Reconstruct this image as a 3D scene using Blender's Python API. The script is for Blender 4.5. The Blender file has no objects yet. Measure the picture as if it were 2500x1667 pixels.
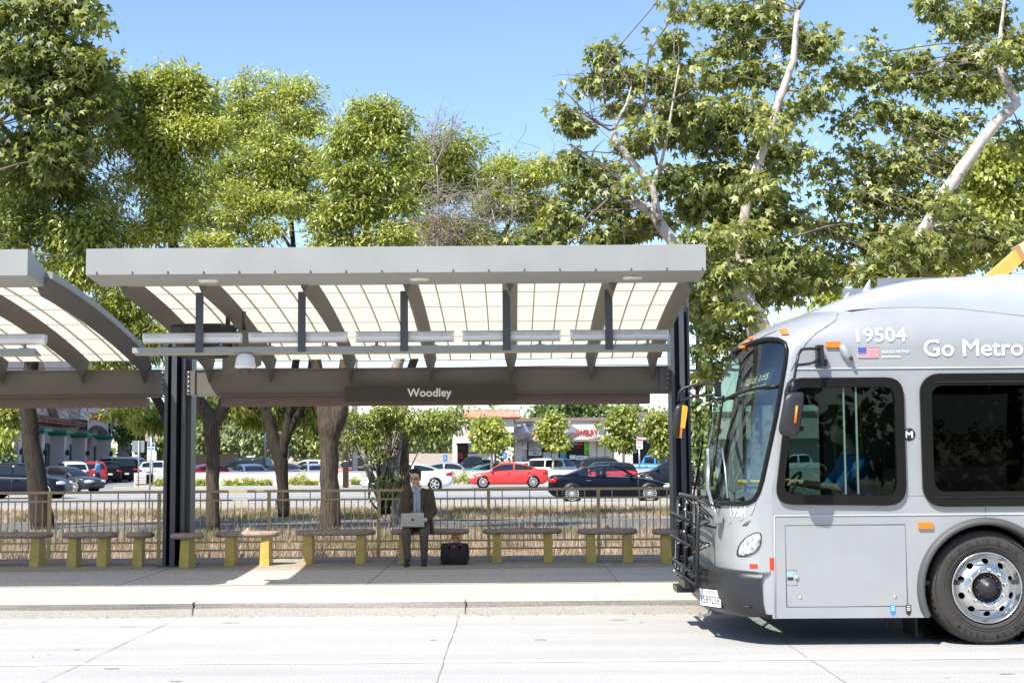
import bpy, math, random
import numpy as np
from mathutils import Vector, Matrix
rad = math.radians
SC = bpy.context.scene
COL = SC.collection
random.seed(7)

# ------------------------------------------------------------------ camera
F = 3472.0; W0, H0 = 2500.0, 1667.0
CAMZ = 1.65
PITCH = math.atan((1120 - H0/2)/F); ROLL = rad(-0.42)
cam = bpy.data.cameras.new("camera"); camo = bpy.data.objects.new("camera", cam); COL.objects.link(camo)
cam.sensor_width = 36.0; cam.lens = 36.0*F/W0; cam.clip_start = 0.1; cam.clip_end = 3000
CM = Matrix.Translation((0, 0, CAMZ)) @ Matrix.Rotation(math.pi/2 + PITCH, 4, 'X') @ Matrix.Rotation(ROLL, 4, 'Z')
camo.matrix_world = CM
SC.camera = camo
CM3 = CM.to_3x3()

# ------------------------------------------------------------------ light
LV = Vector((1.62, 2.05, -3.54)).normalized()          # direction the sunlight travels
elev = math.asin(-LV.z); azi = math.atan2(-LV.x, -LV.y)
world = bpy.data.worlds.new("World"); SC.world = world; world.use_nodes = True
nt = world.node_tree; nt.nodes.clear()
wo = nt.nodes.new('ShaderNodeOutputWorld'); bg = nt.nodes.new('ShaderNodeBackground'); sky = nt.nodes.new('ShaderNodeTexSky')
sky.sky_type = 'NISHITA'; sky.sun_disc = False; sky.sun_elevation = elev; sky.sun_rotation = azi
sky.air_density = 1.0; sky.dust_density = 0.35; sky.ozone_density = 3.4; sky.altitude = 200
hsv = nt.nodes.new('ShaderNodeHueSaturation'); hsv.inputs['Saturation'].default_value = 0.98
nt.links.new(sky.outputs[0], hsv.inputs['Color']); nt.links.new(hsv.outputs[0], bg.inputs[0]); bg.inputs[1].default_value = 0.125
nt.links.new(bg.outputs[0], wo.inputs[0])
sl = bpy.data.lights.new("sun", 'SUN'); sl.energy = 4.3; sl.angle = rad(0.55); sl.color = (1.0, 0.95, 0.865)
so = bpy.data.objects.new("sun", sl); COL.objects.link(so); so.rotation_euler = LV.to_track_quat('-Z', 'Y').to_euler(); so.location = (-10, -15, 30)
SC.view_settings.view_transform = 'Standard'; SC.view_settings.look = 'None'; SC.view_settings.gamma = 1.0
SC.view_settings.exposure = 0.95; SC.view_settings.use_curve_mapping = False
SC.cycles.max_bounces = 10; SC.cycles.transparent_max_bounces = 16; SC.cycles.diffuse_bounces = 4; SC.cycles.glossy_bounces = 4
SC.cycles.transmission_bounces = 6; SC.cycles.caustics_reflective = False; SC.cycles.caustics_refractive = False

# ------------------------------------------------------------------ helpers
def ray(px, py):
    return CM3 @ Vector(((px - W0/2)/F, -(py - H0/2)/F, -1.0))
def at(px, py, Y):
    d = ray(px, py); return Vector((0, 0, CAMZ)) + d*(Y/d.y)
def dp(px, py, Y):                      # the same for pixels of the 2352 wide view
    return at(px*2500/2352, py*2500/2352, Y)
def lerp(tab, x):
    if x <= tab[0][0]: return tab[0][1]
    for (a, b), (c, d) in zip(tab, tab[1:]):
        if x <= c: return b + (d - b)*(x - a)/(c - a)
    return tab[-1][1]
def slerp(tab, x):                      # smooth interpolation through a table
    n = len(tab)
    if x <= tab[0][0]: return tab[0][1]
    if x >= tab[-1][0]: return tab[-1][1]
    for i in range(n-1):
        if x <= tab[i+1][0]: break
    x0, y0 = tab[i]; x1, y1 = tab[i+1]; h = x1-x0
    def sl(j):
        if j <= 0 or j >= n-1:
            k = 0 if j <= 0 else n-2
            return (tab[k+1][1]-tab[k][1])/(tab[k+1][0]-tab[k][0])
        a = (tab[j][1]-tab[j-1][1])/(tab[j][0]-tab[j-1][0]); b = (tab[j+1][1]-tab[j][1])/(tab[j+1][0]-tab[j][0])
        return 0 if a*b <= 0 else 2*a*b/(a+b)
    t = (x-x0)/h; m0, m1 = sl(i)*h, sl(i+1)*h
    return (2*t**3-3*t**2+1)*y0 + (t**3-2*t**2+t)*m0 + (-2*t**3+3*t**2)*y1 + (t**3-t**2)*m1

def mat(name, col, rough=0.6, metal=0.0, var=0.0, vscale=3.0, bump=0.0, bscale=40.0, col2=None, spec=0.5, coat=0.0, trans=0.0, stretch=None, det=4.0, ramp=(0.35, 0.65)):
    m = bpy.data.materials.new(name); m.use_nodes = True; t = m.node_tree; b = t.nodes['Principled BSDF']
    b.inputs['Base Color'].default_value = (*col, 1); b.inputs['Roughness'].default_value = rough; b.inputs['Metallic'].default_value = metal
    b.inputs['Specular IOR Level'].default_value = spec; b.inputs['Coat Weight'].default_value = coat
    if trans: b.inputs['Transmission Weight'].default_value = trans
    tc = None
    if var or bump or col2:
        tc = t.nodes.new('ShaderNodeTexCoord'); mp = t.nodes.new('ShaderNodeMapping'); t.links.new(tc.outputs['Object'], mp.inputs[0])
        if stretch: mp.inputs['Scale'].default_value = stretch
    if var or col2:
        n = t.nodes.new('ShaderNodeTexNoise'); n.inputs['Scale'].default_value = vscale; n.inputs['Detail'].default_value = det; n.inputs['Roughness'].default_value = 0.6
        t.links.new(mp.outputs[0], n.inputs['Vector'])
        r = t.nodes.new('ShaderNodeValToRGB'); r.color_ramp.elements[0].position = ramp[0]; r.color_ramp.elements[1].position = ramp[1]
        if col2 is None:
            c1 = [c*(1-var) for c in col]; c2 = [min(1, c*(1+var)) for c in col]
        else: c1, c2 = col, col2
        r.color_ramp.elements[0].color = (*c1, 1); r.color_ramp.elements[1].color = (*c2, 1)
        t.links.new(n.outputs['Fac'], r.inputs[0]); t.links.new(r.outputs[0], b.inputs['Base Color'])
    if bump:
        n2 = t.nodes.new('ShaderNodeTexNoise'); n2.inputs['Scale'].default_value = bscale; n2.inputs['Detail'].default_value = 5
        t.links.new(mp.outputs[0], n2.inputs['Vector'])
        bp = t.nodes.new('ShaderNodeBump'); bp.inputs['Strength'].default_value = bump; bp.inputs['Distance'].default_value = 0.02
        t.links.new(n2.outputs['Fac'], bp.inputs['Height']); t.links.new(bp.outputs[0], b.inputs['Normal'])
    return m

def leafmat(name, c1, c2, tr, trans=0.35, gloss=0.10, rough=0.35):
    m = bpy.data.materials.new(name); m.use_nodes = True; t = m.node_tree; t.nodes.clear()
    out = t.nodes.new('ShaderNodeOutputMaterial'); g = t.nodes.new('ShaderNodeNewGeometry'); r = t.nodes.new('ShaderNodeValToRGB')
    r.color_ramp.elements[0].color = (*c1, 1); r.color_ramp.elements[1].color = (*c2, 1)
    t.links.new(g.outputs['Random Per Island'], r.inputs[0])
    d = t.nodes.new('ShaderNodeBsdfDiffuse'); tl = t.nodes.new('ShaderNodeBsdfTranslucent'); gl = t.nodes.new('ShaderNodeBsdfGlossy')
    mx = t.nodes.new('ShaderNodeMixShader'); m2 = t.nodes.new('ShaderNodeMixShader')
    gl.inputs['Roughness'].default_value = rough; gl.inputs['Color'].default_value = (1, 1, 1, 1)
    hs = t.nodes.new('ShaderNodeMix'); hs.data_type = 'RGBA'; hs.inputs[0].default_value = 0.7
    t.links.new(r.outputs[0], hs.inputs[6]); hs.inputs[7].default_value = (*tr, 1)
    t.links.new(r.outputs[0], d.inputs[0]); t.links.new(hs.outputs[2], tl.inputs[0])
    mx.inputs[0].default_value = trans; t.links.new(d.outputs[0], mx.inputs[1]); t.links.new(tl.outputs[0], mx.inputs[2])
    m2.inputs[0].default_value = gloss; t.links.new(mx.outputs[0], m2.inputs[1]); t.links.new(gl.outputs[0], m2.inputs[2])
    t.links.new(m2.outputs[0], out.inputs[0]); return m

def glassmat(name, tint, gl=(0.9, 0.95, 1), ior=1.5, rough=0.02, amount=None):
    m = bpy.data.materials.new(name); m.use_nodes = True; t = m.node_tree; t.nodes.clear()
    out = t.nodes.new('ShaderNodeOutputMaterial'); tr = t.nodes.new('ShaderNodeBsdfTransparent'); g = t.nodes.new('ShaderNodeBsdfGlossy'); mx = t.nodes.new('ShaderNodeMixShader')
    tr.inputs[0].default_value = (*tint, 1); g.inputs[0].default_value = (*gl, 1); g.inputs['Roughness'].default_value = rough
    if amount is None: amount = .055
    if False:
        f = t.nodes.new('ShaderNodeFresnel'); f.inputs[0].default_value = ior; t.links.new(f.outputs[0], mx.inputs[0])
    else: mx.inputs[0].default_value = amount
    t.links.new(tr.outputs[0], mx.inputs[1]); t.links.new(g.outputs[0], mx.inputs[2]); t.links.new(mx.outputs[0], out.inputs[0]); return m

ORG = {}
def tag(o, label=None, cat=None, group=None, kind=None):
    if label: o['label'] = label
    if cat: o['category'] = cat
    if group: o['group'] = group
    if kind: o['kind'] = kind
    return o
def thing(name, loc, label=None, cat=None, group=None, rz=0.0):
    o = bpy.data.objects.new(name, None); COL.objects.link(o); o.location = loc; o.rotation_euler = (0, 0, rz); o.empty_display_size = 0.2
    ORG[o.name] = Vector(loc); tag(o, label, cat, group); return o

class MB:
    def __init__(s): s.v = []; s.f = []; s.m = []; s.s = []; s.mi = 0; s.sm = False
    def add(s, vs, fs):
        o = len(s.v); s.v += [tuple(p) for p in vs]
        for f in fs: s.f.append(tuple(i + o for i in f)); s.m.append(s.mi); s.s.append(s.sm)
        return s
    def box(s, x0, x1, y0, y1, z0, z1):
        v = [(x, y, z) for x in (x0, x1) for y in (y0, y1) for z in (z0, z1)]
        return s.add(v, [(0, 1, 3, 2), (4, 6, 7, 5), (0, 4, 5, 1), (2, 3, 7, 6), (0, 2, 6, 4), (1, 5, 7, 3)])
    def obox(s, c, sx, sy, sz, M=None):
        M = M or Matrix.Identity(3); c = Vector(c)
        v = [c + M @ Vector((x, y, z)) for x in (-sx/2, sx/2) for y in (-sy/2, sy/2) for z in (-sz/2, sz/2)]
        return s.add(v, [(0, 1, 3, 2), (4, 6, 7, 5), (0, 4, 5, 1), (2, 3, 7, 6), (0, 2, 6, 4), (1, 5, 7, 3)])
    def bbox(s, x0, x1, y0, y1, z0, z1, b=0.01):    # box with chamfered vertical and horizontal edges
        xs = [(x0+b, x0, x0, x0+b), (x1-b, x1, x1, x1-b)]
        ring = []
        for z, i in ((z0, b), (z0+b, 0), (z1-b, 0), (z1, b)):
            ring.append([(x0+i+b, y0+i, z), (x1-i-b, y0+i, z), (x1-i, y0+i+b, z), (x1-i, y1-i-b, z), (x1-i-b, y1-i, z), (x0+i+b, y1-i, z), (x0+i, y1-i-b, z), (x0+i, y0+i+b, z)])
        return s.loft(ring, close=True, caps=True)
    def loft(s, rings, close=True, caps=False):
        n = len(rings[0]); v = [p for r in rings for p in r]; f = []
        for i in range(len(rings)-1):
            for j in range(n if close else n-1):
                a = i*n+j; b = i*n+(j+1) % n; f.append((a, b, b+n, a+n))
        if caps:
            f.append(tuple(reversed(range(n)))); f.append(tuple(range((len(rings)-1)*n, len(rings)*n)))
        return s.add(v, f)
    def tube(s, pts, r, n=8, caps=True, sm=True):
        pts = [Vector(p) for p in pts]; k = len(pts); rs = r if isinstance(r, (list, tuple)) else [r]*k
        rings = []; up = None
        for i, p in enumerate(pts):
            d = (pts[min(i+1, k-1)] - pts[max(i-1, 0)])
            d = d.normalized() if d.length > 1e-9 else Vector((0, 0, 1))
            if up is None:
                up = Vector((0, 0, 1)) if abs(d.z) < 0.9 else Vector((1, 0, 0))
            a = d.cross(up); a = a.normalized() if a.length > 1e-6 else d.orthogonal().normalized()
            b = a.cross(d).normalized(); up = b
            rings.append([p + (a*math.cos(t) + b*math.sin(t))*rs[i] for t in [2*math.pi*j/n for j in range(n)]])
        o = s.sm; s.sm = sm; s.loft(rings, True, caps); s.sm = o; return s
    def cyl(s, p0, p1, r0, r1=None, n=16, sm=True):
        return s.tube([p0, p1], [r0, r0 if r1 is None else r1], n, True, sm)
    def lathe(s, c, ax, prof, n=24, sm=True):      # prof: (radius, distance along ax)
        c = Vector(c); ax = Vector(ax).normalized(); a = ax.orthogonal().normalized(); b = ax.cross(a)
        rings = [[c + ax*h + (a*math.cos(2*math.pi*j/n) + b*math.sin(2*math.pi*j/n))*max(r, 1e-4) for j in range(n)] for r, h in prof]
        o = s.sm; s.sm = sm; s.loft(rings, True, False); s.sm = o; return s
    def ell(s, c, rx, ry, rz, nu=12, nv=8, M=None):
        c = Vector(c); M = M or Matrix.Identity(3); rings = []
        for i in range(nv+1):
            t = math.pi*i/nv; rr = max(math.sin(t), 1e-3)
            rings.append([c + M @ Vector((rx*rr*math.cos(2*math.pi*j/nu), ry*rr*math.sin(2*math.pi*j/nu), -rz*math.cos(t))) for j in range(nu)])
        o = s.sm; s.sm = True; s.loft(rings, True, True); s.sm = o; return s
    def cap(s, p0, p1, r0, r1=None, n=14):         # capsule
        r1 = r0 if r1 is None else r1; p0 = Vector(p0); p1 = Vector(p1); d = (p1-p0); d = d.normalized() if d.length > 1e-6 else Vector((0, 0, 1))
        pts = []; rs = []
        for t in (90, 60, 30, 0): pts.append(p0 - d*r0*math.sin(rad(t))); rs.append(max(1e-3, r0*math.cos(rad(t))))
        for t in (0, 30, 60, 90): pts.append(p1 + d*r1*math.sin(rad(t))); rs.append(max(1e-3, r1*math.cos(rad(t))))
        if (p1-p0).length < 1e-6: pts.pop(4); rs.pop(4)
        return s.tube(pts, rs, n, True)
    def prism(s, poly, fn0, fn1):                  # poly 2D -> two mapped copies joined
        n = len(poly); v = [fn0(*p) for p in poly] + [fn1(*p) for p in poly]
        f = [tuple(range(n)), tuple(reversed(range(n, 2*n)))] + [(i, i+n, (i+1) % n + n, (i+1) % n) for i in range(n)]
        return s.add(v, f)
    def build(s, name, mats, parent=None, local=False, fix=True, org=None):
        me = bpy.data.meshes.new(name)
        off = Vector((0, 0, 0))
        if parent is not None:
            off = ORG[parent.name]
            if local: off = Vector((0, 0, 0))
        elif org is not None: off = Vector(org)
        me.from_pydata([(p[0]-off.x, p[1]-off.y, p[2]-off.z) for p in s.v], [], s.f)
        if not isinstance(mats, (list, tuple)): mats = [mats]
        for m in mats: me.materials.append(m)
        me.polygons.foreach_set('material_index', s.m); me.polygons.foreach_set('use_smooth', s.s)
        if fix:
            import bmesh
            bm = bmesh.new(); bm.from_mesh(me); bmesh.ops.recalc_face_normals(bm, faces=bm.faces); bm.to_mesh(me); bm.free()
        me.update()
        o = bpy.data.objects.new(name, me); COL.objects.link(o)
        if parent is not None: o.parent = parent; ORG[o.name] = ORG[parent.name]
        elif org is not None: o.location = org; ORG[o.name] = Vector(org)
        else: ORG[o.name] = Vector((0, 0, 0))
        return o
def struct(name, mb, m): return tag(mb.build(name, m), kind='structure')
def grp(o, g): o['group'] = g; return o

def remesh(o, voxel=0.008, smooth=4, disp=0.0):
    md = o.modifiers.new('r', 'REMESH'); md.mode = 'VOXEL'; md.voxel_size = voxel; md.use_smooth_shade = True
    if smooth:
        ms = o.modifiers.new('s', 'SMOOTH'); ms.iterations = smooth; ms.factor = 0.5
    dg = bpy.context.evaluated_depsgraph_get(); me = bpy.data.meshes.new_from_object(o.evaluated_get(dg))
    o.modifiers.clear(); old = o.data; ms_ = list(old.materials); o.data = me
    if not len(me.materials):
        for m in ms_: me.materials.append(m)
    me.polygons.foreach_set('use_smooth', [True]*len(me.polygons)); return o

def text2d(body, size, bold=0.0, sx=1.0, align='LEFT', extrude=0.0):
    c = bpy.data.curves.new('t', 'FONT'); c.body = body; c.size = size; c.offset = bold; c.extrude = extrude; c.align_x = align; c.resolution_u = 3
    o = bpy.data.objects.new('t', c); COL.objects.link(o)
    bpy.context.view_layer.update()
    dg = bpy.context.evaluated_depsgraph_get(); me = bpy.data.meshes.new_from_object(o.evaluated_get(dg))
    v = [(p.co.x*sx, p.co.y, p.co.z) for p in me.vertices]; f = [tuple(p.vertices) for p in me.polygons]
    bpy.data.objects.remove(o); bpy.data.curves.remove(c); bpy.data.meshes.remove(me)
    return v, f
def fit_text(body, x0, x1, h=None, bold=0.0, extrude=0.0):     # text scaled to span x0..x1, baseline 0, cap height h
    v, f = text2d(body, 1.0, bold, extrude=extrude)
    xs = [p[0] for p in v]; ys = [p[1] for p in v]; a, b = min(xs), max(xs); top = 0.7
    sx = (x1-x0)/(b-a); sy = sx if h is None else h/top
    return [(x0+(p[0]-a)*sx, p[1]*sy, p[2]) for p in v], f
def bolder(v, f, d, lift=.0004):
    V_ = []; F_ = []
    for k, (a, b) in enumerate(((0, 0), (d, 0), (-d, 0), (0, d), (0, -d))):
        o = len(V_); V_ += [(p[0]+a, p[1]+b, p[2]+k*lift) for p in v]; F_ += [tuple(i+o for i in q) for q in f]
    return V_, F_
def plate(outline, holes, thick):
    """flat plate with holes; 2D coordinates, thickness along the third axis, centred"""
    c = bpy.data.curves.new('p', 'CURVE'); c.dimensions = '2D'; c.fill_mode = 'BOTH'; c.extrude = thick/2
    for poly in [outline] + list(holes):
        sp = c.splines.new('POLY'); sp.points.add(len(poly)-1)
        for p, q in zip(sp.points, poly): p.co = (q[0], q[1], 0, 1)
        sp.use_cyclic_u = True
    o = bpy.data.objects.new('p', c); COL.objects.link(o); bpy.context.view_layer.update()
    dg = bpy.context.evaluated_depsgraph_get(); me = bpy.data.meshes.new_from_object(o.evaluated_get(dg))
    v = [tuple(p.co) for p in me.vertices]; f = [tuple(p.vertices) for p in me.polygons]
    bpy.data.objects.remove(o); bpy.data.curves.remove(c); bpy.data.meshes.remove(me)
    return v, f
def rrect(x0, x1, y0, y1, r, n=6):
    out = []
    for cx, cy, a0 in ((x1-r, y0+r, -90), (x1-r, y1-r, 0), (x0+r, y1-r, 90), (x0+r, y0+r, 180)):
        for k in range(n+1):
            a = rad(a0 + 90*k/n); out.append((cx + r*math.cos(a), cy + r*math.sin(a)))
    return out
def rpoly(poly, r, n=5):                # polygon with rounded corners
    out = []; m = len(poly)
    for i in range(m):
        p = Vector(poly[i]); a = Vector(poly[i-1]); b = Vector(poly[(i+1) % m]); rr = r[i] if isinstance(r, (list, tuple)) else r
        da = (a-p).normalized(); db = (b-p).normalized(); d = min(rr, (a-p).length*0.49, (b-p).length*0.49)
        p0 = p + da*d; p1 = p + db*d
        for k in range(n+1):
            t = k/n; q = p0*(1-t)**2 + p*2*t*(1-t) + p1*t*t; out.append((q.x, q.y))
    return out

# ------------------------------------------------------------------ materials
M = {}
M['grey_paint'] = mat('grey paint', (0.315, 0.318, 0.305), 0.5, var=0.05, vscale=1.5, spec=0.4)
M['dark_paint'] = mat('dark grey paint', (0.072, 0.075, 0.084), 0.42, var=0.1, vscale=2)
M['rib_paint'] = mat('rib paint', (0.135, 0.122, 0.105), 0.55, var=0.05, vscale=1.5)
M['brown_steel'] = mat('brown steel', (0.19, 0.135, 0.11), 0.6, var=0.06)
M['sign_dark'] = mat('sign enamel', (0.038, 0.028, 0.022), 0.4)
M['white'] = mat('white enamel', (0.8, 0.79, 0.76), 0.4)
M['white_dirty'] = mat('dusty white', (0.62, 0.6, 0.56), 0.5, var=0.12, vscale=9)
M['black'] = mat('black plastic', (0.016, 0.016, 0.018), 0.42)
M['rubber'] = mat('black rubber', (0.010, 0.0095, 0.009), 0.3, spec=.25)
M['chrome'] = mat('polished metal', (0.66, 0.66, 0.65), 0.26, 1.0)
M['steel'] = mat('galvanised steel', (0.42, 0.43, 0.44), 0.4, 0.8, var=0.1)
M['fence'] = mat('mustard fence paint', (0.54, 0.395, 0.205), 0.5, var=0.08, vscale=2)
M['yellow'] = mat('yellow painted steel', (0.50, 0.37, 0.085), 0.5, var=0.14, vscale=7)
M['amber'] = mat('amber lens', (0.75, 0.2, 0.02), 0.25)
M['red'] = mat('red reflector', (0.6, 0.05, 0.015), 0.35)
M['redlens'] = mat('red lens', (0.5, 0.01, 0.01), 0.2)
M['glass_dark'] = mat('dark car glass', (0.012, 0.016, 0.018), 0.05, spec=0.6)
# ------------------------------------------------------------------ ground, roads, platform
def concrete(name, c, c2, jx=None, bump=0.15, speck=0.0, extra=None):
    m = bpy.data.materials.new(name); m.use_nodes = True; t = m.node_tree; b = t.nodes['Principled BSDF']; b.inputs['Roughness'].default_value = 0.85; b.inputs['Specular IOR Level'].default_value = 0.2
    tc = t.nodes.new('ShaderNodeTexCoord'); mp = t.nodes.new('ShaderNodeMapping'); mp.inputs['Scale'].default_value = (0.16, 1.5, 1); t.links.new(tc.outputs['Object'], mp.inputs[0])
    n = t.nodes.new('ShaderNodeTexNoise'); n.inputs['Scale'].default_value = 1.4; n.inputs['Detail'].default_value = 8; n.inputs['Roughness'].default_value = 0.62; t.links.new(mp.outputs[0], n.inputs['Vector'])
    r = t.nodes.new('ShaderNodeValToRGB'); r.color_ramp.elements[0].position = 0.3; r.color_ramp.elements[1].position = 0.7
    r.color_ramp.elements[0].color = (*c, 1); r.color_ramp.elements[1].color = (*c2, 1); t.links.new(n.outputs['Fac'], r.inputs[0])
    col = r.outputs[0]
    n2 = t.nodes.new('ShaderNodeTexNoise'); n2.inputs['Scale'].default_value = 55; n2.inputs['Detail'].default_value = 3; t.links.new(tc.outputs['Object'], n2.inputs['Vector'])
    if speck:
        r2 = t.nodes.new('ShaderNodeValToRGB'); r2.color_ramp.elements[0].position = 0.4; r2.color_ramp.elements[1].position = 0.6
        r2.color_ramp.elements[0].color = (1-speck, 1-speck, 1-speck, 1); r2.color_ramp.elements[1].color = (1+speck*.6, 1+speck*.6, 1+speck*.6, 1); t.links.new(n2.outputs['Fac'], r2.inputs[0])
        mx = t.nodes.new('ShaderNodeMix'); mx.data_type = 'RGBA'; mx.blend_type = 'MULTIPLY'; mx.inputs[0].default_value = 1; t.links.new(col, mx.inputs[6]); t.links.new(r2.outputs[0], mx.inputs[7]); col = mx.outputs[2]
    t.links.new(col, b.inputs['Base Color'])
    bp = t.nodes.new('ShaderNodeBump'); bp.inputs['Strength'].default_value = bump; bp.inputs['Distance'].default_value = 0.01; t.links.new(n2.outputs['Fac'], bp.inputs['Height']); t.links.new(bp.outputs[0], b.inputs['Normal'])
    return m
M['road'] = concrete('busway concrete', (0.36, 0.352, 0.338), (0.45, 0.44, 0.425), bump=0.12, speck=0.14)
M['joint'] = mat('joint seal', (0.17, 0.16, 0.15), 0.9)
M['kerbface_shade'] = concrete('kerb concrete shaded face', (0.36, 0.34, 0.30), (0.46, 0.44, 0.40), bump=0.2, speck=0.12)  # kerb concrete darkened on the upright face, where less sun falls
M['kerb'] = concrete('kerb concrete', (0.40, 0.385, 0.345), (0.50, 0.485, 0.44), bump=0.2, speck=0.12)
M['kerbstain'] = concrete('worn kerb edge', (0.07, 0.062, 0.058), (0.33, 0.31, 0.28), bump=0.3, speck=0.2)
M['tactile'] = concrete('faded yellow tactile paving', (0.56, 0.51, 0.33), (0.64, 0.6, 0.43), bump=0.2, speck=0.06)
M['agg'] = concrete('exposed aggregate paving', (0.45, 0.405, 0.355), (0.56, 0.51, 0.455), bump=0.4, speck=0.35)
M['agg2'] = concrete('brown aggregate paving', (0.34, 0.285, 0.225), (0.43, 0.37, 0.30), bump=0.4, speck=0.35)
M['street'] = concrete('street asphalt', (0.25, 0.25, 0.25), (0.34, 0.34, 0.335), bump=0.2, speck=0.1)
M['lot'] = concrete('car park asphalt', (0.2, 0.2, 0.2), (0.28, 0.28, 0.275), bump=0.2, speck=0.1)
M['path'] = concrete('bike path asphalt', (0.11, 0.11, 0.105), (0.16, 0.16, 0.155), bump=0.2, speck=0.1)
M['line'] = concrete('worn white road paint', (0.6, 0.6, 0.6), (0.82, 0.82, 0.82), bump=0.1, speck=0.1)
M['drygrass'] = mat('dry grass ground', (0.19, 0.135, 0.09), 0.95, col2=(0.44, 0.34, 0.25), vscale=2.2, det=8, bump=0.6, bscale=30)
g = MB().box(-900, 900, -60, 1500, -0.5, -0.012); struct('ground', g, M['drygrass'])
g = MB().box(-60, 60, -14, 15.3, -0.01, 0.0); struct('busway_road', g, M['road'])
# expansion joints and lane line on the busway
g = MB()
for k in range(-8, 9):
    x = -3.52 + 3.02*k if k < 0 else (-3.55, -0.58, 2.42)[k] if k < 3 else 2.42 + 3.02*(k-2)
    pts = [(x + .004*math.sin(y*2.3+k)+.003*math.sin(y*7+k*2), y) for y in np.linspace(-12, 15.295, 120)]
    for (a, y0), (b_, y1) in zip(pts, pts[1:]):
        w = .005+.002*math.sin(y0*5); g.add([(a-w/2, y0, .004), (a+w/2, y0, .004), (b_+w/2, y1, .004), (b_-w/2, y1, .004)], [(0, 1, 2, 3)])
struct('road_joints', g, M['joint'])
g = MB(); x = -40.0
while x < 40:
    L = random.uniform(1.5, 4); w0 = random.uniform(.05, .075)
    n = 10; xs = np.linspace(x, x+L, n)
    for i in range(n-1):
        w = w0+random.uniform(-.012, .012); g.add([(xs[i], 11.82-w, .004), (xs[i+1], 11.82-w, .004), (xs[i+1], 11.82+w, .004), (xs[i], 11.82+w, .004)], [(0, 1, 2, 3)])
    x += L + (random.uniform(.02, .3) if random.random() < .5 else 0)
struct('road_line', g, M['line'])
g = MB(); rs = random.Random(21)
for i in range(46):
    x, y = rs.uniform(-9, 6), rs.uniform(8.5, 14.8); w, h = rs.uniform(.02, .12), rs.uniform(.008, .03); n = 9
    g.add([(x+w*math.cos(6.283*k/n)*rs.uniform(.6, 1.1), y+h*math.sin(6.283*k/n)*rs.uniform(.6, 1.1), .0035) for k in range(n)], [tuple(range(n))])
o = g.build('road_stains', mat('faint oil stain', (.27, .262, .25), .8, var=.15, vscale=20)); tag(o, kind='structure')
# platform: kerb with rounded worn nose, tactile strip, aggregate paving
def kerbprof(x, dz=0):
    w = .006*math.sin(x*1.7)
    return [(x, 15.30, -.01), (x, 15.31, .085+w), (x, 15.325, .112+w), (x, 15.36, .138), (x, 15.42, .149), (x, 15.52, .150), (x, 15.9, .150)]
xs = [-40 + i*0.5 for i in range(161)]
g = MB(); g.sm = True
rings = [kerbprof(x) for x in xs]
for i in range(len(rings)-1):
    a, b_ = rings[i], rings[i+1]
    for j in range(len(a)-1):
        g.mi = 1 if j in (1, 2) else 2 if j == 0 else 0
        g.add([a[j], b_[j], b_[j+1], a[j+1]], [(0, 1, 2, 3)])
kb = g.build('kerb', [M['kerb'], M['kerbstain'], M['kerbface_shade']], fix=False); tag(kb, kind='structure')
g = MB()
for x in (-16.1, -10, -3.42, -.52, 5.6, 11.7):
    g.box(x-.005, x+.005, 15.297, 15.5, .02, .1515)
struct('kerb_joints', g, M['joint'])
g = MB().box(-40, 40, 15.9, 22.45, -.02, .146); struct('platform_slab', g, M['kerb'])
g = MB().box(-40, 40, 15.86, 16.78, .147, .153)
struct('tactile_paving', g, M['tactile'])
g = MB()
rows = []
for i, x in enumerate(np.linspace(-40, 40, 401)):
    yb = 19.75 + .10*math.sin(x*.9) - .22*math.exp(-((x+4.7)/1.2)**2)*0 + .05*math.sin(x*2.3+1)
    rows.append((x, yb))
for (x0, y0), (x1, y1) in zip(rows, rows[1:]):
    g.add([(x0, 17.42, .150), (x1, 17.42, .150), (x1, y1, .150), (x0, y0, .150)], [(0, 1, 2, 3)])
struct('platform_paving', g, M['agg'])
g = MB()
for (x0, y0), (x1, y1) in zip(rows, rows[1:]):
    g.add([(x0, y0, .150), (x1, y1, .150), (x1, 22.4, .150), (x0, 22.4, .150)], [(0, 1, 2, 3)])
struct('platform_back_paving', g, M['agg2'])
g = MB()
for x in np.arange(-39, 40, 3.05): g.box(x+.62, x+.628, 17.43, 22.4, .15, .1535)
g.box(-40, 40, 17.40, 17.415, .146, .152)
struct('platform_joints', g, M['joint'])
# fallen leaves along the gutter
g = MB()
rs = random.Random(3)
for i in range(150):
    x = rs.uniform(-9, 4); y = 15.28 - abs(rs.gauss(0, .06)) if rs.random() < .75 else rs.uniform(12, 22)
    z = .006 if y < 15.3 else .158
    s_ = rs.uniform(.008, .03); a = rs.uniform(0, 6.28)
    c, d = math.cos(a)*s_, math.sin(a)*s_
    g.add([(x-c, y-d, z), (x+d*.5, y-c*.5, z+rs.uniform(0, .012)), (x+c, y+d, z+.004), (x-d*.5, y+c*.5, z+.008)], [(0, 1, 2, 3)])
o = g.build('fallen_leaves', mat('fallen leaf', (0.33, 0.13, 0.05), 0.8, col2=(0.5, 0.3, 0.14), vscale=9)); tag(o, 'dry brown leaves scattered along the kerb gutter', 'leaves', kind='stuff')
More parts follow.
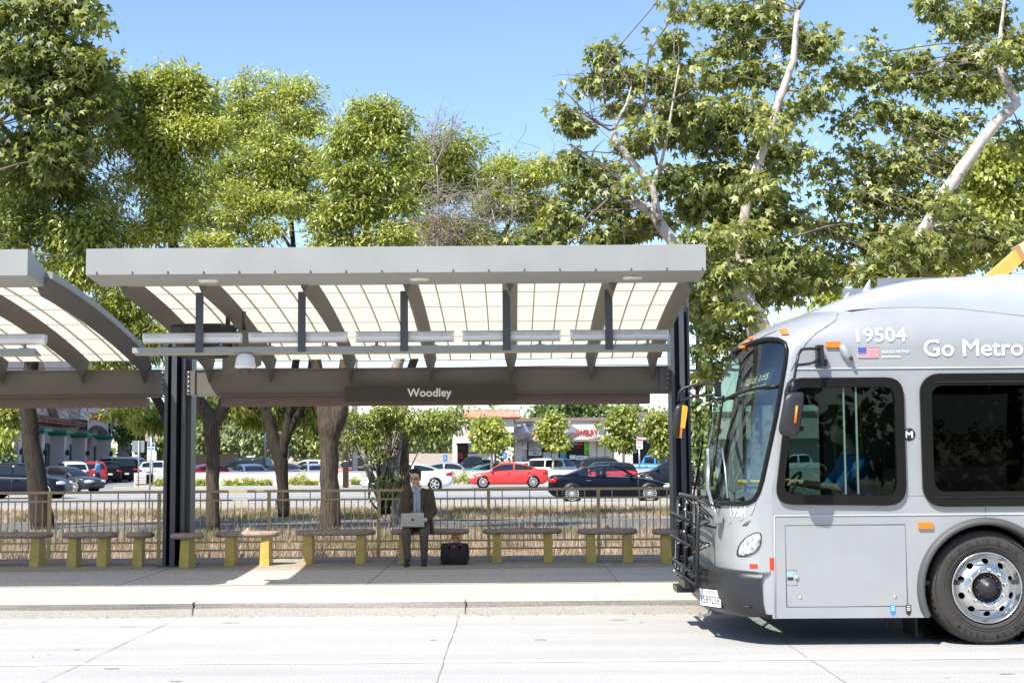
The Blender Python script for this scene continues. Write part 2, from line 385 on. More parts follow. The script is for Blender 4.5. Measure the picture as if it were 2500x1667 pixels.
# path, street, car park
struct('bike_path', MB().box(-90, 90, 33.0, 39.6, -.012, .0), M['path'])
struct('street', MB().box(-160, 160, 50.5, 87.4, -.012, .0), M['street'])
g = MB()
for y in (57.5, 61.2, 68, 72.3, 79):
    if y in (57.5, 79):
        for k in range(-12, 13): g.box(k*12, k*12+3.2, y-.07, y+.07, .0, .004)
    else: g.box(-150, 150, y-.07, y+.07, .0, .004)
struct('street_lines', g, M['line'])
struct('far_kerb', MB().box(-24.5, 160, 87.4, 87.7, -.012, .13), M['kerb'])
struct('near_street_kerb', MB().box(-160, 160, 50.2, 50.5, -.012, .14), M['kerb'])
struct('verge_strip', MB().box(-24.5, 160, 87.7, 89.0, -.012, .12), M['drygrass'])
struct('car_park', MB().box(-160, 160, 89.4, 170, -.012, .0), M['lot'])
struct('car_park_entrance', MB().box(-160, -24.5, 87.4, 89.4, -.012, .0), M['lot'])

# grass tufts and straw behind the fence
def blades(name, n, xr, yr, h, seed, m, lean=.35, dens=None):
    r = np.random.default_rng(seed)
    x = r.uniform(xr[0], xr[1], n); y = r.uniform(yr[0], yr[1], n)
    if dens is not None:
        cl = r.uniform(0, 1, (dens, 2)); idx = r.integers(0, dens, n)
        x = xr[0] + cl[idx, 0]*(xr[1]-xr[0]) + r.normal(0, .14, n); y = yr[0] + cl[idx, 1]*(yr[1]-yr[0]) + r.normal(0, .14, n)
    hh = h*r.uniform(.35, 1.0, n); a = r.uniform(0, 2*np.pi, n); w = r.uniform(.004, .011, n)*(1+yr[0]/60)
    lx = r.normal(0, lean, n)*hh; ly = r.normal(0, lean, n)*hh
    v = np.zeros((n, 3, 3)); v[:, 0] = np.stack([x-np.cos(a)*w, y-np.sin(a)*w, np.full(n, -.02)], 1); v[:, 1] = np.stack([x+np.cos(a)*w, y+np.sin(a)*w, np.full(n, -.02)], 1)
    v[:, 2] = np.stack([x+lx, y+ly, hh], 1)
    me = bpy.data.meshes.new(name); me.vertices.add(n*3); me.vertices.foreach_set('co', v.ravel()); me.loops.add(n*3); me.loops.foreach_set('vertex_index', np.arange(n*3))
    me.polygons.add(n); me.polygons.foreach_set('loop_start', np.arange(n)*3); me.polygons.foreach_set('loop_total', np.full(n, 3)); me.materials.append(m); me.update(); me.validate()
    o = bpy.data.objects.new(name, me); COL.objects.link(o); return o
ms = leafmat('straw', (0.27, 0.195, 0.13), (0.62, 0.50, 0.38), (0.55, 0.42, 0.28), 0.25, 0.02, 0.6)
mg = leafmat('weed blades', (0.09, 0.12, 0.03), (0.36, 0.28, 0.15), (0.3, 0.3, 0.1), 0.3, 0.02, 0.6)
tag(blades('dry_grass', 52000, (-14, 9), (22.5, 32.8), .13, 1, ms), 'short dry straw grass behind the railing', 'grass', kind='stuff')
tag(blades('straw_tufts', 9000, (-12, 8), (23, 31), .42, 2, ms, .3, 170), 'tall pale straw tufts standing in the dry verge', 'grass', kind='stuff')
tag(blades('weeds', 26000, (-16, 3), (26, 32.8), .2, 3, mg, .3, 420), 'green weeds under the median trees', 'weeds', kind='stuff')
tag(blades('far_verge_grass', 30000, (-22, 14), (39.8, 50), .12, 4, ms, .4), 'dry grass verge beside the street', 'grass', kind='stuff')
tag(blades('far_verge_weeds', 12000, (-22, 6), (40, 47), .2, 5, mg, .4, 300), 'patchy green weeds between the path and the street', 'weeds', kind='stuff')

# ------------------------------------------------------------------ shelter
def zp(D): return 3.69 - .085*(D-16.7) - .016*(D-16.7)**2
RX = [-4.40, -3.505, -2.35, -1.185, -.02, 1.15, 2.04]
DS = [16.02 + (20.62-16.02)*i/14 for i in range(15)]
M['panel'] = None
def panelmat():
    m = bpy.data.materials.new('translucent roof panel'); m.use_nodes = True; t = m.node_tree; t.nodes.clear()
    out = t.nodes.new('ShaderNodeOutputMaterial'); d = t.nodes.new('ShaderNodeBsdfDiffuse'); tl = t.nodes.new('ShaderNodeBsdfTranslucent'); mx = t.nodes.new('ShaderNodeMixShader')
    tc = t.nodes.new('ShaderNodeTexCoord'); n = t.nodes.new('ShaderNodeTexNoise'); n.inputs['Scale'].default_value = 2.2; n.inputs['Detail'].default_value = 5; t.links.new(tc.outputs['Object'], n.inputs['Vector'])
    r = t.nodes.new('ShaderNodeValToRGB'); r.color_ramp.elements[0].color = (0.59, 0.55, 0.455, 1); r.color_ramp.elements[1].color = (0.65, 0.61, 0.515, 1); t.links.new(n.outputs['Fac'], r.inputs[0])
    t.links.new(r.outputs[0], tl.inputs[0]); d.inputs[0].default_value = (0.7, 0.67, 0.6, 1); mx.inputs[0].default_value = 0.7
    t.links.new(d.outputs[0], mx.inputs[1]); t.links.new(tl.outputs[0], mx.inputs[2]); t.links.new(mx.outputs[0], out.inputs[0]); return m
M['panel'] = panelmat()
M['seam'] = mat('panel seam', (0.55, 0.47, 0.34), 0.7)
def shelter(dx, label, cols, fasx):
    root = thing('bus_shelter', (dx-4.87, 20.8, .15), label, 'bus shelter', 'curved canopy shelters along the platform')
    x0, x1 = fasx
    pr = [(15.45, 3.69), (15.45, 3.975), (15.5, 3.985), (16.05, 3.83), (16.05, 3.63)]
    o = MB().prism(pr, lambda a, b: (x0, a, b), lambda a, b: (x1, a, b)).build('fascia', M['grey_paint'], root)
    # drip clips along the fascia edge
    g = MB(); k = x0+.12
    while k < x1: g.obox((k, 15.445, 3.705), .012, .012, .03); k += .39
    g.build('clip_row', M['dark_paint'], root)
    for i, x in enumerate(RX):
        g = MB(); x += dx
        rings = [[(x-.092, D, zp(D)-.004), (x, D, zp(D)-.215), (x+.092, D, zp(D)-.004)] for D in DS]
        D = 20.62; rings[-1] = [(x-.085, D, zp(D)-.004), (x, D+.02, 2.76), (x+.085, D, zp(D)-.004)]
        g.loft(rings, True, True); g.build('rib', M['rib_paint'], root)
    g = MB(); NX = 28
    for b in range(6):
        a, c = RX[b]+dx, RX[b+1]+dx
        rings = [[(a, D, zp(D)), (c, D, zp(D)), (c, D, zp(D)+.03), (a, D, zp(D)+.03)] for D in DS]
        # single translucent sheet (closed thin sheets would double the scatter)
        g.loft([r[:2] for r in rings], False, False)
    pn = g.build('roof_panel', M['panel'], root, fix=False)
    g = MB()
    for b in range(6):
        a, c = RX[b]+dx, RX[b+1]+dx; n = 3 if b in (0, 5) else 4
        for k in range(1, n):
            x = a + (c-a)*k/n
            g.loft([[(x-.007, D, zp(D)-.003), (x+.007, D, zp(D)-.003), (x+.007, D, zp(D)-.022), (x-.007, D, zp(D)-.022)] for D in DS])
    for D in (17.02, 17.83, 18.65, 19.45, 20.24):
        g.add([(RX[0]+dx, D, zp(D)-.005), (RX[-1]+dx, D, zp(D)-.005), (RX[-1]+dx, D+.03, zp(D)-.009), (RX[0]+dx, D+.03, zp(D)-.009)], [(0, 1, 2, 3)])
    g.build('panel_seams', M['seam'], root)
    for x in (RX[0]+dx-.11, RX[-1]+dx+.0):
        g = MB(); g.loft([[(x, D, zp(D)-.005), (x+.12, D, zp(D)-.005), (x+.12, D, zp(D)+.07), (x, D, zp(D)+.07)] for D in [16.06]+DS[1:]], True, True)
        g.build('edge_flashing', M['grey_paint'], root)
    # beam
    bx0, bx1 = dx-4.62, dx+2.28
    g = MB(); g.box(bx0, bx1, 20.66, 20.72, 2.60, 2.965); g.box(bx0, bx1, 20.64, 20.9, 2.965, 2.985); g.box(bx0, bx1, 20.60, 20.9, 2.585, 2.60)
    g.build('beam', M['rib_paint'], root)
    g = MB(); g.box(bx0+.12+(.25 if dx == 0 else 0), bx1-.27, 20.76, 21.05, 2.445, 2.583); g.build('lower_beam', M['brown_steel'], root)
    MB().box(bx0+.05, bx1-.12, 20.9, 21.8, 2.88, 2.95).build('rear_gutter', M['rib_paint'], root)
    for ci, (cx, ctop) in enumerate(cols):
        g = MB(); b = .15
        g.box(cx-.2, cx-.182, 20.55, 21.03, b, ctop); g.box(cx+.06, cx+.078, 20.6, 21.03, b, ctop)
        g.box(cx-.182, cx+.06, 20.86, 20.878, b, ctop); g.box(cx-.062, cx-.035, 20.5, 20.86, b, ctop); g.box(cx-.085, cx-.012, 20.49, 20.5, b, ctop)
        g.box(cx-.2, cx-.15, 20.54, 20.55, b, ctop); g.box(cx+.04, cx+.078, 20.59, 20.6, b, ctop); 
        if cx < 2: g.box(cx+.078, cx+.14, 20.78, 20.8, b, ctop); g.box(cx+.12, cx+.14, 20.8, 21.1, b, ctop)
        g.box(cx-.26, cx+.2, 20.46, 21.12, .15, .165)
        c = g.build('column', M['dark_paint'], root)
        MB().box(cx-.36, cx-.2, 20.63, 20.645, 2.605, 2.96).build('splice_plate', M['rib_paint'], root)
        if cx < 2: MB().box(cx+.08, cx+.22, 20.63, 20.645, 2.605, 2.96).build('splice_plate', M['rib_paint'], root)
        g = MB()
        for k in range(5):
            for x in ((cx-.245, cx+.13) if cx < 2 else (cx-.245,)): g.cyl((x, 20.61, 2.66+.068*k), (x, 20.64, 2.66+.068*k), .016, n=8)
        g.build('bolt_row', M['steel'], root)
    # hanging light tray
    g = MB(); tx0, tx1 = dx-4.40, dx+1.86
    g.add([(tx0, 16.42, 2.905), (tx1, 16.42, 2.905), (tx1, 16.42, 2.965), (tx0, 16.42, 2.965), (tx0, 16.62, 2.885), (tx1, 16.62, 2.885), (tx1, 16.62, 2.90), (tx0, 16.62, 2.90)],
          [(0, 1, 2, 3), (0, 4, 5, 1), (4, 7, 6, 5), (3, 2, 6, 7), (0, 3, 7, 4), (1, 5, 6, 2)])
    g.build('light_tray', M['grey_paint'], root)
    for k in range(5):
        px = 491.5 + 248.5*k; x = (px-1250)/209.5 + dx
        g = MB(); g.box(x-.045, x+.045, 16.40, 16.412, 2.90, 3.60); g.box(x-.006, x+.006, 16.412, 16.425, 2.90, 3.60)
        g.build('hanger', M['dark_paint'], root)
    return root
SH = shelter(0, 'grey curved canopy shelter with the station name sign, right of the left steel column', [(-4.83, 3.42), (2.50, 3.98)], (-4.66, 2.13))
SH2 = shelter(-7.38, 'grey curved canopy shelter cut off by the left edge of the photo', [(-12.2, 3.42)], (-12.04, -5.30))

# tube lights, downlights, camera, speaker
def tube_light(x, label):
    root = thing('tube_light', (x, 16.5, 2.96), label, 'light', 'long tube lights standing on the canopy trays')
    g = MB(); L = 1.135
    sec = [(-.062, .07), (-.066, .04), (-.062, .0), (-.04, -.03), (0, -.042), (.04, -.03), (.062, .0), (.066, .04), (.062, .07)]
    rings = [[(x-L/2+i*L, 16.5+a, 3.055+b) for a, b in sec] for i in (0, 1)]
    g.loft(rings, True, True); g.build('diffuser', M['white'], root)
    g = MB(); g.box(x-L/2+.02, x+L/2-.02, 16.433, 16.436, 3.075, 3.118); g.build('side_panel', M['white_dirty'], root)
    g = MB(); g.box(x-L/2-.004, x+L/2+.004, 16.43, 16.57, 3.125, 3.135); g.build('housing', M['grey_paint'], root)
    for s in (-.33, .33):
        g = MB(); g.cyl((x+s, 16.5, 2.97), (x+s, 16.5, 3.02), .018, n=8); g.box(x+s-.055, x+s+.055, 16.45, 16.55, 2.95, 2.975); g.build('mount', M['grey_paint'], root)
    return root
tl_names = ['leftmost tube light of the station canopy tray, in front of the black loudspeaker', 'tube light second from the left on the station canopy tray', 'middle tube light on the station canopy tray above the name sign',
            'tube light second from the right on the station canopy tray', 'rightmost tube light of the station canopy tray']
for k in range(5):
    pc = (471, 728.5, 989, 1249, 1512)[k]; tube_light((pc-1250)/209.5, tl_names[k])
for k in range(3):
    tube_light(-5.90 - .1 - 1.245*k, ['tube light end nearest the steel column under the left canopy', 'second tube light under the left canopy', 'third tube light under the left canopy'][k])
M['lens'] = mat('lamp lens', (0.68, 0.52, 0.3), 0.4)
for k, (px, py) in enumerate(((509, 689), (1025, 683.5), (1544.5, 677.5))):
    D = 15.8; p = at(px, py, D); z = 3.69 + (3.63-3.69)*(D-15.45)/.6 - .004
    root = thing('downlight', (p.x, D, z), ['round white downlight in the canopy soffit above the loudspeaker', 'round white downlight in the middle of the canopy soffit', 'round white downlight at the right end of the canopy soffit'][k], 'light', 'round downlights in the canopy soffit')
    MB().lathe((p.x, D, z), (0, 0, -1), [(.0, .012), (.05, .012), (.055, .006), (.108, .006), (.112, -.01)], 28).build('trim_ring', M['white'], root)
    MB().lathe((p.x, D, z), (0, 0, -1), [(.0, .014), (.052, .013)], 20).build('lens', M['lens'], root)
for k, (px, py) in enumerate(((0, 0),)):
    p = Vector((-6.6, 15.8, 0))
    root = thing('downlight', (p.x, 15.8, 3.655), 'round white downlight in the left canopy soffit', 'light', 'round downlights in the canopy soffit')
    MB().lathe((-9.3, 15.8, 3.655), (0, 0, -1), [(.0, .012), (.05, .012), (.055, .006), (.108, .006), (.112, -.01)], 28).build('trim_ring', M['white'], root)
# dome camera under the tray
c = at(599, 872, 16.5); cx, cz = c.x, 2.895
root = thing('security_camera', (cx, 16.5, cz), 'white dome security camera hanging from the light tray near the left column', 'camera')
MB().lathe((cx, 16.5, cz), (0, 0, -1), [(.0, 0), (.07, 0), (.085, .02), (.105, .05), (.112, .10), (.122, .15), (.12, .165), (.085, .175)], 28).build('housing', M['white'], root)
MB().lathe((cx, 16.5, cz-.165), (0, 0, -1), [(.085, 0), (.08, .03), (.055, .065), (.0, .08)], 24).build('dome', mat('smoked dome', (.05, .045, .04), .08), root)
MB().cyl((cx, 16.5, cz), (cx, 16.5, cz+.03), .03, n=10).build('mount', M['dark_paint'], root)
# loudspeaker cluster
sx = (498-1250)/200.0
root = thing('loudspeaker', (sx, 17.2, 3.1), 'black loudspeaker cluster hanging behind the leftmost tube light', 'loudspeaker')
g = MB(); rings = []
for z, r in ((3.30, .44), (3.27, .45), (2.92, .33), (2.90, .30)):
    rings.append([(sx+r*math.cos(a)*.92, 17.3+r*math.sin(a)*.6, z) for a in [2*math.pi*(j+.5)/10 for j in range(10)]])
g.loft(rings, True, True); g.build('speaker_body', M['black'], root)
g = MB(); g.tube([(sx-.05, 17.2, 3.3), (sx-.05, 17.2, 3.62)], .03, 8); g.tube([(sx+.25, 17.5, 3.25), (sx+.25, 17.5, 3.6)], .03, 8); g.build('hanger_pole', M['dark_paint'], root)
MB().tube([(sx-.5, 17.0, 2.92), (sx-.42, 17.0, 3.02), (sx-.2, 17.0, 3.0), (sx+.1, 17, 2.96)], .012, 6).build('cable', M['black'], root)
# message display seen edge on
root = thing('message_display', (sx+.3, 17.9, 2.9), 'flat grey passenger message display seen edge on behind the light tray', 'display')
g = MB(); rm = Matrix.Rotation(rad(12), 3, 'Z')
g.obox((sx+.28, 18.2, 3.02), .28, 2.0, .42, Matrix.Rotation(rad(17), 3, 'Z')); g.build('display_case', M['rib_paint'], root)
g = MB()
for dy in (-.6, .6): g.tube([(sx+.25-dy*.3, 18.2+dy, 3.2), (sx+.25-dy*.3, 18.2+dy, 3.5)], .025, 8)
g.build('hanger_pole', M['dark_paint'], root)
# station sign
p0 = at(841, 942, 20.45); p1 = at(1259, 978, 20.45); sz0, sz1 = 2.515, 2.735; 
sz1 = (at(1050, 942, 20.45)).z; sz0 = (at(1050, 979, 20.45)).z
root = thing('station_sign', ((p0.x+p1.x)/2, 20.45, sz0), 'dark brown station name sign reading Woodley below the canopy beam', 'sign')
MB().box(p0.x, p1.x, 20.45, 20.58, sz0, sz1).build('sign_board', M['sign_dark'], root)
tx0 = at(995, 960, 20.44).x; tx1 = at(1102, 960, 20.44).x
v, f = bolder(*fit_text('Woodley', tx0, tx1, None), .0045)
g = MB(); g.add([(a, 20.445-c, sz0+.068+b) for a, b, c in v], f); g.build('sign_lettering', M['white'], root, fix=False)
g = MB()
for i in range(7):
    x = tx1 + .02 + .045*i; g.tube([(x, 20.447, sz0+.05), (x+.02, 20.447, sz0+.05+random.uniform(.02, .05)), (x+.04, 20.447, sz0+.04)], .0012, 4)
g.build('scratch_marks', mat('scratched paint', (.14, .12, .1), .7), root)

# ------------------------------------------------------------------ benches
M['terrazzo'] = mat('brown aggregate seat', (0.17, 0.105, 0.08), 0.8, col2=(0.56, 0.43, 0.37), vscale=70, det=2, bump=0.5, bscale=90)
def bench(x0, x1, Y, legs, label, knob=True, rot=0.0):
    cx = (x0+x1)/2; L = x1-x0
    root = thing('bench', (cx, Y, .15), label, 'bench', 'aggregate slab benches along the railing', rot)
    g = MB(); hw = .22; zt = .63; th = .075; n = 40
    def ring(sc, z):
        out = []
        for j in range(n):
            a = 2*math.pi*j/n; c, s_ = math.cos(a), math.sin(a)
            e = 2/3.0 if L > .7 else 2/2.3
            out.append((math.copysign(abs(c)**e, c)*(L/2+sc), math.copysign(abs(s_)**e, s_)*(hw+sc), z-.15))
        return out
    g.sm = True; g.loft([ring(-.03, zt-th), ring(-.004, zt-th+.014), ring(0, zt-th*.5), ring(-.006, zt-.012), ring(-.03, zt)], True, True); g.sm = False
    g.build('seat', M['terrazzo'], root, local=True)
    if knob:
        g = MB(); g.lathe((.0, .02, zt-.152), (0, 0, 1), [(.075, 0), (.06, .012), (.03, .02), (.026, .045), (.0, .055)], 14); g.build('divider_knob', M['terrazzo'], root, local=True)
    for lx in legs:
        g = MB(); w0, w1 = .068, .058; zt2 = zt-th-.15
        lx -= cx
        ring0 = [(lx-w0, -.2, 0), (lx+w0, -.2, 0), (lx+w0, .17, 0), (lx-w0, .17, 0)]
        ring1 = [(lx-w1, -.15, zt2), (lx+w1, -.15, zt2), (lx+w1, .13, zt2), (lx-w1, .13, zt2)]
        g.loft([ring0, ring1], True, True); g.build('leg', M['yellow'], root, local=True)
    return root
def D2X(pd, Y): return at(pd*2500/2352, 1370, Y).x
BN = [(-65, 108, 20.95, (-40, 76), 'bench cut off by the left edge of the photo', True, 0),
      (132, 260, 20.85, (161, 229), 'short two-legged bench second from the left edge', True, rad(3)),
      (279, 345, 20.75, (310,), 'small one-legged stool just left of the steel column', False, rad(6)),
      (383, 460, 20.4, (423,), 'small one-legged stool in front of the steel column', False, rad(-4)),
      (488, 635, 20.8, (525, 606), 'short two-legged bench half in the sunlit gap between canopies', True, 0),
      (674, 860, 21.1, (705, 826), 'long empty bench just left of the seated man', True, 0),
      (893, 1077, 21.15, (925, 1046), 'long bench with the seated man on it', True, 0),
      (1108, 1293, 21.1, (1141, 1260), 'long empty bench just right of the black bag', True, 0),
      (1328, 1468, 20.85, (1359, 1444), 'shorter two-legged bench second from the bus', True, 0),
      (1502, 1575, 20.6, (1533,), 'small one-legged stool half hidden by the bus bike rack', False, 0)]
for a, b, Y, lg, lab, kn, ro in BN:
    Yf = Y-.22; bench(D2X(a, Yf), D2X(b, Yf), Y, [D2X(l, Yf) for l in lg], 'brown aggregate slab on yellow legs: ' + lab if len(lab) < 48 else lab, kn, ro)

# ------------------------------------------------------------------ railing
root = thing('railing', (-1, 22.25, .15), 'mustard painted steel picket railing along the back of the platform', 'railing')
FY = 22.2
posts = []
x = D2X(1123, FY); sp = D2X(1376, FY) - D2X(1123, FY)
x0 = x - 9*sp
for k in range(18): posts.append(x0 + k*sp)
post0 = None
for k, px in enumerate(posts):
    g = MB(); g.box(px-.025, px+.025, FY-.025, FY+.025, .15, 1.16); g.box(px-.1, px+.1, FY-.09, FY+.09, .15, .162)
    if post0 is None: post0 = g.build('post', M['fence'], root)
    else:
        c = post0.copy(); COL.objects.link(c); c.parent = root; c.location = (px-posts[0], 0, 0)
g = MB(); g.box(posts[0]-.1, posts[-1]+.1, FY-.028, FY+.028, 1.16, 1.20); g.build('top_rail', M['fence'], root)
pn0 = None
for k in range(len(posts)-1):
    a = posts[k]+.025; b = posts[k+1]-.025
    if pn0 is None:
        g = MB()
        for z in (1.045, .40, .275): g.box(a, b, FY-.014, FY+.014, z-.014, z+.014)
        n = 16
        for i in range(1, n):
            x = posts[k] + sp*i/n; hi = 1.16 if i % 4 == 2 else 1.031
            g.box(x-.008, x+.008, FY-.008, FY+.008, .414, hi)
            if i % 4 == 1: g.box(x-.008, x+.008, FY-.008, FY+.008, .289, .386)
        pn0 = g.build('picket_panel', M['fence'], root)
    else:
        c = pn0.copy(); COL.objects.link(c); c.parent = root; c.location = (sp*k, 0, 0)
# ------------------------------------------------------------------ bus (nose towards -X, near side at y = 12.58)
YS, YC, YF = 12.58, 13.88, 15.18
TXE = [(.2, 2.26), (1.3, 2.28), (1.6, 2.33), (2.0, 2.41), (2.3, 2.475), (2.62, 2.58), (2.8, 2.78), (2.92, 3.05), (3.0, 3.4)]
TXC = [(.2, 1.88), (.5, 1.84), (1.0, 1.835), (1.3, 1.845), (1.45, 1.87), (2.0, 1.99), (2.45, 2.11), (2.75, 2.25), (2.87, 2.42), (2.94, 2.58), (3.0, 2.78)]
def XE(z): return slerp(TXE, z)
def XCn(z): return slerp(TXC, z)
def HW(z): return 1.3 if z <= 2.62 else 1.0 + .3*math.sqrt(max(0, 1-((z-2.62)/.40)**2))
def bodyX(t, z):
    xe = XE(z); return xe - (xe-XCn(z))*math.sqrt(max(0, 1-abs(t)**3))
def bodyY(x, z, off=0.0):          # near side surface
    xe, xc = XE(z), XCn(z)
    if x >= xe: return YC - HW(z) - off
    r = min(1, (xe-x)/(xe-xc)); t = (1-r*r)**(1/3.0)
    return YC - HW(z)*t - off*1.2
def onbus(px, py):
    Y = YS
    for _ in range(14):
        p = at(px, py, Y); Y = .5*Y + .5*bodyY(p.x, p.z)
    p = at(px, py, Y); return p
M['silver'] = mat('silver bus paint', (0.385, 0.395, 0.40), 0.32, 0.25, coat=0.3, var=0.045, vscale=2.2)
M['silver_light'] = mat('light silver roof paint', (0.43, 0.45, 0.475), 0.3, 0.15, coat=0.35, var=0.02)
M['seamline'] = mat('body seam', (0.12, 0.125, 0.13), 0.6)
M['fender'] = mat('grey rubber fender', (0.075, 0.075, 0.076), 0.6)
M['bumper'] = mat('black moulded bumper', (0.022, 0.022, 0.024), 0.34, bump=0.15, bscale=150)
M['tint'] = glassmat('tinted bus glass', (0.004, 0.0045, 0.005), gl=(.13, .14, .14), rough=.02)
M['cabglass'] = glassmat('driver window glass', (0.22, 0.31, 0.29), gl=(.38, .42, .42), rough=.01)
M['wsglass'] = glassmat('windscreen glass', (0.55, 0.66, 0.62), rough=.01, amount=.13)
M['interior'] = mat('dark bus interior', (0.035, 0.037, 0.042), 0.7)
M['decal'] = mat('pale grey lettering', (0.66, 0.68, 0.69), 0.5)
M['decalwhite'] = mat('white decal', (0.8, 0.8, 0.8), 0.5)
BUS = thing('bus', (4.15, YC, 0), 'silver city bus numbered 19504 with its nose at the right of the canopy', 'bus')
CX, CZ = 4.15, .485
XR = 13.6
# nose: grid of rings; windscreen opening left out
TW = [(1.235, 2.02), (1.25, 2.09), (1.28, 2.135), (1.34, 2.17), (1.45, 2.205), (2.0, 2.335), (2.5, 2.435), (2.6, 2.45), (2.66, 2.44), (2.70, 2.40), (2.72, 2.34)]
def tmax(z):
    xe, xc = XE(z), XCn(z); r = max(0, min(.999, (xe-lerp(TW, z))/(xe-xc))); return (1-r*r)**(1/3.0)
zlo = [.28, .4, .55, .62, .75, .9, 1.05, 1.15, 1.235]
zwi = [1.235, 1.242, 1.25, 1.262, 1.28, 1.3, 1.34, 1.39, 1.45] + [1.45+i*.115 for i in range(1, 10)] + [2.55, 2.6, 2.63, 2.66, 2.68, 2.70, 2.71, 2.72]
zhi = [2.74, 2.78, 2.82, 2.86, 2.89, 2.92, 2.945, 2.965, 2.98, 2.99, 3.0]
NCT, NSD = 28, 8
def nosering(z, off=0.0, z_w=None):
    tm = tmax(z_w if z_w is not None else z); ts = []
    for j in range(NSD): ts.append(-1 + (1-tm)*(j/NSD)**.7 if False else -1 + (1-tm)*j/NSD)
    for j in range(NCT+1): ts.append(-tm + 2*tm*j/NCT)
    for j in range(1, NSD+1): ts.append(tm + (1-tm)*j/NSD)
    return [(bodyX(t, z), YC + HW(z)*t, z) for t in ts]
g = MB(); g.sm = True
allz = zlo[:-1] + zwi + zhi
rings = [nosering(z, 0, min(max(z, 1.235), 2.72)) for z in allz]
n = len(rings[0])
for i in range(len(rings)-1):
    opening = 1.2349 <= allz[i] and allz[i+1] <= 2.7201
    for j in range(n-1):
        if opening and NSD <= j < NSD+NCT: continue
        g.add([rings[i][j], rings[i][j+1], rings[i+1][j+1], rings[i+1][j]], [(0, 1, 2, 3)])
# upper body sides above the flat panels, roof and rear
zs = [2.62, 2.66, 2.70, 2.74, 2.78, 2.82, 2.86, 2.89, 2.92, 2.945, 2.965, 2.98, 2.99, 3.0]
for s_ in (-1, 1):
    rr = [[(XE(z), YC+s_*HW(z), z), (XE(z)+.6, YC+s_*HW(z), z), (XR, YC+s_*HW(z), z)] for z in zs]
    g.loft(rr, False)
top = [nosering(3.0, 0, 2.72)]
tr = top[0]; m_ = len(tr)
g.loft([tr, [(XR, p[1], 3.0) for p in tr]], False)
bmn = g.build('body_shell', M['silver'], BUS)
import bmesh
bm = bmesh.new(); bm.from_mesh(bmn.data); bmesh.ops.remove_doubles(bm, verts=bm.verts, dist=.0008); bmesh.ops.recalc_face_normals(bm, faces=bm.faces); bm.to_mesh(bmn.data); bm.free()
# windscreen
g = MB(); g.sm = True
zz = zwi
def wsring(z, off): 
    tm = tmax(z); return [(bodyX(t, z)+off, YC + (HW(z)-off)*t, z) for t in [-tm+2*tm*j/NCT for j in range(NCT+1)]]
g.loft([wsring(z, .012) for z in zz], False)
ws = g.build('windscreen', M['wsglass'], BUS)
g = MB()
loop = [nosering(z)[NSD] for z in zz] + nosering(2.72)[NSD+1:NSD+NCT] + [nosering(z)[NSD+NCT] for z in reversed(zz)] + list(reversed(nosering(1.235)[NSD+1:NSD+NCT]))
loop = [Vector(p) for p in loop]; loop.append(loop[0]); loop.append(loop[1])
g.tube([p + Vector((-.006, 0, 0)) for p in loop], .021, 8, False); g.build('windscreen_gasket', M['rubber'], ws)
g = MB(); z = 2.18; tm = tmax(z)
g.tube([(bodyX(t, z+.10*abs(t))-.004, YC+1.3*t, z+.10*abs(t)) for t in np.linspace(-tm, tm, 25)], .016, 8); g.build('windscreen_divider', M['rubber'], ws)
# side panels
def archpts(r, x0, zb):
    out = []; a0 = math.asin((zb-CZ)/r); n = 22
    for k in range(n+1):
        a = math.pi - a0 - (math.pi-2*a0)*k/n; out.append((x0 + r*math.cos(a), CZ + r*math.sin(a)))
    return out
RX2 = 11.2
outer = [(XE(.245), .245)] + archpts(.575, CX, .245) + archpts(.575, RX2, .245) + [(XR, .245), (XR, 2.62)] + [(XE(z), z) for z in (2.62, 2.5, 2.4, 2.3, 2.15, 2.0, 1.8, 1.6, 1.45, 1.3, 1.1, .8, .5)]
drvw = rpoly([(2.345, 1.30), (3.40, 1.27), (3.40, 2.285), (2.475, 2.285)], [.12, .14, .12, .09])
win = [rrect(3.66+k*2.42, 5.98+k*2.42, 1.27, 2.30, .12) for k in range(4)]
pv, pf = plate(outer, [drvw]+win, .04)
g = MB(); g.add([(a, YS+.02+c, b) for a, b, c in pv], pf); side = g.build('side_panel', M['silver'], BUS)
# far side with the open view through the front door
door = rrect(2.44, 3.30, .75, 2.28, .08)
pv, pf = plate(outer, [door]+win, .04)
g = MB(); g.add([(a, YF-.02+c, b) for a, b, c in pv], pf); g.build('side_panel', M['silver'], BUS)
dr = MB(); 
for a, b in ((2.44, 2.85), (2.89, 3.30)):
    o_, i_ = rrect(a, b, .75, 2.28, .05), rrect(a+.04, b-.04, .85, 2.2, .05)
    pv, pf = plate(o_, [i_], .03); dr.add([(x, YF-.02+c, z) for x, z, c in pv], pf)
dd = dr.build('front_door', M['black'], BUS)
g = MB()
for a, b in ((2.48, 2.81), (2.93, 3.26)): g.add([(a, YF-.02, .85), (b, YF-.02, .85), (b, YF-.02, 2.2), (a, YF-.02, 2.2)], [(0, 1, 2, 3)])
g.build('door_glass', M['cabglass'], dd, fix=False)
g = MB(); g.box(XR-.02, XR, YS+.04, YF-.04, .3, 2.98); g.build('rear_panel', M['silver'], BUS)
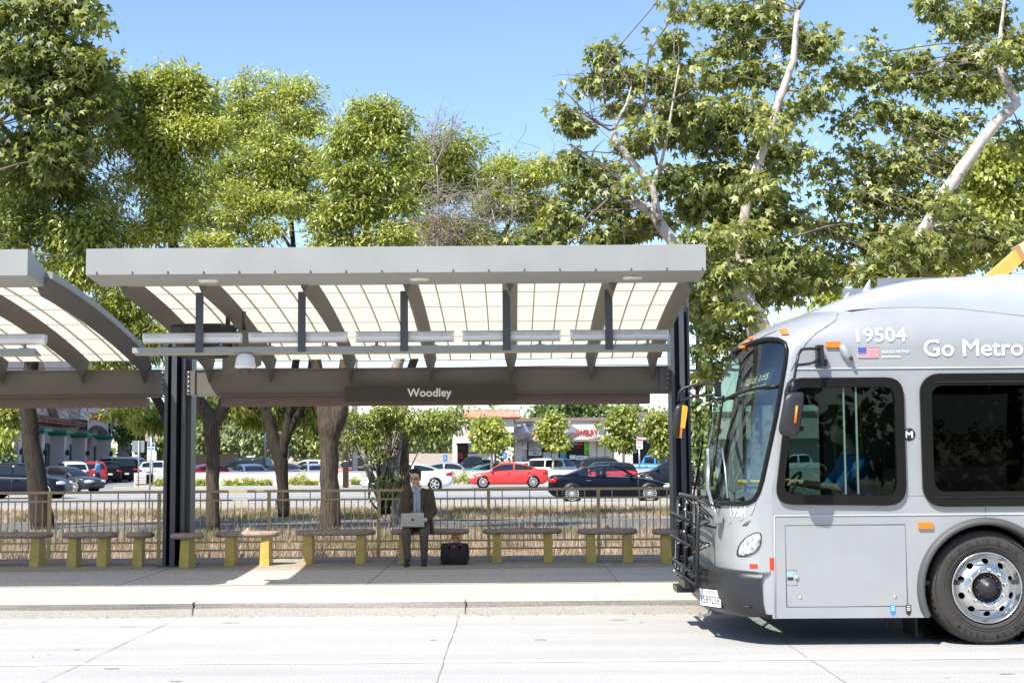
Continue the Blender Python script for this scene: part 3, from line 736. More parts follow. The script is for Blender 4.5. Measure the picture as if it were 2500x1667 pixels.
# windows: frames and glass
def windowset(poly_out, poly_in, Y, glass, nm, sgn=-1):
    pv, pf = plate(poly_out, [poly_in], .035); g = MB(); g.add([(a, Y+sgn*.012+c, b) for a, b, c in pv], pf); fr = g.build(nm, M['rubber'], BUS)
    g = MB(); k = len(poly_in); g.add([(a, Y-sgn*.008, b) for a, b in poly_in], [tuple(range(k))]); g.build('pane', glass, fr, fix=False); return fr
dout = rpoly([(2.295, 1.235), (3.455, 1.215), (3.455, 2.345), (2.445, 2.345)], [.16, .18, .16, .12]); din = rpoly([(2.37, 1.325), (3.375, 1.30), (3.375, 2.26), (2.50, 2.26)], [.10, .12, .10, .08])
fr = windowset(dout, din, YS, M['cabglass'], 'driver_window')
g = MB(); g.box(2.92, 2.935, YS-.004, YS+.02, 1.32, 2.26); g.box(3.03, 3.045, YS-.004, YS+.02, 1.32, 2.26); g.build('slider_bar', mat('window slider', (.10, .16, .13), .3), fr)
for k in range(4):
    a, b = 3.60+k*2.42, 6.00+k*2.42
    fr = windowset(rrect(a, b, 1.205, 2.375, .17), rrect(a+.1, b-.1, 1.335, 2.27, .10), YS, M['tint'], 'passenger_window')
    g = MB(); zt = 2.30; g.box(a+.12, b-.12, YS-.036, YS-.028, zt-.006, zt+.006); g.box(a+.12, b-.12, YS-.036, YS-.028, 1.285, 1.292); g.build('frame_ridge', M['black'], fr)
    if k:
        windowset(rrect(a, b, 1.205, 2.375, .17), rrect(a+.1, b-.1, 1.335, 2.27, .10), YF, M['tint'], 'passenger_window', 1)
# roof fairing
ZT = [(2.75, 2.985), (3.03, 3.10), (3.5, 3.225), (3.81, 3.262), (4.3, 3.285), (4.75, 3.295), (13.3, 3.30)]
ZB = [(2.75, 2.93), (3.1, 2.965), (3.5, 2.985), (3.9, 2.975), (4.5, 2.90), (5.2, 2.84), (13.3, 2.84)]
g = MB(); g.sm = True; xs_ = [2.72, 2.76, 2.85, 2.95, 3.05, 3.2, 3.35, 3.5, 3.65, 3.8, 4.0, 4.2, 4.5, 4.8, 5.2, 6, 13.3]
rings = []
for x in xs_:
    zb, zt = slerp(ZB, x), slerp(ZT, x); zt = max(zt, zb+.01); hb = HW(min(zb, 2.99)) + .006; pts = []
    u = min(1, (x-2.72)/.9)**.5; ht = (.95 if x > 3.5 else .95*max(.25, u))
    hb2 = hb if x > 3.0 else hb*max(.5, (x-2.72)/.28*.5+.5)
    for j in range(9):
        a = math.pi/2*j/8; yy = ht + (hb2-ht)*math.cos(a)**(.75); z_ = zb + (zt-zb)*math.sin(a)**(.85); pts.append((x, YC-yy, z_))
    pts.append((x, YC, zt+.012)); pts += [(p[0], 2*YC-p[1], p[2]) for p in reversed(pts[:-1])]
    rings.append(pts)
g.loft(rings, False, False); g.add(rings[-1], [tuple(range(len(rings[-1])))])
g.build('roof_fairing', M['silver_light'], BUS)
# drip rail, belt line, seams
def strip(pts, r, name, m, parent=BUS):
    MB().tube(pts, r, 6, True).build(name, m, parent)
strip([(x, YS-.004, 2.425) for x in (XE(2.42)+.0, XR-.1)], .008, 'drip_rail', M['silver_light'])
strip([(x, YS-.002, 1.135) for x in (XE(1.1)+.02, XR-.1)], .007, 'belt_rail', M['silver_light'])
strip([(XE(1.1)+.02, YS-.002, 1.135), (XE(.5)+.02, YS-.002, .26)], .006, 'corner_rail', M['silver_light'])
a0, a1, b0, b1 = 2.385, 3.44, .345, 1.052
for pts in ([(a0, b0), (a1, b0)], [(a1, b0), (a1, b1)], [(a1, b1), (a0, b1)], [(a0, b1), (a0, b0)]):
    strip([(x, YS+.001, z) for x, z in pts], .0045, 'panel_seam', M['seamline'])
for x0_, z0_, x1_, z1_ in ((3.475, 1.30, 3.62, 1.30), (4.15, 1.06, 4.15, 1.2)): strip([(x0_, YS+.002, z0_), (x1_, YS+.002, z1_)], .0035, 'panel_seam', M['seamline'])
pts = [onbus(*p) for p in ((2047, 765), (2040, 782), (2018, 797), (1990, 815), (1968, 838), (1948, 870), (1932, 905))]
strip([p + Vector((0, -.001, 0)) for p in pts], .0035, 'panel_seam', M['seamline'])
pts = [onbus(*p) for p in ((1847, 1218), (1843, 1240), (1836, 1256), (1810, 1270), (1780, 1278))]
strip(pts, .0035, 'panel_seam', M['seamline'])
for x in (2.505, 3.335):
    MB().lathe((x, YS-.001, .425), (0, -1, 0), [(.014, 0), (.012, .005), (0, .006)], 10).build('latch', M['chrome'], BUS)
g = MB(); zl = .60
for p_ in (((2.385, .53), (2.48, .53)), ((2.48, .53), (2.48, .665)), ((2.48, .665), (2.385, .665))): g.tube([(x, YS+.001, z) for x, z in p_[0:2]], .003, 5)
g.build('hatch_seam', M['seamline'], BUS)
MB().lathe((2.475, YS-.001, .60), (0, -1, 0), [(.022, 0), (.018, .012), (0, .014)], 12).build('hatch_knob', M['silver_light'], BUS)
MB().box(2.395, 2.447, YS-.004, YS-.001, .605, .645).build('sticker', mat('pale blue sticker', (.25, .55, .68), .5), BUS)
MB().box(2.397, 2.447, YS-.004, YS-.001, .577, .598).build('sticker', M['sign_dark'], BUS)
# decals and text
def decal(px0, px1, py0, py1, name, m, th=.004):
    pts = []; n = 6
    c = [onbus(px0, py0), onbus(px1, py0), onbus(px1, py1), onbus(px0, py1)]
    xa = (c[0].x+c[3].x)/2; xb = (c[1].x+c[2].x)/2; za = (c[2].z+c[3].z)/2; zb = (c[0].z+c[1].z)/2
    g = MB(); r0 = []; 
    for k in range(n+1):
        x = xa+(xb-xa)*k/n
        r0.append([(x, bodyY(x, za, th), za), (x, bodyY(x, zb, th), zb), (x, bodyY(x, zb, -.01), zb), (x, bodyY(x, za, -.01), za)])
    g.loft(r0, True, True); return g.build(name, m, BUS), (xa, xb, za, zb)
def bustext(body, px0, px1, pyb, pyt, m, bold=.02, name='lettering'):
    a = onbus(px0, pyb); b = onbus(px1, pyb); tz = onbus(px0, pyt)
    v, f = fit_text(body, a.x, b.x, tz.z-a.z); v, f = bolder(v, f, bold*(tz.z-a.z)*.6)
    z0 = a.z; g = MB(); g.add([(x, -c, z0+y) for x, y, c in v], f)
    me_v = g.v
    # subdivide long faces by converting to mesh and letting bmesh triangulate
    import bmesh
    bm = bmesh.new(); vs = [bm.verts.new(p) for p in me_v]
    for ff in g.f:
        try: bm.faces.new([vs[i] for i in ff])
        except ValueError: pass
    g2 = MB(); bm.verts.index_update()
    g2.add([(q.co.x, bodyY(q.co.x, q.co.z, .006)+q.co.y, q.co.z) for q in bm.verts], [tuple(q.index for q in ff.verts) for ff in bm.faces]); bm.free()
    return g2.build(name, m, BUS, fix=False)
bustext('19504', 2092, 2212, 834, 802, M['decal'], .05)
bustext('Go Metro', 2256, 2497, 869, 829, M['decal'], .05)
bustext('323.GO.METRO', 2153, 2219, 862, 855, M['decalwhite'], .03)
bustext('metro.net', 2153, 2198, 873, 866, M['decalwhite'], .03)
bustext('19504', 1783, 1821, 1260, 1231, M['decalwhite'], .01)
# flag
f0, (xa, xb, za, zb) = decal(2094, 2145, 848, 874, 'flag', M['decalwhite'])
g = MB(); h = (zb-za)/13
for k in range(0, 13, 2):
    z0_, z1_ = za+k*h, za+(k+1)*h; g.add([(xa, bodyY(xa, z0_, .006), z0_), (xb, bodyY(xb, z0_, .006), z0_), (xb, bodyY(xb, z1_, .006), z1_), (xa, bodyY(xa, z1_, .006), z1_)], [(0, 1, 2, 3)])
g.build('stripes', mat('flag red', (.55, .06, .06), .5), f0, fix=False)
g = MB(); g.add([(xa, bodyY(xa, za+6*h, .008), za+6*h), (xa+(xb-xa)*.4, bodyY(xa, za+6*h, .008), za+6*h), (xa+(xb-xa)*.4, bodyY(xa, zb, .008), zb), (xa, bodyY(xa, zb, .008), zb)], [(0, 1, 2, 3)]); g.build('canton', mat('flag blue', (.06, .1, .4), .5), f0, fix=False)
# round M badge
c = onbus(2219, 1060)
root = MB().lathe((c.x, YS-.002, c.z), (0, -1, 0), [(0, .004), (.054, .004), (.056, 0)], 32).build('badge', M['black'], BUS)
v, f = fit_text('M', c.x-.034, c.x+.034, .056, .03); MB().add([(a, YS-.0075, c.z-.028+b) for a, b, c_ in v], f).build('badge_letter', M['decalwhite'], root, fix=False)
# small decals on the skirt
for px, m_ in ((2180, mat('blue jack decal', (.03, .25, .6), .5)), (2218, M['black'])):
    c = onbus(px, 1490); g = MB(); g.box(c.x-.023, c.x+.023, YS-.0045, YS-.002, c.z-.015, c.z+.05)
    g.add([(c.x-.023, YS-.0045, c.z-.017), (c.x+.023, YS-.0045, c.z-.017), (c.x, YS-.0045, c.z-.045)], [(0, 1, 2)]); dcl = g.build('decal', m_, BUS)
    g = MB()
    for k in range(3): g.box(c.x-.014, c.x+.014, YS-.006, YS-.005, c.z+.002+k*.016, c.z+.01+k*.016)
    g.build('decal_lines', M['decalwhite'], dcl)
# lamps and reflectors
decal(1830, 1849, 1376, 1387, 'reflector', M['red'], .004); decal(1879, 1890, 1361, 1390, 'reflector', M['red'], .004)
for (a, b, c_, d_) in ((2241, 2277, 1275, 1290), (2016, 2050, 834, 848), (1903, 1922, 803, 817)):
    o_, _ = decal(a, b, c_, d_, 'marker_lamp', M['amber'], .022)
for px, py in ((1838, 826), (1826, 836), (1815, 848)):
    p = onbus(px, py); MB().ell(p, .05, .03, .018, 10, 6).build('marker_lamp', M['amber'], BUS)
g = MB(); pts = [onbus(*p) for p in ((1852, 829), (1868, 820), (1884, 813), (1896, 808))]
g.tube([p+Vector((0, 0, .0)) for p in pts], .008, 6); g.build('roof_vent', M['seamline'], BUS)
# headlight
hl = [(1797, 1359), (1799, 1340), (1808, 1322), (1826, 1306), (1846, 1298), (1858, 1299), (1860, 1312), (1855, 1334), (1840, 1350), (1818, 1360)]
def patch(pix, off, name, m, parent=BUS, sc=1.0):
    P = [onbus(*p) for p in rpoly([(p[0], p[1]) for p in pix], 10, 3)]; cx = sum(p.x for p in P)/len(P); cz = sum(p.z for p in P)/len(P)
    rings = []
    for s_, o_ in ((1.0*sc, -.01), (1.0*sc, off), (.96*sc, off+.008), (.7*sc, off+.016), (.35*sc, off+.02), (.02, off+.021)):
        r = []
        for p in P:
            x = cx+(p.x-cx)*s_; z = cz+(p.z-cz)*s_; r.append((x, bodyY(x, z, o_), z))
        rings.append(r)
    g = MB(); g.sm = True; g.loft(rings, True); return g.build(name, m, parent)
hr = patch(hl, .0, 'headlight', M['black'], sc=1.0)
hm = bpy.data.materials.new('headlight lens'); hm.use_nodes = True; tt = hm.node_tree; bb = tt.nodes['Principled BSDF']; bb.inputs['Metallic'].default_value = .7; bb.inputs['Roughness'].default_value = .14; bb.inputs['Coat Weight'].default_value = 1
vo = tt.nodes.new('ShaderNodeTexVoronoi'); vo.inputs['Scale'].default_value = 16; tco = tt.nodes.new('ShaderNodeTexCoord'); tt.links.new(tco.outputs['Object'], vo.inputs['Vector'])
rp = tt.nodes.new('ShaderNodeValToRGB'); rp.color_ramp.elements[0].color = (.12, .12, .12, 1); rp.color_ramp.elements[1].color = (.9, .9, .88, 1); rp.color_ramp.elements[1].position = .5; tt.links.new(vo.outputs['Distance'], rp.inputs[0]); tt.links.new(rp.outputs[0], bb.inputs['Base Color'])
bp_ = tt.nodes.new('ShaderNodeBump'); bp_.inputs['Strength'].default_value = .8; bp_.inputs['Distance'].default_value = .03; tt.links.new(vo.outputs['Distance'], bp_.inputs['Height']); tt.links.new(bp_.outputs[0], bb.inputs['Normal'])
patch(hl, .012, 'headlight_lens', hm, hr, sc=.90)
g = MB(); pts = [onbus(*p) for p in ((1813, 1283), (1822, 1278), (1832, 1270))]
g.tube([p+Vector((.004, 0, 0)) for p in pts], [.008, .018, .006], 6); g.build('air_intake', M['seamline'], BUS)
# bumper
g = MB(); g.sm = True
def bring(z, off, drop=0):
    out = []
    for t in np.linspace(-1, 1, 41):
        out.append((bodyX(t, .5) - off, YC + (1.3+min(off, .012))*t, z + drop*abs(t)**4))
    return out
g.loft([bring(.655, -.02), bring(.66, .03, -.02), bring(.645, .085, -.02), bring(.60, .105, -.02), bring(.42, .10), bring(.30, .075), bring(.255, .03, .0), bring(.25, -.05)], False)
bmp = g.build('bumper', M['bumper'], BUS)
g = MB(); g.tube([(bodyX(t, .5)-.08, YC-1.318 if False else YC+1.31*t, .345) for t in np.linspace(-.98, -.6, 12)], .006, 6); g.build('bumper_crease', M['black'], bmp)
# number plate (faces forward, turned to the bumper)
nrm = Vector((-.86, -.50, -.05)).normalized(); tang = Vector((nrm.y, -nrm.x, 0)); tang = -tang if tang.y > 0 else tang
pc = Vector((bodyX(-.66, .5)-.125, YC-.66*1.3, .385))
def plq(u, w, d): return pc + tang*(-u) * -1 + Vector((0, 0, w)) + nrm*d
g = MB()
for s0, s1, d0, d1, mi_ in ((-.165, .165, -.02, .0, 0),):
    vs = [pc + tang*u + Vector((0, 0, w)) + nrm*d for u in (s0, s1) for w in (-.085, .085) for d in (d0, d1)]
    g.add(vs, [(0, 1, 3, 2), (4, 6, 7, 5), (0, 4, 5, 1), (2, 3, 7, 6), (0, 2, 6, 4), (1, 5, 7, 3)])
lp = g.build('number_plate', M['black'], BUS)
vs = [pc + tang*u + Vector((0, 0, w)) + nrm*.004 for u, w in ((-.152, -.074), (.152, -.074), (.152, .074), (-.152, .074))]
MB().add(vs, [(0, 1, 2, 3)]).build('plate_face', M['white'], lp, fix=False)
v, f = fit_text('1589258', -.135, .135, .07, .01)
# text reads left to right for someone in front of the bus: their left is -tang direction seen from -x
dirr = tang if tang.cross(Vector((0, 0, 1))).dot(nrm) > 0 else -tang
MB().add([pc + dirr*a + Vector((0, 0, -.05+b)) + nrm*.006 for a, b, c_ in v], f).build('plate_number', M['dark_paint'], lp, fix=False)
v, f = fit_text('CALIFORNIA', -.07, .07, .02, .01); MB().add([pc + dirr*a + Vector((0, 0, .045+b)) + nrm*.006 for a, b, c_ in v], f).build('plate_heading', M['redlens'], lp, fix=False)
# fenders, wheels
for cx_ in (CX, RX2):
    g = MB(); g.sm = True; rings = []
    for a in [math.pi*(-.13) + math.pi*1.26*k/36 for k in range(37)]:
        c_, s_ = math.cos(a), math.sin(a)
        r = []
        for rr, yy in ((.625, YS+.005), (.622, YS-.012), (.60, YS-.045), (.575, YS-.05), (.560, YS-.03), (.556, YS+.25)):
            r.append((cx_+rr*c_, yy, max(.255, CZ+rr*s_)))
        rings.append(r)
    g.loft(rings, False); g.build('fender', M['fender'], BUS)
    g = MB(); g.lathe((cx_, YS+.28, CZ), (0, 1, 0), [(.6, -.02), (.6, .5), (.01, .5)], 30); g.build('wheel_well', M['black'], BUS)
def bus_wheel(cx_, Yo):
    R = .497; c = Vector((cx_, Yo, R)); ax = (0, 1, 0)
    g = MB(); prof = [(.305, .05), (.312, .01), (.335, -.008), (.36, -.012), (.40, -.016), (.44, -.013), (.468, -.002), (.482, .012)]
    g.lathe(c, ax, prof, 72)
    # tread with notched shoulder
    rings = []
    for r_, d_ in ((.482, .012), (.494, .03), (.497, .06), (.497, .26), (.48, .29), (.3, .29)):
        rings.append([c + Vector((math.cos(2*math.pi*j/144)*(r_-(.012 if j % 3 == 0 and .02 < d_ < .05 else 0)), d_, math.sin(2*math.pi*j/144)*(r_-(.012 if j % 3 == 0 and .02 < d_ < .05 else 0)))) for j in range(144)])
    g.sm = False; g.loft(rings, True)
    for rr in (.352, .378, .458): g.lathe(c, ax, [(rr-.003, -.006), (rr, -.0185), (rr+.003, -.006)], 60)
    w = g.build('wheel', mat('tyre rubber', (.040, .036, .033), .75, var=.15, vscale=12, bump=.2, bscale=60), BUS)
    # rim
    g = MB()
    g.lathe(c, ax, [(.308, .04), (.312, -.004), (.303, -.012), (.296, -.004), (.290, .03), (.272, .055), (.258, .06)], 60)
    g.lathe(c, ax, [(.195, .0), (.175, -.012), (.15, -.016), (.12, -.012), (.118, .03)], 48)
    nh = 10
    rp_ = []
    segs = 80
    for j in range(segs):       # disc annulus with holes: faces left out where a hole sits
        pass
    hol = [[(.228*math.cos(2*math.pi*(k+.5)/nh)+.024*math.cos(a)*math.cos(2*math.pi*(k+.5)/nh)-.03*math.sin(a)*math.sin(2*math.pi*(k+.5)/nh),
             .228*math.sin(2*math.pi*(k+.5)/nh)+.024*math.cos(a)*math.sin(2*math.pi*(k+.5)/nh)+.03*math.sin(a)*math.cos(2*math.pi*(k+.5)/nh)) for a in [2*math.pi*i/14 for i in range(14)]] for k in range(nh)]
    circ = lambda r_, n_: [(r_*math.cos(2*math.pi*i/n_), r_*math.sin(2*math.pi*i/n_)) for i in range(n_)]
    pv, pf = plate(circ(.26, 60), hol + [circ(.19, 40)], .012)
    def coney(a, b): r_ = math.hypot(a, b); return .06 - (.26-r_)*.75
    g.add([(cx_+a, Yo + coney(a, b) + t_, R+b) for a, b, t_ in pv], pf)
    rm = g.build('rim', M['chrome'], w)
    for k in range(10):
        a = 2*math.pi*(k+.25)/10; p = c + Vector((.155*math.cos(a), -.014, .155*math.sin(a)))
        MB().lathe(p, (0, -1, 0), [(.021, 0), (.019, .008), (.015, .026), (.0, .03)], 10).build('lug_nut', M['chrome'], rm)
    g = MB(); g.lathe(c, ax, [(.118, -.02), (.108, -.02), (.105, -.005), (.088, -.01), (.084, -.05), (.06, -.055), (.057, -.085), (.0, -.088)], 26)
    for k in range(10):
        a = 2*math.pi*k/10; g.lathe(c + Vector((.096*math.cos(a), -.018, .096*math.sin(a))), (0, -1, 0), [(.01, 0), (.009, .014), (0, .015)], 8)
    g.build('hub', M['bumper'], rm)
    for txt, a0, a1, rr, up in (('GOODYEAR', 140, 48, .395, 1), ('METRO MILER', 232, 312, .42, -1)):
        g = MB(); n_ = len(txt)
        for k, ch in enumerate(txt):
            if ch == ' ': continue
            a = rad(a0 + (a1-a0)*k/(n_-1)); hgt = .042 if up == 1 else .03; v, f = fit_text(ch, -.013, .013, hgt, .03)
            r0 = Vector((math.cos(a), math.sin(a))); th = Vector((math.sin(a), -math.cos(a)))*up
            g.add([(cx_ + (r0*(rr) + r0*(y-hgt/2)*up + th*x).x, Yo-.0185, R + (r0*rr + r0*(y-hgt/2)*up + th*x).y) for x, y, _ in v], f)
        g.build('tyre_lettering', mat('worn tyre lettering', (.022, .02, .019), .6), w, fix=False)
    return w
bus_wheel(CX, YS+.03)
bus_wheel(RX2, YS+.03)
g = MB(); g.box(2.6, 13, YS+.25, YF-.25, .32, .5); g.build('chassis', M['black'], BUS)
g = MB(); g.box(3.53, 3.55, YS+.1, YS+.5, .07, .3)
for x in (3.28, 3.34): g.cyl((x, YS+.1, .3), (x, YS+.1, .2), .018, n=8); g.cyl((x, YS+.1, .2), (x, YS+.1, .15), .006, n=6)
g.build('mud_flap', M['rubber'], BUS)
# roof fins, charging rails, arm
for (px, py, pxt, pyt, Y) in ((2114, 722, 2127, 682, 13.35), (2062, 738, 2073, 714, 13.6)):
    b_ = at(px, py, Y); t_ = at(pxt, pyt, Y); h = t_.z-b_.z; rings = []
    for k in range(7):
        u = k/6; w_ = .02*(1-u)+.004; x0_ = b_.x-.062+ (u**1.7)*.10; x1_ = b_.x+.05-u*.005
        rings.append([(x0_, Y, b_.z-.06+u*(h+.06)), ((x0_*.6+x1_*.4), Y-w_*1.3, b_.z-.06+u*(h+.06)), (x1_, Y-w_, b_.z-.06+u*(h+.06)), (x1_, Y+w_, b_.z-.06+u*(h+.06)), ((x0_*.6+x1_*.4), Y+w_*1.3, b_.z-.06+u*(h+.06))])
    g = MB(); g.sm = True; g.loft(rings, True, True); g.build('roof_fin', M['silver_light'], BUS)
for Y, xa in ((13.75, 3.56), (14.6, 3.42)):
    z0_ = 3.30
    g = MB(); g.box(xa, 6.5, Y-.02, Y+.02, z0_-.03, z0_+.075); rl = g.build('charging_rail', M['steel'], BUS)
    for x in (xa+.22, 5.9): MB().lathe((x, Y-.06, z0_-.09), (0, 0, 1), [(.03, 0), (.05, .01), (.03, .02), (.05, .035), (.03, .045), (.05, .06), (.03, .07), (.045, .09), (.03, .11)], 14).build('insulator', M['brown_steel'], rl)
    g = MB(); g.box(xa+.80-.1, xa+1.14, Y-.03, Y+.03, z0_-.02, z0_+.085); g.box(xa+1.62, xa+2.0, Y-.03, Y+.03, z0_-.02, z0_+.085); g.build('warning_cover', mat('faded red cover', (.42, .09, .08), .5), rl)
    g = MB(); g.box(xa+1.15, xa+1.42, Y-.03, Y+.03, z0_-.01, z0_+.1); g.build('white_cover', M['white'], rl)
    g = MB()
    for x in (xa+.32, xa+.56): g.add([(x-.03, Y-.022, z0_), (x+.03, Y-.022, z0_), (x, Y-.022, z0_+.05)], [(0, 1, 2)])
    g.build('warning_triangle', M['amber'], rl)
M['armyellow'] = mat('yellow arm paint', (.75, .42, .10), .45)
g = MB(); a_ = at(2412, 690, 14.3); b_ = at(2530, 585, 14.3)
d_ = (b_-a_).normalized(); rm_ = Matrix.Rotation(-math.atan2(d_.z, d_.x), 3, 'Y')
g.obox((a_+b_)/2 + d_*.0, (b_-a_).length, .16, .13, rm_); e = b_
arm = g.build('pantograph_arm', M['armyellow'], BUS)
g = MB(); p1_ = at(2484, 616, 14.2); p2_ = at(2600, 560, 14.2); dd_ = (p2_-p1_).normalized(); g.obox((p1_+p2_)/2+Vector((.05, 0, 0)), .62, .24, .17, Matrix.Rotation(-math.atan2(dd_.z, dd_.x), 3, 'Y')); g.build('arm_cover', mat('cream arm cover', (.72, .56, .33), .5), arm)
g = MB(); g.obox((a_.x-.02, 14.3, 3.33), .3, .3, .1); g.obox((a_.x+.9, 14.3, 3.33), 1.4, .5, .06); g.build('arm_base', M['armyellow'], arm)
# camera pod and mirror bracket on the side
c = onbus(2067, 868)
g = MB(); rm_ = Matrix.Rotation(rad(-28), 3, 'Y'); g.ell((c.x-.01, bodyY(c.x, c.z)-.012, c.z+.02), .045, .055, .09, 14, 10, rm_); pod = g.build('camera_pod', M['silver'], BUS)
g = MB(); g.ell((c.x+.025, bodyY(c.x, c.z)-.06, c.z-.03), .02, .02, .02, 10, 8); g.build('pod_lens', mat('camera lens', (.05, .03, .04), .05), pod)
# near mirror
mr = MB(); y0_ = 12.20
pt = lambda x, y, Y=12.2: at(x, y, Y)
b0_ = onbus(1998, 870)
mr.obox((b0_.x, b0_.y-.05, b0_.z), .055, .10, .19); mr.obox((b0_.x+.015, b0_.y-.03, b0_.z-.06), .10, .06, .06)
mr.tube([(b0_.x, b0_.y-.08, b0_.z+.06), pt(1975, 851, 12.35), pt(1957, 853, 12.28), pt(1949, 866), pt(1944, 894), pt(1938, 930), pt(1936, 960)], .013, 8)
mr.tube([(b0_.x, b0_.y-.08, b0_.z-.04), pt(1975, 888, 12.3), pt(1948, 891), pt(1944, 896)], .012, 8)
mr.tube([pt(1936, 925), pt(1924, 935), pt(1918, 955), pt(1915, 985)], .010, 8); mr.cyl(pt(1936, 930), pt(1935, 962), .02, n=10)
ma = mr.build('mirror_arm', M['black'], BUS)
def mirror_shell(pix, Y, dep, name, m, par):
    P = rpoly(pix, 12, 4); c0 = (sum(p[0] for p in P)/len(P), sum(p[1] for p in P)/len(P)); rings = []
    for s_, d in ((.80, -dep/2), (.95, -dep/2+.015), (1.0, -dep/4), (1.0, dep/4), (.96, dep/2), (.02, dep/2)):
        rings.append([at(c0[0]+(p[0]-c0[0])*s_, c0[1]+(p[1]-c0[1])*s_, Y+d) for p in P])
    g = MB(); g.sm = True; g.loft(rings, True, True); return g.build(name, m, par)
mh = mirror_shell([(1927, 957), (1962, 958), (1964, 972), (1952, 1056), (1943, 1067), (1905, 1062), (1900, 1048), (1915, 968)], 12.18, .16, 'mirror_head', M['bumper'], BUS)
g = MB(); p0_ = at(1946, 990, 12.09); p1_ = at(1941, 1033, 12.09)
g.tube([p0_, (p0_+p1_)/2, p1_], .012, 6); g.build('mirror_indicator', M['amber'], mh)
# far mirror
Y = 15.45
g = MB()
g.tube([at(1750, 938, 15.1), at(1725, 935, 15.3), at(1690, 941, Y), at(1668, 948, Y), at(1659, 957, Y), at(1656, 980, Y)], .015, 8)
g.tube([at(1752, 963, 15.1), at(1705, 966, 15.3), at(1680, 972, Y), at(1660, 980, Y)], .014, 8); g.tube([at(1680, 953, Y), at(1690, 964, Y), at(1705, 966, 15.35)], .012, 8); g.tube([at(1723, 936, 15.3), at(1724, 962, 15.3)], .01, 6)
g.obox(at(1752, 950, 15.05), .06, .1, .16); g.build('mirror_arm', M['black'], BUS)
mh = mirror_shell([(1652, 987), (1666, 985), (1668, 1000), (1662, 1060), (1659, 1070), (1645, 1066), (1641, 1050), (1643, 1010)], Y, .22, 'mirror_head', M['bumper'], BUS)
g = MB(); P = [(1666, 988), (1678, 991), (1679, 1000), (1672, 1046), (1661, 1043)]; g.prism(P, lambda a, b: at(a, b, Y-.13), lambda a, b: at(a, b, Y-.09)); g.build('mirror_back', mat('yellow mirror back', (.75, .40, .04), .4), mh)
g = MB(); g.prism([(1661, 1044), (1666, 1045), (1664, 1070), (1659, 1068)], lambda a, b: at(a, b, Y-.13), lambda a, b: at(a, b, Y-.10)); g.build('mirror_trim', M['amber'], mh)
# wipers
g = MB(); P = [(1743, 1095), (1744, 1130), (1743, 1190), (1752, 1225), (1765, 1262)]
ptsw = [onbus(*p) + Vector((-.05, 0, 0)) for p in P]; g.tube(ptsw, .011, 6); g.tube([p+Vector((-.012, .02, 0)) for p in ptsw], .008, 6)
g.obox(ptsw[-1]+Vector((0, 0, -.02)), .08, .10, .06); wp = g.build('wiper_arm', M['steel'], BUS)
g = MB(); P = [(1774, 966), (1768, 1000), (1760, 1060), (1753, 1110), (1750, 1150)]; g.tube([onbus(*p)+Vector((-.03, 0, 0)) for p in P], .014, 6); g.build('wiper_blade', M['rubber'], wp)
g = MB(); P = [(1771, 1095), (1778, 1140), (1785, 1215)]; g.tube([onbus(*p)+Vector((-.03, 0, 0)) for p in P], .009, 6); g.build('wiper_arm', M['steel'], BUS)
g = MB(); g.tube([(bodyX(.55, 1.3)-.05, YC+.72, 1.22), (bodyX(.5, 1.8)-.05, YC+.6, 1.75), (bodyX(.5, 1.8)-.05, YC+.55, 1.85)], .011, 6); g.build('wiper_arm', M['rubber'], BUS)
# bike rack folded up against the nose
rk = []
def T(name, pts, r, m=M['black'], par=None): return MB().tube(pts, r, 6).build(name, m, par)
RACK = thing('bike_rack', (1.5, 13.9, .5), 'folded black steel bicycle rack on the front of the bus', 'bike rack')
xo, xi = 1.66, 1.84
g = MB()
for x, y0_, y1_, z0_, z1_ in ((xo, 13.05, 14.75, .50, 1.28),):
    g.tube([(x, y0_, z0_), (x+.03, y0_, z1_-.1), (x+.05, y0_+.1, z1_), (x+.05, y1_-.1, z1_), (x+.03, y1_, z1_-.1), (x, y1_, z0_), (x, y0_, z0_)], .018, 7)
g.build('outer_frame', M['bumper'], RACK)
for k, (y, zz_) in enumerate(((13.35, 0), (14.0, 0), (14.65, 0))):
    g = MB()
    g.tube([(xo+.02, y, .45), (xo+.03, y, 1.22)], .016, 6); g.tube([(xi+.02, y+.06, .45), (xi+.04, y+.06, 1.12)], .014, 6)
    for i in range(3):
        z = .55+i*.22; g.tube([(xo, y-.05, z), (xi+.03, y+.1, z+.07), (xo, y+.2, z+.1)], .008, 5)
    g.build('support_arm', M['black'], RACK)
for k in range(3):
    g = MB(); z = .62+k*.23
    g.tube([(xo-.05, 13.1, z), (xo-.05, 14.65, z+.02)], .012, 6); g.tube([(xo+.09, 13.1, z+.02), (xo+.09, 14.65, z+.03)], .012, 6)
    for i in range(6):
        y = 13.12+i*.33; g.tube([(xo-.05, y, z), (xo+.02, y+.05, z-.05), (xo+.09, y+.1, z+.02)], .008, 5)
    g.build('wheel_tray', M['black'], RACK)
g = MB()
for i in range(4): g.tube([(xo+.22, 13.2+i*.3, 1.05), (xo+.02, 13.1+i*.3, 1.25), (xi+.1, 13.3+i*.3, 1.2)], .010, 5)
g.tube([(xo+.02, 13.05, 1.26), (xi+.12, 13.1, 1.17), (xi+.14, 13.2, .98), (xo+.1, 13.2, 1.03)], .012, 6); g.build('hook_arm', M['black'], RACK)
rr = random.Random(5)
for i in range(14): MB().ell((xo+rr.choice((-.02, .0, .1)), rr.uniform(13.0, 14.7), rr.uniform(.5, 1.26)), .015, .015, .015, 7, 5).build('joint_bolt', M['chrome'], RACK)
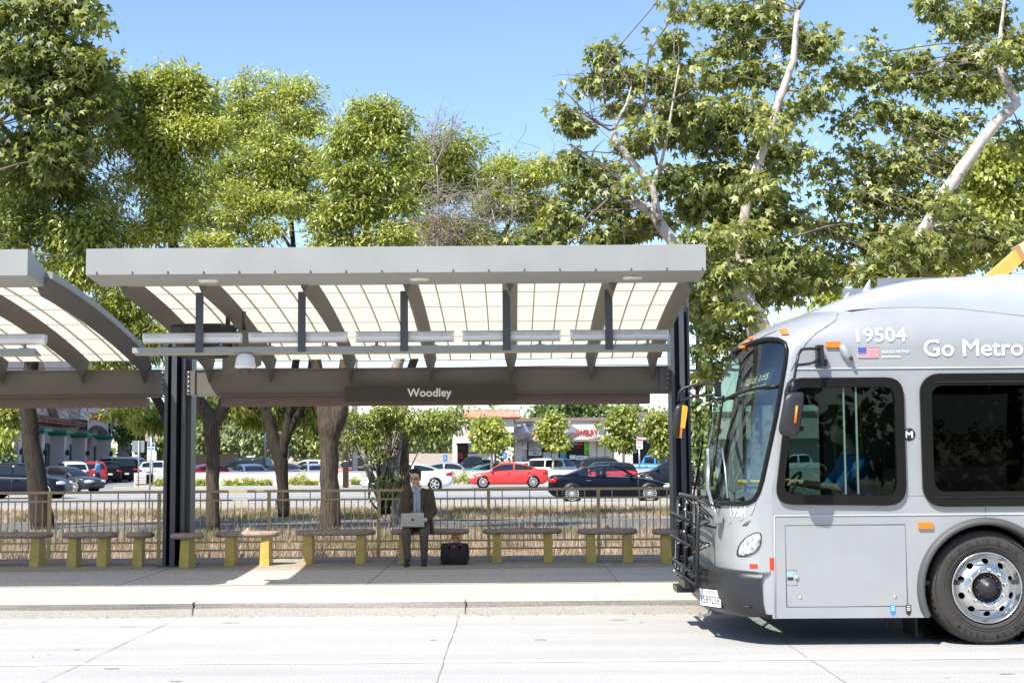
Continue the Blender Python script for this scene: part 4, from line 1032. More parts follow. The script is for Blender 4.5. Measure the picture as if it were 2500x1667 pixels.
g = MB(); g.obox((xo+.10, 13.9, .45), .28, .5, .07); g.obox((xo+.2, 13.5, .36), .05, .05, .25); g.obox((xo+.2, 14.4, .36), .05, .05, .25); g.obox((xo+.08, 14.2, .37), .3, .35, .06)
g.cyl((xo+.07, 13.5, .52), (xo+.07, 14.4, .52), .045, n=10); g.tube([(xo+.2, 13.5, .3), (1.95, 13.5, .3)], .02, 6); g.tube([(xo+.2, 14.4, .3), (1.95, 14.4, .3)], .02, 6)
g.build('mounting_bracket', M['bumper'], RACK)
# ---------------- interior
g = MB(); g.box(2.3, XR-.1, YS+.06, YF-.06, .52, .56); g.box(2.55, XR-.1, YS+.06, YF-.06, 2.42, 2.45); g.box(3.56, 3.60, YS+.05, YF-.05, .56, 2.42); g.build('cabin_lining', M['interior'], BUS)
g = MB(); g.sm = True
g.loft([[(1.98, y, z), (2.08, y, z+.06), (2.3, y, z+.02), (2.42, y, z-.12), (2.42, y, .6)] for y, z in ((YS+.15, 1.26), (YS+.35, 1.28), (YS+1.4, 1.24), (YF-.3, 1.15))], False); g.build('dashboard', M['black'], BUS)
g = MB(); ring = []; cst = Vector((2.52, YS+.62, 1.33)); u_ = Vector((0, 1, 0)); w_ = Vector((.6, 0, .8)).normalized()
g.tube([cst + (u_*math.cos(a)+w_*math.sin(a))*.22 for a in np.linspace(0, 2*math.pi, 25)], .014, 6, False); g.tube([cst, cst+Vector((-.22, 0, -.35))], .03, 8); g.tube([cst-u_*.2, cst, cst+u_*.2], .012, 6); g.build('steering_wheel', M['black'], BUS)
g = MB(); g.bbox(2.98, 3.42, YS+.38, YS+.88, .95, 1.12, .03); g.obox((3.42, YS+.63, 1.5), .12, .48, .85, Matrix.Rotation(rad(10), 3, 'Y')); g.obox((3.2, YS+.63, .75), .2, .3, .4); g.build('driver_seat', M['interior'], BUS)
for x, y in ((3.5, YF-.9), (2.7, YF-.5), (3.36, YF-.35)): MB().cyl((x, y, .56), (x, y, 2.42), .016, n=8).build('grab_pole', mat('yellow green pole', (.45, .42, .05), .4), BUS)
g = MB(); g.tube([(2.62, 14.4, .56), (2.62, 14.4, 1.32), (2.5, 14.45, 1.4), (2.3, 14.6, 1.4)], .022, 8); g.build('grab_pole', mat('yellow handrail', (.8, .5, .02), .4), BUS)
g = MB(); g.obox((2.42, YC+.1, 2.33), .12, 2.0, .26, Matrix.Rotation(rad(18), 3, 'Y')); ds = g.build('destination_display', M['black'], BUS)
em = bpy.data.materials.new('amber led'); em.use_nodes = True; eb = em.node_tree.nodes['Principled BSDF']; eb.inputs['Base Color'].default_value = (.7, .8, .5, 1); eb.inputs['Emission Color'].default_value = (.8, .95, .6, 1); eb.inputs['Emission Strength'].default_value = .6
g = MB(); rr = random.Random(9)
for row in range(2):
    for i in range(46):
        if rr.random() < .62:
            for j in range(3):
                y = YC-.75+i*.033; z = 2.27+row*.095+j*.022+rr.choice((0, .008)); g.add([(2.345-(z-2.33)*-.32, y, z), (2.345-(z-2.33)*-.32, y+.018, z), (2.345-(z-2.33)*-.32, y+.018, z+.012), (2.345-(z-2.33)*-.32, y, z+.012)], [(0, 1, 2, 3)])
g.build('led_rows', em, ds, fix=False)
# ------------------------------------------------------------------ trees
M['bark'] = mat('grey brown bark', (0.028, 0.019, 0.012), 0.9, col2=(0.115, 0.085, 0.058), vscale=7, stretch=(4, 4, .45), bump=1.0, bscale=11, det=8)
M['bark_dark'] = mat('dark bark', (0.016, 0.012, 0.008), 0.9, col2=(0.055, 0.042, 0.030), vscale=8, stretch=(4, 4, .45), bump=1.0, bscale=11, det=8)
M['bark_white'] = mat('pale sycamore bark', (0.17, 0.13, 0.10), 0.8, col2=(0.50, 0.46, 0.405), vscale=6.5, det=5, bump=0.4, bscale=18, ramp=(.33, .5))
M['branch'] = mat('brown branch bark', (0.07, 0.052, 0.04), 0.9, col2=(0.17, 0.135, 0.11), vscale=6)
M['twig'] = mat('dry grey twigs', (0.16, 0.125, 0.10), 0.9, col2=(0.46, 0.41, 0.36), vscale=5)
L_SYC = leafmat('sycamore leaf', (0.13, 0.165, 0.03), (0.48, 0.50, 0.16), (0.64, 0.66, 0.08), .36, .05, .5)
L_SYD = leafmat('shaded sycamore leaf', (0.055, 0.075, 0.014), (0.19, 0.22, 0.04), (0.36, 0.45, 0.06), .32, .04, .5)  # sycamore leaf colour darkened to stand in for shaded foliage
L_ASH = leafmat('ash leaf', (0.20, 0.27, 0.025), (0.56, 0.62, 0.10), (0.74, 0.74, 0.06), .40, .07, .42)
L_ASD = leafmat('deep green and shaded ash leaf', (0.085, 0.115, 0.018), (0.29, 0.32, 0.05), (0.46, 0.54, 0.07), .36, .05, .45)  # own deep green, and painted darkness between clumps of the bright crowns
L_ASH_LIT = leafmat('sunlit ash leaf', (0.34, 0.41, 0.06), (0.74, 0.77, 0.22), (0.8, 0.78, 0.12), .40, .06, .42)  # brighter ash colour standing in for sunlit leaf tips
L_FAR = leafmat('pepper tree leaf', (0.17, 0.22, 0.08), (0.36, 0.41, 0.18), (0.5, 0.58, 0.18), .34, .03, .5)
L_YEL = leafmat('yellow green leaf', (0.20, 0.25, 0.03), (0.46, 0.49, 0.08), (0.62, 0.62, 0.08), .38, .05, .45)
L_DRK = leafmat('round dark crown leaf', (0.06, 0.10, 0.02), (0.18, 0.24, 0.05), (0.3, 0.4, 0.05), .3, .04, .45)
L_DRY = leafmat('withered leaf', (0.16, 0.09, 0.05), (0.36, 0.25, 0.17), (0.4, 0.25, 0.12), .25, .03, .6)
SHAPES = {
 'syc': ([(0, 0)] + [(l*math.cos(rad(a))+.12, l*math.sin(rad(a))) for a, l in ((-118, .42), (-88, .28), (-55, .78), (-26, .38), (0, .92), (26, .38), (55, .78), (88, .28), (118, .42))],
         [(0, i, i+1) for i in range(1, 9)]),
 'lan': ([(0, 0), (.42, -.17), (1, 0), (.42, .17)], [(0, 1, 2, 3)]),
 'ovl': ([(0, 0), (.3, -.3), (.75, -.25), (1, 0), (.75, .25), (.3, .3)], [(0, 1, 2, 3, 4, 5)]),
}
def leaf_mesh(name, P, D, Nn, size, shape, mats, parent=None, midx=None):
    pts, tris = SHAPES[shape]; pts = np.array(pts); n = len(P); k = len(pts)
    D = D/np.linalg.norm(D, axis=1, keepdims=True); S = np.cross(D, Nn); S /= (np.linalg.norm(S, axis=1, keepdims=True)+1e-9); U = np.cross(S, D)
    curl = -.35*(pts[:, 0]**2 + pts[:, 1]**2*1.1)
    V = P[:, None, :] + size[:, None, None]*(pts[None, :, 0, None]*D[:, None, :] + pts[None, :, 1, None]*S[:, None, :] + curl[None, :, None]*U[:, None, :])
    off = np.array(ORG[parent.name]) if parent is not None else np.zeros(3)
    V = (V.reshape(-1, 3) - off)
    nl = sum(len(t) for t in tris); base = np.concatenate([np.array(t) for t in tris]); loops = (np.arange(n)[:, None]*k + base[None, :]).ravel()
    tot = np.tile([len(t) for t in tris], n); start = np.concatenate([[0], np.cumsum(tot)[:-1]])
    me = bpy.data.meshes.new(name); me.vertices.add(len(V)); me.vertices.foreach_set('co', V.ravel().astype(np.float32)); me.loops.add(len(loops)); me.loops.foreach_set('vertex_index', loops.astype(np.int32))
    me.polygons.add(len(tot)); me.polygons.foreach_set('loop_start', start.astype(np.int32)); me.polygons.foreach_set('loop_total', tot.astype(np.int32))
    for m in (mats if isinstance(mats, (list, tuple)) else [mats]): me.materials.append(m)
    if midx is not None: me.polygons.foreach_set('material_index', np.repeat(midx, len(tris)).astype(np.int32))
    me.update(calc_edges=True)
    o = bpy.data.objects.new(name, me); COL.objects.link(o)
    if parent is not None: o.parent = parent; ORG[o.name] = ORG[parent.name]
    return o
def crown(name, blobs, n, size, shape, mats, parent, seed=0, clump=.34, per=26, droop=.7, shell=.5, flat=.8):
    """blobs: (centre, rx, rz) ellipsoids; leaves grow in clumps hung through each one"""
    r = np.random.default_rng(seed); Ps = []; Ds = []; Ms = []; nm_ = len(mats) if isinstance(mats, (list, tuple)) else 1
    B2 = []
    for b in blobs:
        B2.append((b[0], b[1]*.84, b[2]*.84))
        for k in range(3):
            a = r.uniform(-.35, math.pi+.35); q = r.uniform(.75, 1.12); f_ = r.uniform(.2, .42)
            B2.append(((b[0][0]+math.cos(a)*b[1]*q, b[0][1]+r.uniform(-.4, .4)*b[1], b[0][2]+math.sin(a)*b[2]*q), b[1]*f_, b[2]*f_*1.15))
    blobs = B2
    vol = np.array([b[1]*b[1]*b[2] for b in blobs])**.72; vol /= vol.sum()
    for b, w in zip(blobs, vol):
        nb = max(2, int(n*w/per)); c = np.array(b[0]); K = max(2, min(16, int(nb/3))); rad_ = np.array([b[1], b[1]*flat, b[2]])
        dd = r.normal(size=(K, 3)); dd /= np.linalg.norm(dd, axis=1, keepdims=True); rk_ = r.uniform(.35, 1.0, K); sc = c + dd*rad_*(rk_*.86)[:, None]; ss = r.uniform(.22, .46, K)
        ix = r.integers(0, K, nb); dirs = r.normal(size=(nb, 3)); dirs /= np.linalg.norm(dirs, axis=1, keepdims=True); dirs[:, 2] = np.abs(dirs[:, 2])*np.where(r.uniform(0, 1, nb) < .75, 1, -1)
        rr = r.uniform(0, 1, nb)**shell; out_ = r.uniform(0, 1, nb) < .17; rr = np.where(out_, r.uniform(1.1, 2.1, nb), rr)
        cl = sc[ix] + dirs*(rad_*np.array([1, 1, .75]))[None, :]*(rr*ss[ix])[:, None]
        dirs = dirs*.5 + dd[ix]*.8
        sz = clump*r.uniform(.45, 1.4, nb)*np.where(out_, .6, 1)
        for i in range(nb):
            m = max(3, int(per*r.uniform(.3, 1.7)*(.45 if out_[i] else 1))); cm = r.integers(0, nm_); Ms.append(np.where(r.uniform(0, 1, m) < .75, cm, r.integers(0, nm_, m))); q = r.normal(size=(m, 3)); q *= (np.minimum(1.5, np.linalg.norm(q, axis=1))/(np.linalg.norm(q, axis=1)+1e-9))[:, None]; q *= sz[i]*np.array([1, .9, .6])  # mostly one tone per clump, imitating lit and shaded tufts by colour
            Ps.append(cl[i] + q); d = q/(np.linalg.norm(q, axis=1, keepdims=True)+1e-6)*.6 + dirs[i]*.5 + r.normal(size=(m, 3))*.45; d[:, 2] -= droop; Ds.append(d)
    P = np.concatenate(Ps); D = np.concatenate(Ds); N = len(P)
    Nn = r.normal(size=(N, 3))*.75 + np.array([-.15, -.35, 1.0]); sz = size*r.uniform(.6, 1.25, N)
    mi = np.concatenate(Ms) if nm_ > 1 else None
    return leaf_mesh(name, P, D, Nn, sz, shape, mats, parent, mi)
def limb(mb, a, b, r0, r1, rs, n=7, wob=.12, seg=7, sag=0.0):
    a, b = Vector(a), Vector(b); L = (b-a).length; pts = []; rr = []
    o1 = Vector((rs.gauss(0, 1), rs.gauss(0, 1), rs.gauss(0, .6)))*wob*L*.5; o2 = Vector((rs.gauss(0, 1), rs.gauss(0, 1), rs.gauss(0, .6)))*wob*L*.3
    for i in range(seg+1):
        t = i/seg; p = a.lerp(b, t) + o1*math.sin(math.pi*t) + o2*math.sin(2*math.pi*t); p.z += sag*math.sin(math.pi*t)*L
        pts.append(p); rr.append(r0+(r1-r0)*t**.8)
    mb.tube(pts, rr, n, True); return pts
def trunk(mb, pix, Y, rpx, n=12, ybend=None):
    """trunk through points of the wide view, radius in its pixels"""
    pts = []; rr = []
    for i, (x, y) in enumerate(pix):
        yy = Y if ybend is None else Y + ybend[i]; pts.append(dp(x, y, yy)); rr.append(rpx[i]*2500/2352*yy/F)
    # densify
    P = []; R = []; rs = random.Random(int(pix[0][0]))
    for i in range(len(pts)-1):
        for k in range(4):
            t = k/4; P.append(pts[i].lerp(pts[i+1], t)+Vector((rs.gauss(0, .05), 0, 0))*rr[i]); R.append(rr[i]+(rr[i+1]-rr[i])*t*1.0)
    P.append(pts[-1]); R.append(rr[-1]); R = [q*(1+rs.uniform(-.05, .05)) for q in R]
    mb.tube(P, R, n, True); return P
def blob(x, y, Y, r, rz=None):
    k = 2500/2352*Y/F; c = dp(x, y, Y); return (tuple(c), r*k, (rz or r)*k)
def tree(name, label, base, trunks, blobs, leaf, bark, n, size, shape, seed, group='trees', twigs=3, limbs=True, extra=None, clump=.34, per=26, droop=.7, shell=.5, Y=None, limb_r=.05, flat=.8):
    root = thing(name, base, label, 'tree', group); rs = random.Random(seed); g = MB(); allp = []
    for t in trunks: allp += trunk(g, *t)
    gt = g; g = MB()
    if limbs:
        for b in blobs:
            c = Vector(b[0]); src = min(allp, key=lambda p: (p-c).length + max(0, p.z-c.z)*2); R_ = max(.012, limb_r*min(1, b[1]))
            P = limb(g, src, c + Vector((0, 0, b[2]*.3)), R_, .012, rs, 6, .10, 7, .04)
            for k in range(twigs):
                a = P[rs.randint(3, 7)]; d = Vector((rs.gauss(0, 1), rs.gauss(0, .7), rs.gauss(.2, .8))).normalized()
                limb(g, a, a + d*b[1]*rs.uniform(.7, 1.25), .014, .003, rs, 4, .14, 5)
    if extra: extra(g, rs)
    tk = gt.build('trunk', bark, root)
    if g.v: g.build('branches', M['twig'] if bark == M['twig'] else M['branch'], root)
    crown('crown', blobs, n, size, shape, leaf, root, seed, clump, per, droop, shell, flat); return root
def gnd(x, Y): p = dp(x, 1200, Y); return (p.x, Y, -.02)
def sticks(g, rs, n, cx, cy, Y, spread, ln, r=.010, droop=-.3):
    for i in range(n):
        a = dp(cx+rs.gauss(0, spread[0]), cy+rs.gauss(0, spread[1]), Y+rs.uniform(-.6, .6)); d = Vector((rs.gauss(0, 1), rs.gauss(0, .5), rs.gauss(droop, .7))).normalized()
        limb(g, a, a+d*ln*rs.uniform(.4, 1.1), r, r*.3, rs, 3, .28, 5)

# A: big sycamore at the left edge, its shade put into the leaf colour
tree('sycamore_tree', 'large sycamore with shade-darkened leaf colour filling the upper left corner', gnd(-60, 30), [([(-95, 1260), (-90, 900), (-70, 600), (-30, 350), (20, 120)], 30.5, [36, 30, 24, 12, 6])],
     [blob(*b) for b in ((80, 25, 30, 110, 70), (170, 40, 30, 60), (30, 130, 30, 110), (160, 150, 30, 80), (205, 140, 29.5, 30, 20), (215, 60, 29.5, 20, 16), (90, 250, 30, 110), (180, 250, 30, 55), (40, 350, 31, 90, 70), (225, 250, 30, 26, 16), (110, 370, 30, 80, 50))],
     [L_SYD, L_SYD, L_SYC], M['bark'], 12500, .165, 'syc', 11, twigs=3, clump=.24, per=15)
# A2: deep green ash behind it, trunk leaning at the left
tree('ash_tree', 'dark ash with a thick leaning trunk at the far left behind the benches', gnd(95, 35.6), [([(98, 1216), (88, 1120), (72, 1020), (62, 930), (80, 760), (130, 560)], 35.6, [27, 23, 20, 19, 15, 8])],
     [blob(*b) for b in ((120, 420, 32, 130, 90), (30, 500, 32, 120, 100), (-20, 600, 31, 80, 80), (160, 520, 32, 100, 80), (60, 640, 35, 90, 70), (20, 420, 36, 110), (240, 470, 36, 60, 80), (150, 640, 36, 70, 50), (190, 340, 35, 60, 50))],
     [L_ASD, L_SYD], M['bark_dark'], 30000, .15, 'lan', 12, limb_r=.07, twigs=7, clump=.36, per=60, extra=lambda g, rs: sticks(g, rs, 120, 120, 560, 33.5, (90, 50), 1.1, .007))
# B
def exB(g, rs): sticks(g, rs, 90, 290, 420, 36, (40, 60), 1.2, .008)
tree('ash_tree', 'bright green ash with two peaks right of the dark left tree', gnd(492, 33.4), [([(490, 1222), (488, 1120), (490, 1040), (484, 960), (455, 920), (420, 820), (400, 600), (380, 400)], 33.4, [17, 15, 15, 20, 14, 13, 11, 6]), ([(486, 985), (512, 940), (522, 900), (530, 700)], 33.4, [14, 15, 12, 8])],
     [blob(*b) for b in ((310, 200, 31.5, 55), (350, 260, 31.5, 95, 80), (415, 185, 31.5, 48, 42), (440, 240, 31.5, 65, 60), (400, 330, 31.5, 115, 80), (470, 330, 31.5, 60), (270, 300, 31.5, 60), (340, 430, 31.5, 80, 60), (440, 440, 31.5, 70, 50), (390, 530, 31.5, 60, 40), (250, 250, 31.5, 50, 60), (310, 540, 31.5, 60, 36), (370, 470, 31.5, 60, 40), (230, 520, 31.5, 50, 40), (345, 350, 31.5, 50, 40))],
     [L_ASH, L_ASH, L_ASH_LIT, L_ASD, L_ASD], M['bark'], 44000, .13, 'lan', 13, per=46, clump=.25, droop=.35, extra=exB, limb_r=.07)
def exG(g, rs):
    sticks(g, rs, 60, 260, 560, 36, (60, 60), 1.0, .007)
tree('ash_tree', 'sparse ash branches seen in the gap between the two canopies', gnd(398, 37.5), [([(396, 1180), (395, 980), (340, 880), (330, 700), (340, 540)], 37.5, [14, 12, 10, 8, 4])],
     [blob(*b) for b in ((290, 720, 36, 70, 60), (330, 800, 36, 55, 50), (220, 620, 31.5, 60, 50), (255, 830, 36, 50, 40), (200, 560, 31.5, 60, 40), (370, 790, 36, 40, 50))], [L_ASD, L_ASH], M['bark_dark'], 14000, .16, 'lan', 14, extra=exG, shell=.8)
# C
tree('ash_tree', 'bright green ash with the slim dark forked trunk in the middle distance', gnd(650, 38.5), [([(652, 1186), (650, 1120), (645, 1060), (628, 1010), (618, 960), (590, 900), (560, 760), (520, 500)], 38.5, [15, 13, 16, 15, 13, 10, 8, 4]), ([(648, 1050), (656, 1000), (668, 930), (690, 760), (660, 400)], 38.5, [13, 11, 10, 8, 4]), ([(652, 1020), (680, 960), (704, 920), (730, 700)], 38.5, [9, 8, 8, 4])],
     [blob(*b) for b in ((570, 230, 39, 55, 50), (650, 225, 39, 75, 50), (620, 290, 39, 110, 60), (540, 300, 39, 50), (700, 270, 39, 45), (540, 420, 38, 115, 75), (660, 400, 38, 110, 70), (470, 500, 37, 75, 60), (590, 510, 37, 110, 70), (720, 480, 38, 80, 70), (520, 560, 36.5, 80, 30), (630, 350, 38, 80))],
     [L_ASH, L_ASH, L_ASH_LIT, L_ASD, L_ASD], M['bark_dark'], 60000, .13, 'lan', 15, per=46, clump=.25, droop=.35, limb_r=.06)
# D
tree('ash_tree', 'green ash with the thick furrowed trunk left of the seated man', gnd(757, 33.6), [([(757, 1222), (757, 1120), (756, 1030), (758, 980), (742, 930), (720, 800), (740, 500)], 33.6, [26, 21, 22, 27, 16, 13, 8]), ([(764, 985), (782, 935), (800, 800), (850, 500)], 33.6, [22, 20, 15, 8])],
     [blob(*b) for b in ((795, 325, 31.5, 42, 46), (852, 262, 31.5, 34, 34), (905, 280, 31.5, 26, 40), (870, 330, 31.5, 60, 44), (800, 410, 31.5, 56, 44), (880, 410, 31.5, 50, 44), (935, 360, 31.5, 24, 36), (840, 480, 31.5, 60, 40), (770, 500, 31.5, 44, 36), (920, 470, 31.5, 36, 34), (790, 560, 31.5, 60, 26), (900, 550, 31.5, 44, 30))],
     [L_ASH, L_ASH_LIT, L_ASH, L_ASD, L_ASD], M['bark'], 30000, .13, 'lan', 16, per=46, clump=.25, droop=.35, limb_r=.07, shell=.55,
     extra=lambda g, rs: (sticks(g, rs, 40, 830, 380, 36.5, (40, 60), 1.4, .012, .6), [limb(g, dp(850, 460, 36), dp(740+i*22, 210+i*26, 36), .03, .004, rs, 4, .08, 8) for i in range(4)]))
# E: half dead tree
def exE(g, rs):
    base = dp(1005, 420, 37)
    for i in range(17):
        a = dp(1000+rs.uniform(-12, 12), 400-rs.uniform(0, 60), 37); tip = dp(960+i*7.2+rs.uniform(-6, 6), 215+rs.uniform(0, 70)+abs(i-8)*5, 37)
        P = limb(g, a, tip, .016, .004, rs, 4, .10, 8)
        for k in range(5):
            q = P[rs.randint(2, 7)]; d = Vector((rs.gauss(0, 1), 0, rs.uniform(.2, 1.2))).normalized(); limb(g, q, q+d*rs.uniform(.3, .9), .006, .002, rs, 3, .1, 4)
    limb(g, dp(1000, 620, 37), dp(1003, 380, 37), .06, .02, rs, 6, .04)
    sticks(g, rs, 260, 1030, 500, 36, (60, 42), 1.3, .012, -.15); sticks(g, rs, 90, 940, 560, 36, (60, 25), 1.1, .011, -.1); sticks(g, rs, 70, 1150, 470, 36.5, (45, 45), 1.2, .009, -.1)
tree('ash_tree', 'half dead ash with bare twigs sticking into the sky above the tangle', gnd(905, 38.4), [([(905, 1205), (880, 1100), (885, 1000), (900, 880), (960, 700), (1000, 560)], 38.4, [22, 17, 15, 14, 10, 6]), ([(895, 1180), (850, 1090), (830, 1040), (800, 1010)], 38.4, [14, 9, 7, 5]), ([(900, 1190), (905, 1080), (915, 980), (940, 880)], 38.4, [16, 13, 11, 8])],
     [blob(*b) for b in ((985, 350, 38, 40, 50), (1040, 340, 38, 42, 42), (1030, 410, 38, 60, 45), (970, 440, 38, 70, 50), (1080, 420, 38, 40, 40), (1000, 540, 38, 100, 40))],
     [L_ASH, L_ASD], M['twig'], 26000, .13, 'lan', 17, droop=.35, extra=exE, shell=.7)
# bushy growth around its trunks
root = thing('willow_bush', gnd(860, 37.5), 'dark leafy growth wrapping the multi stemmed trunk left of the seated man', 'bush')
g = MB(); rs = random.Random(3); 
for i in range(16): limb(g, dp(885+rs.uniform(-10, 10), 1180, 37.5), dp(800+rs.uniform(0, 180), 960+rs.uniform(0, 60), 37.5), .035, .008, rs, 5, .12)
g.build('trunk', M['bark_dark'], root)
crown('crown', [blob(*b) for b in ((830, 960, 37.5, 42, 26), (885, 975, 37.3, 45, 32), (868, 1030, 37.3, 18, 26), (893, 1130, 37.3, 14, 40), (812, 1010, 37.5, 24, 24), (960, 975, 37.5, 60, 35), (1030, 965, 37.5, 50, 28))], 9000, .13, 'lan', [L_ASD, L_SYD, L_ASH], root, 5, .2, 20, .7, .6)
# F
tree('ash_tree', 'small green ash between the tangle of twigs and the pale sycamore', gnd(930, 40.5), [([(932, 1185), (928, 1090), (924, 1000), (915, 930), (960, 800), (1100, 640), (1190, 480)], 40.5, [17, 14, 12, 11, 9, 7, 4])],
     [blob(*b) for b in ((1150, 400, 40, 50, 38), (1220, 400, 40, 75, 42), (1170, 470, 40, 80, 50), (1260, 480, 40, 60, 60), (1200, 550, 40, 100, 35), (1100, 540, 40, 50, 30), (1120, 445, 40, 35, 30))],
     L_ASH, M['bark'], 27000, .13, 'lan', 18, per=46, clump=.25, droop=.35, shell=.6, extra=lambda g, rs: sticks(g, rs, 70, 1230, 450, 39.5, (60, 50), 1.4, .009, .1))
# under canopy hanging foliage band (lower limbs of the median trees)
root = thing('ash_tree', gnd(415, 40.5), 'low spreading ash limbs hanging just under the canopy beam', 'tree', 'trees'); g = MB(); rs = random.Random(8)
P = trunk(g, [(412, 1178), (410, 1000), (412, 920), (420, 800)], 40.5, [7, 6, 6, 5])
for i in range(20): limb(g, P[10], dp(260+i*28, 925+rs.uniform(0, 45), 40.5), .03, .006, rs, 4, .1)
for i in range(40): limb(g, dp(100+rs.uniform(-40, 120), 905, 34), dp(100+rs.uniform(-40, 150), 940+rs.uniform(10, 70), 34), .008, .003, rs, 3, .15, 5)
g.build('trunk', M['bark_dark'], root)
crown('crown', [blob(*b) for b in ((285, 945, 36, 40, 18), (330, 965, 38, 50, 26), (470, 935, 38, 60, 26), (560, 925, 40, 70, 30), (640, 930, 40, 60, 30), (700, 945, 40, 45, 30), (20, 955, 37, 40, 40), (10, 1010, 36, 18, 26), (740, 980, 41, 30, 40), (600, 965, 41, 60, 22))], 13500, .19, 'lan', [L_ASH, L_ASD], root, 6, .22, 18, .8, .7)
# G: pale sycamore with white limbs, right of centre
def tline(g, pix, Y, r): return trunk(g, pix, Y, r)
def exS(g, rs):
    for pts, r in (([(1400, 300), (1340, 262), (1280, 248)], 2.2), ([(1400, 300), (1360, 270), (1280, 195)], 1.8), ([(1390, 240), (1380, 170), (1420, 110), (1510, 5)], 2.6), ([(1510, 380), (1480, 240), (1490, 120), (1570, 5)], 3.5),
                   ([(1460, 440), (1380, 380), (1310, 330)], 3), ([(1450, 455), (1400, 455), (1350, 500), (1330, 560)], 5), ([(1820, 545), (1900, 520), (1960, 512)], 3), ([(1400, 300), (1470, 270), (1600, 200)], 2.4)):
        trunk(g, pts, 25.2, [r, r*.8, r*.6, r*.4][:len(pts)], 6)
        for k in range(6):
            a = dp(*pts[1], 25.2); d = Vector((rs.gauss(0, 1), 0, rs.gauss(.3, .7))).normalized(); limb(g, a, a+d*.9, .008, .003, rs, 3, .15, 5)
G1 = [blob(b[0], b[1], b[2]+.7, b[3]*.86, (b[4] if len(b) > 4 else b[3])*.86) for b in ((1400, 130, 25.5, 30, 26), (1370, 185, 25.5, 42, 34), (1430, 190, 25.5, 28), (1300, 265, 25.5, 32, 18), (1340, 300, 25.5, 40, 20), (1440, 250, 25.5, 40, 30), (1545, 100, 25.5, 26, 50), (1560, 180, 25.5, 50, 40), (1500, 180, 25.5, 30, 24),
     (1560, 30, 25.5, 18, 30), (1600, 250, 25.5, 70, 40), (1480, 330, 25.5, 40, 24), (1310, 370, 25.5, 42, 24), (1380, 400, 25.5, 60, 30), (1330, 440, 25.5, 50, 24), (1290, 500, 25.5, 50, 22), (1400, 480, 25.5, 50, 26), (1470, 520, 25.5, 80, 30), (1540, 420, 25.5, 60, 40), (1370, 545, 25.5, 60, 20), (1250, 545, 25.6, 40, 16), (1560, 300, 25.8, 60, 30), (1590, 480, 26, 60, 40), (1620, 560, 24.2, 50, 26), (1660, 640, 24.2, 50, 30), (1700, 720, 24.2, 40, 26), (1500, 300, 24.4, 18, 12), (1440, 430, 24.4, 22, 12))]
tree('sycamore_tree', 'loose sycamore with white forked limbs rising behind the right half of the canopy', gnd(1770, 25.6), [([(1790, 1260), (1780, 1000), (1770, 800), (1735, 730), (1690, 660), (1630, 620), (1545, 555), (1500, 490), (1440, 452)], 25.6, [30, 28, 25, 24, 20, 18, 15, 12, 10]), ([(1515, 505), (1500, 440), (1493, 420), (1450, 370), (1412, 320), (1412, 290), (1440, 240), (1450, 200)], 25.4, [10, 8, 9, 8, 7, 5, 4, 2]), ([(1495, 430), (1520, 370), (1535, 300), (1560, 150)], 25.4, [7, 4, 3, 2])],
     G1, [L_SYC, L_SYC, L_SYD], M['bark_white'], 8200, .145, 'syc', 21, extra=exS, flat=.7, clump=.21, per=15, limb_r=.02, droop=.75, twigs=4)
# H: tall sycamore in the middle right
H1 = [blob(b[0], b[1], b[2]+.9, b[3]*.84, (b[4] if len(b) > 4 else b[3])*.84) for b in ((1650, 40, 26.5, 70, 30), (1750, 30, 26.5, 70, 34), (1830, 90, 26.5, 60, 50), (1880, 130, 26.5, 40, 44), (1690, 110, 26.5, 60, 40), (1640, 180, 26.5, 50, 36), (1740, 180, 26.5, 60, 40), (1860, 220, 26.5, 36, 50), (1800, 270, 26.3, 50, 40), (1700, 270, 26, 80, 44), (1640, 330, 26, 70, 40), (1760, 350, 26, 70, 40), (1820, 350, 26, 30, 24),
     (1680, 400, 26, 100, 40), (1640, 470, 26, 80, 40), (1760, 440, 26, 70, 40), (1700, 520, 26, 100, 40), (1800, 500, 26, 60, 36), (1640, 600, 26, 50, 50), (1720, 600, 26, 80, 40), (1800, 580, 26, 70, 40), (1860, 640, 26.5, 70, 40), (1690, 690, 26, 60, 40), (1780, 670, 26, 80, 40), (1640, 720, 25.6, 40, 44), (1600, 690, 25.6, 20, 30), (1660, 790, 25.8, 36, 34), (1700, 770, 26, 40, 30), (1640, 850, 26, 26, 24), (1560, 255, 26, 40, 40), (1715, 440, 24.6, 50, 40), (1690, 540, 24.6, 50, 40), (1730, 620, 24.6, 50, 34), (1770, 300, 25, 22, 18))]
tree('sycamore_tree', 'tall full sycamore with a pale trunk above the nose of the bus', gnd(1745, 26.4), [([(1750, 1260), (1745, 980), (1740, 800), (1725, 730), (1700, 560), (1720, 430), (1760, 330), (1790, 230), (1822, 140), (1832, 25)], 26.4, [24, 20, 18, 17, 13, 11, 9, 9, 8, 6])],
     H1, [L_SYC, L_SYC, L_SYD], M['bark_white'], 14000, .145, 'syc', 22, flat=.7, clump=.24, per=16, limb_r=.035, extra=lambda g, rs: [limb(g, dp(1832, 28, 26.4), dp(1832+rs.uniform(-30, 40), -12, 26.4), .02, .005, rs, 4, .1, 5) for _ in range(5)])
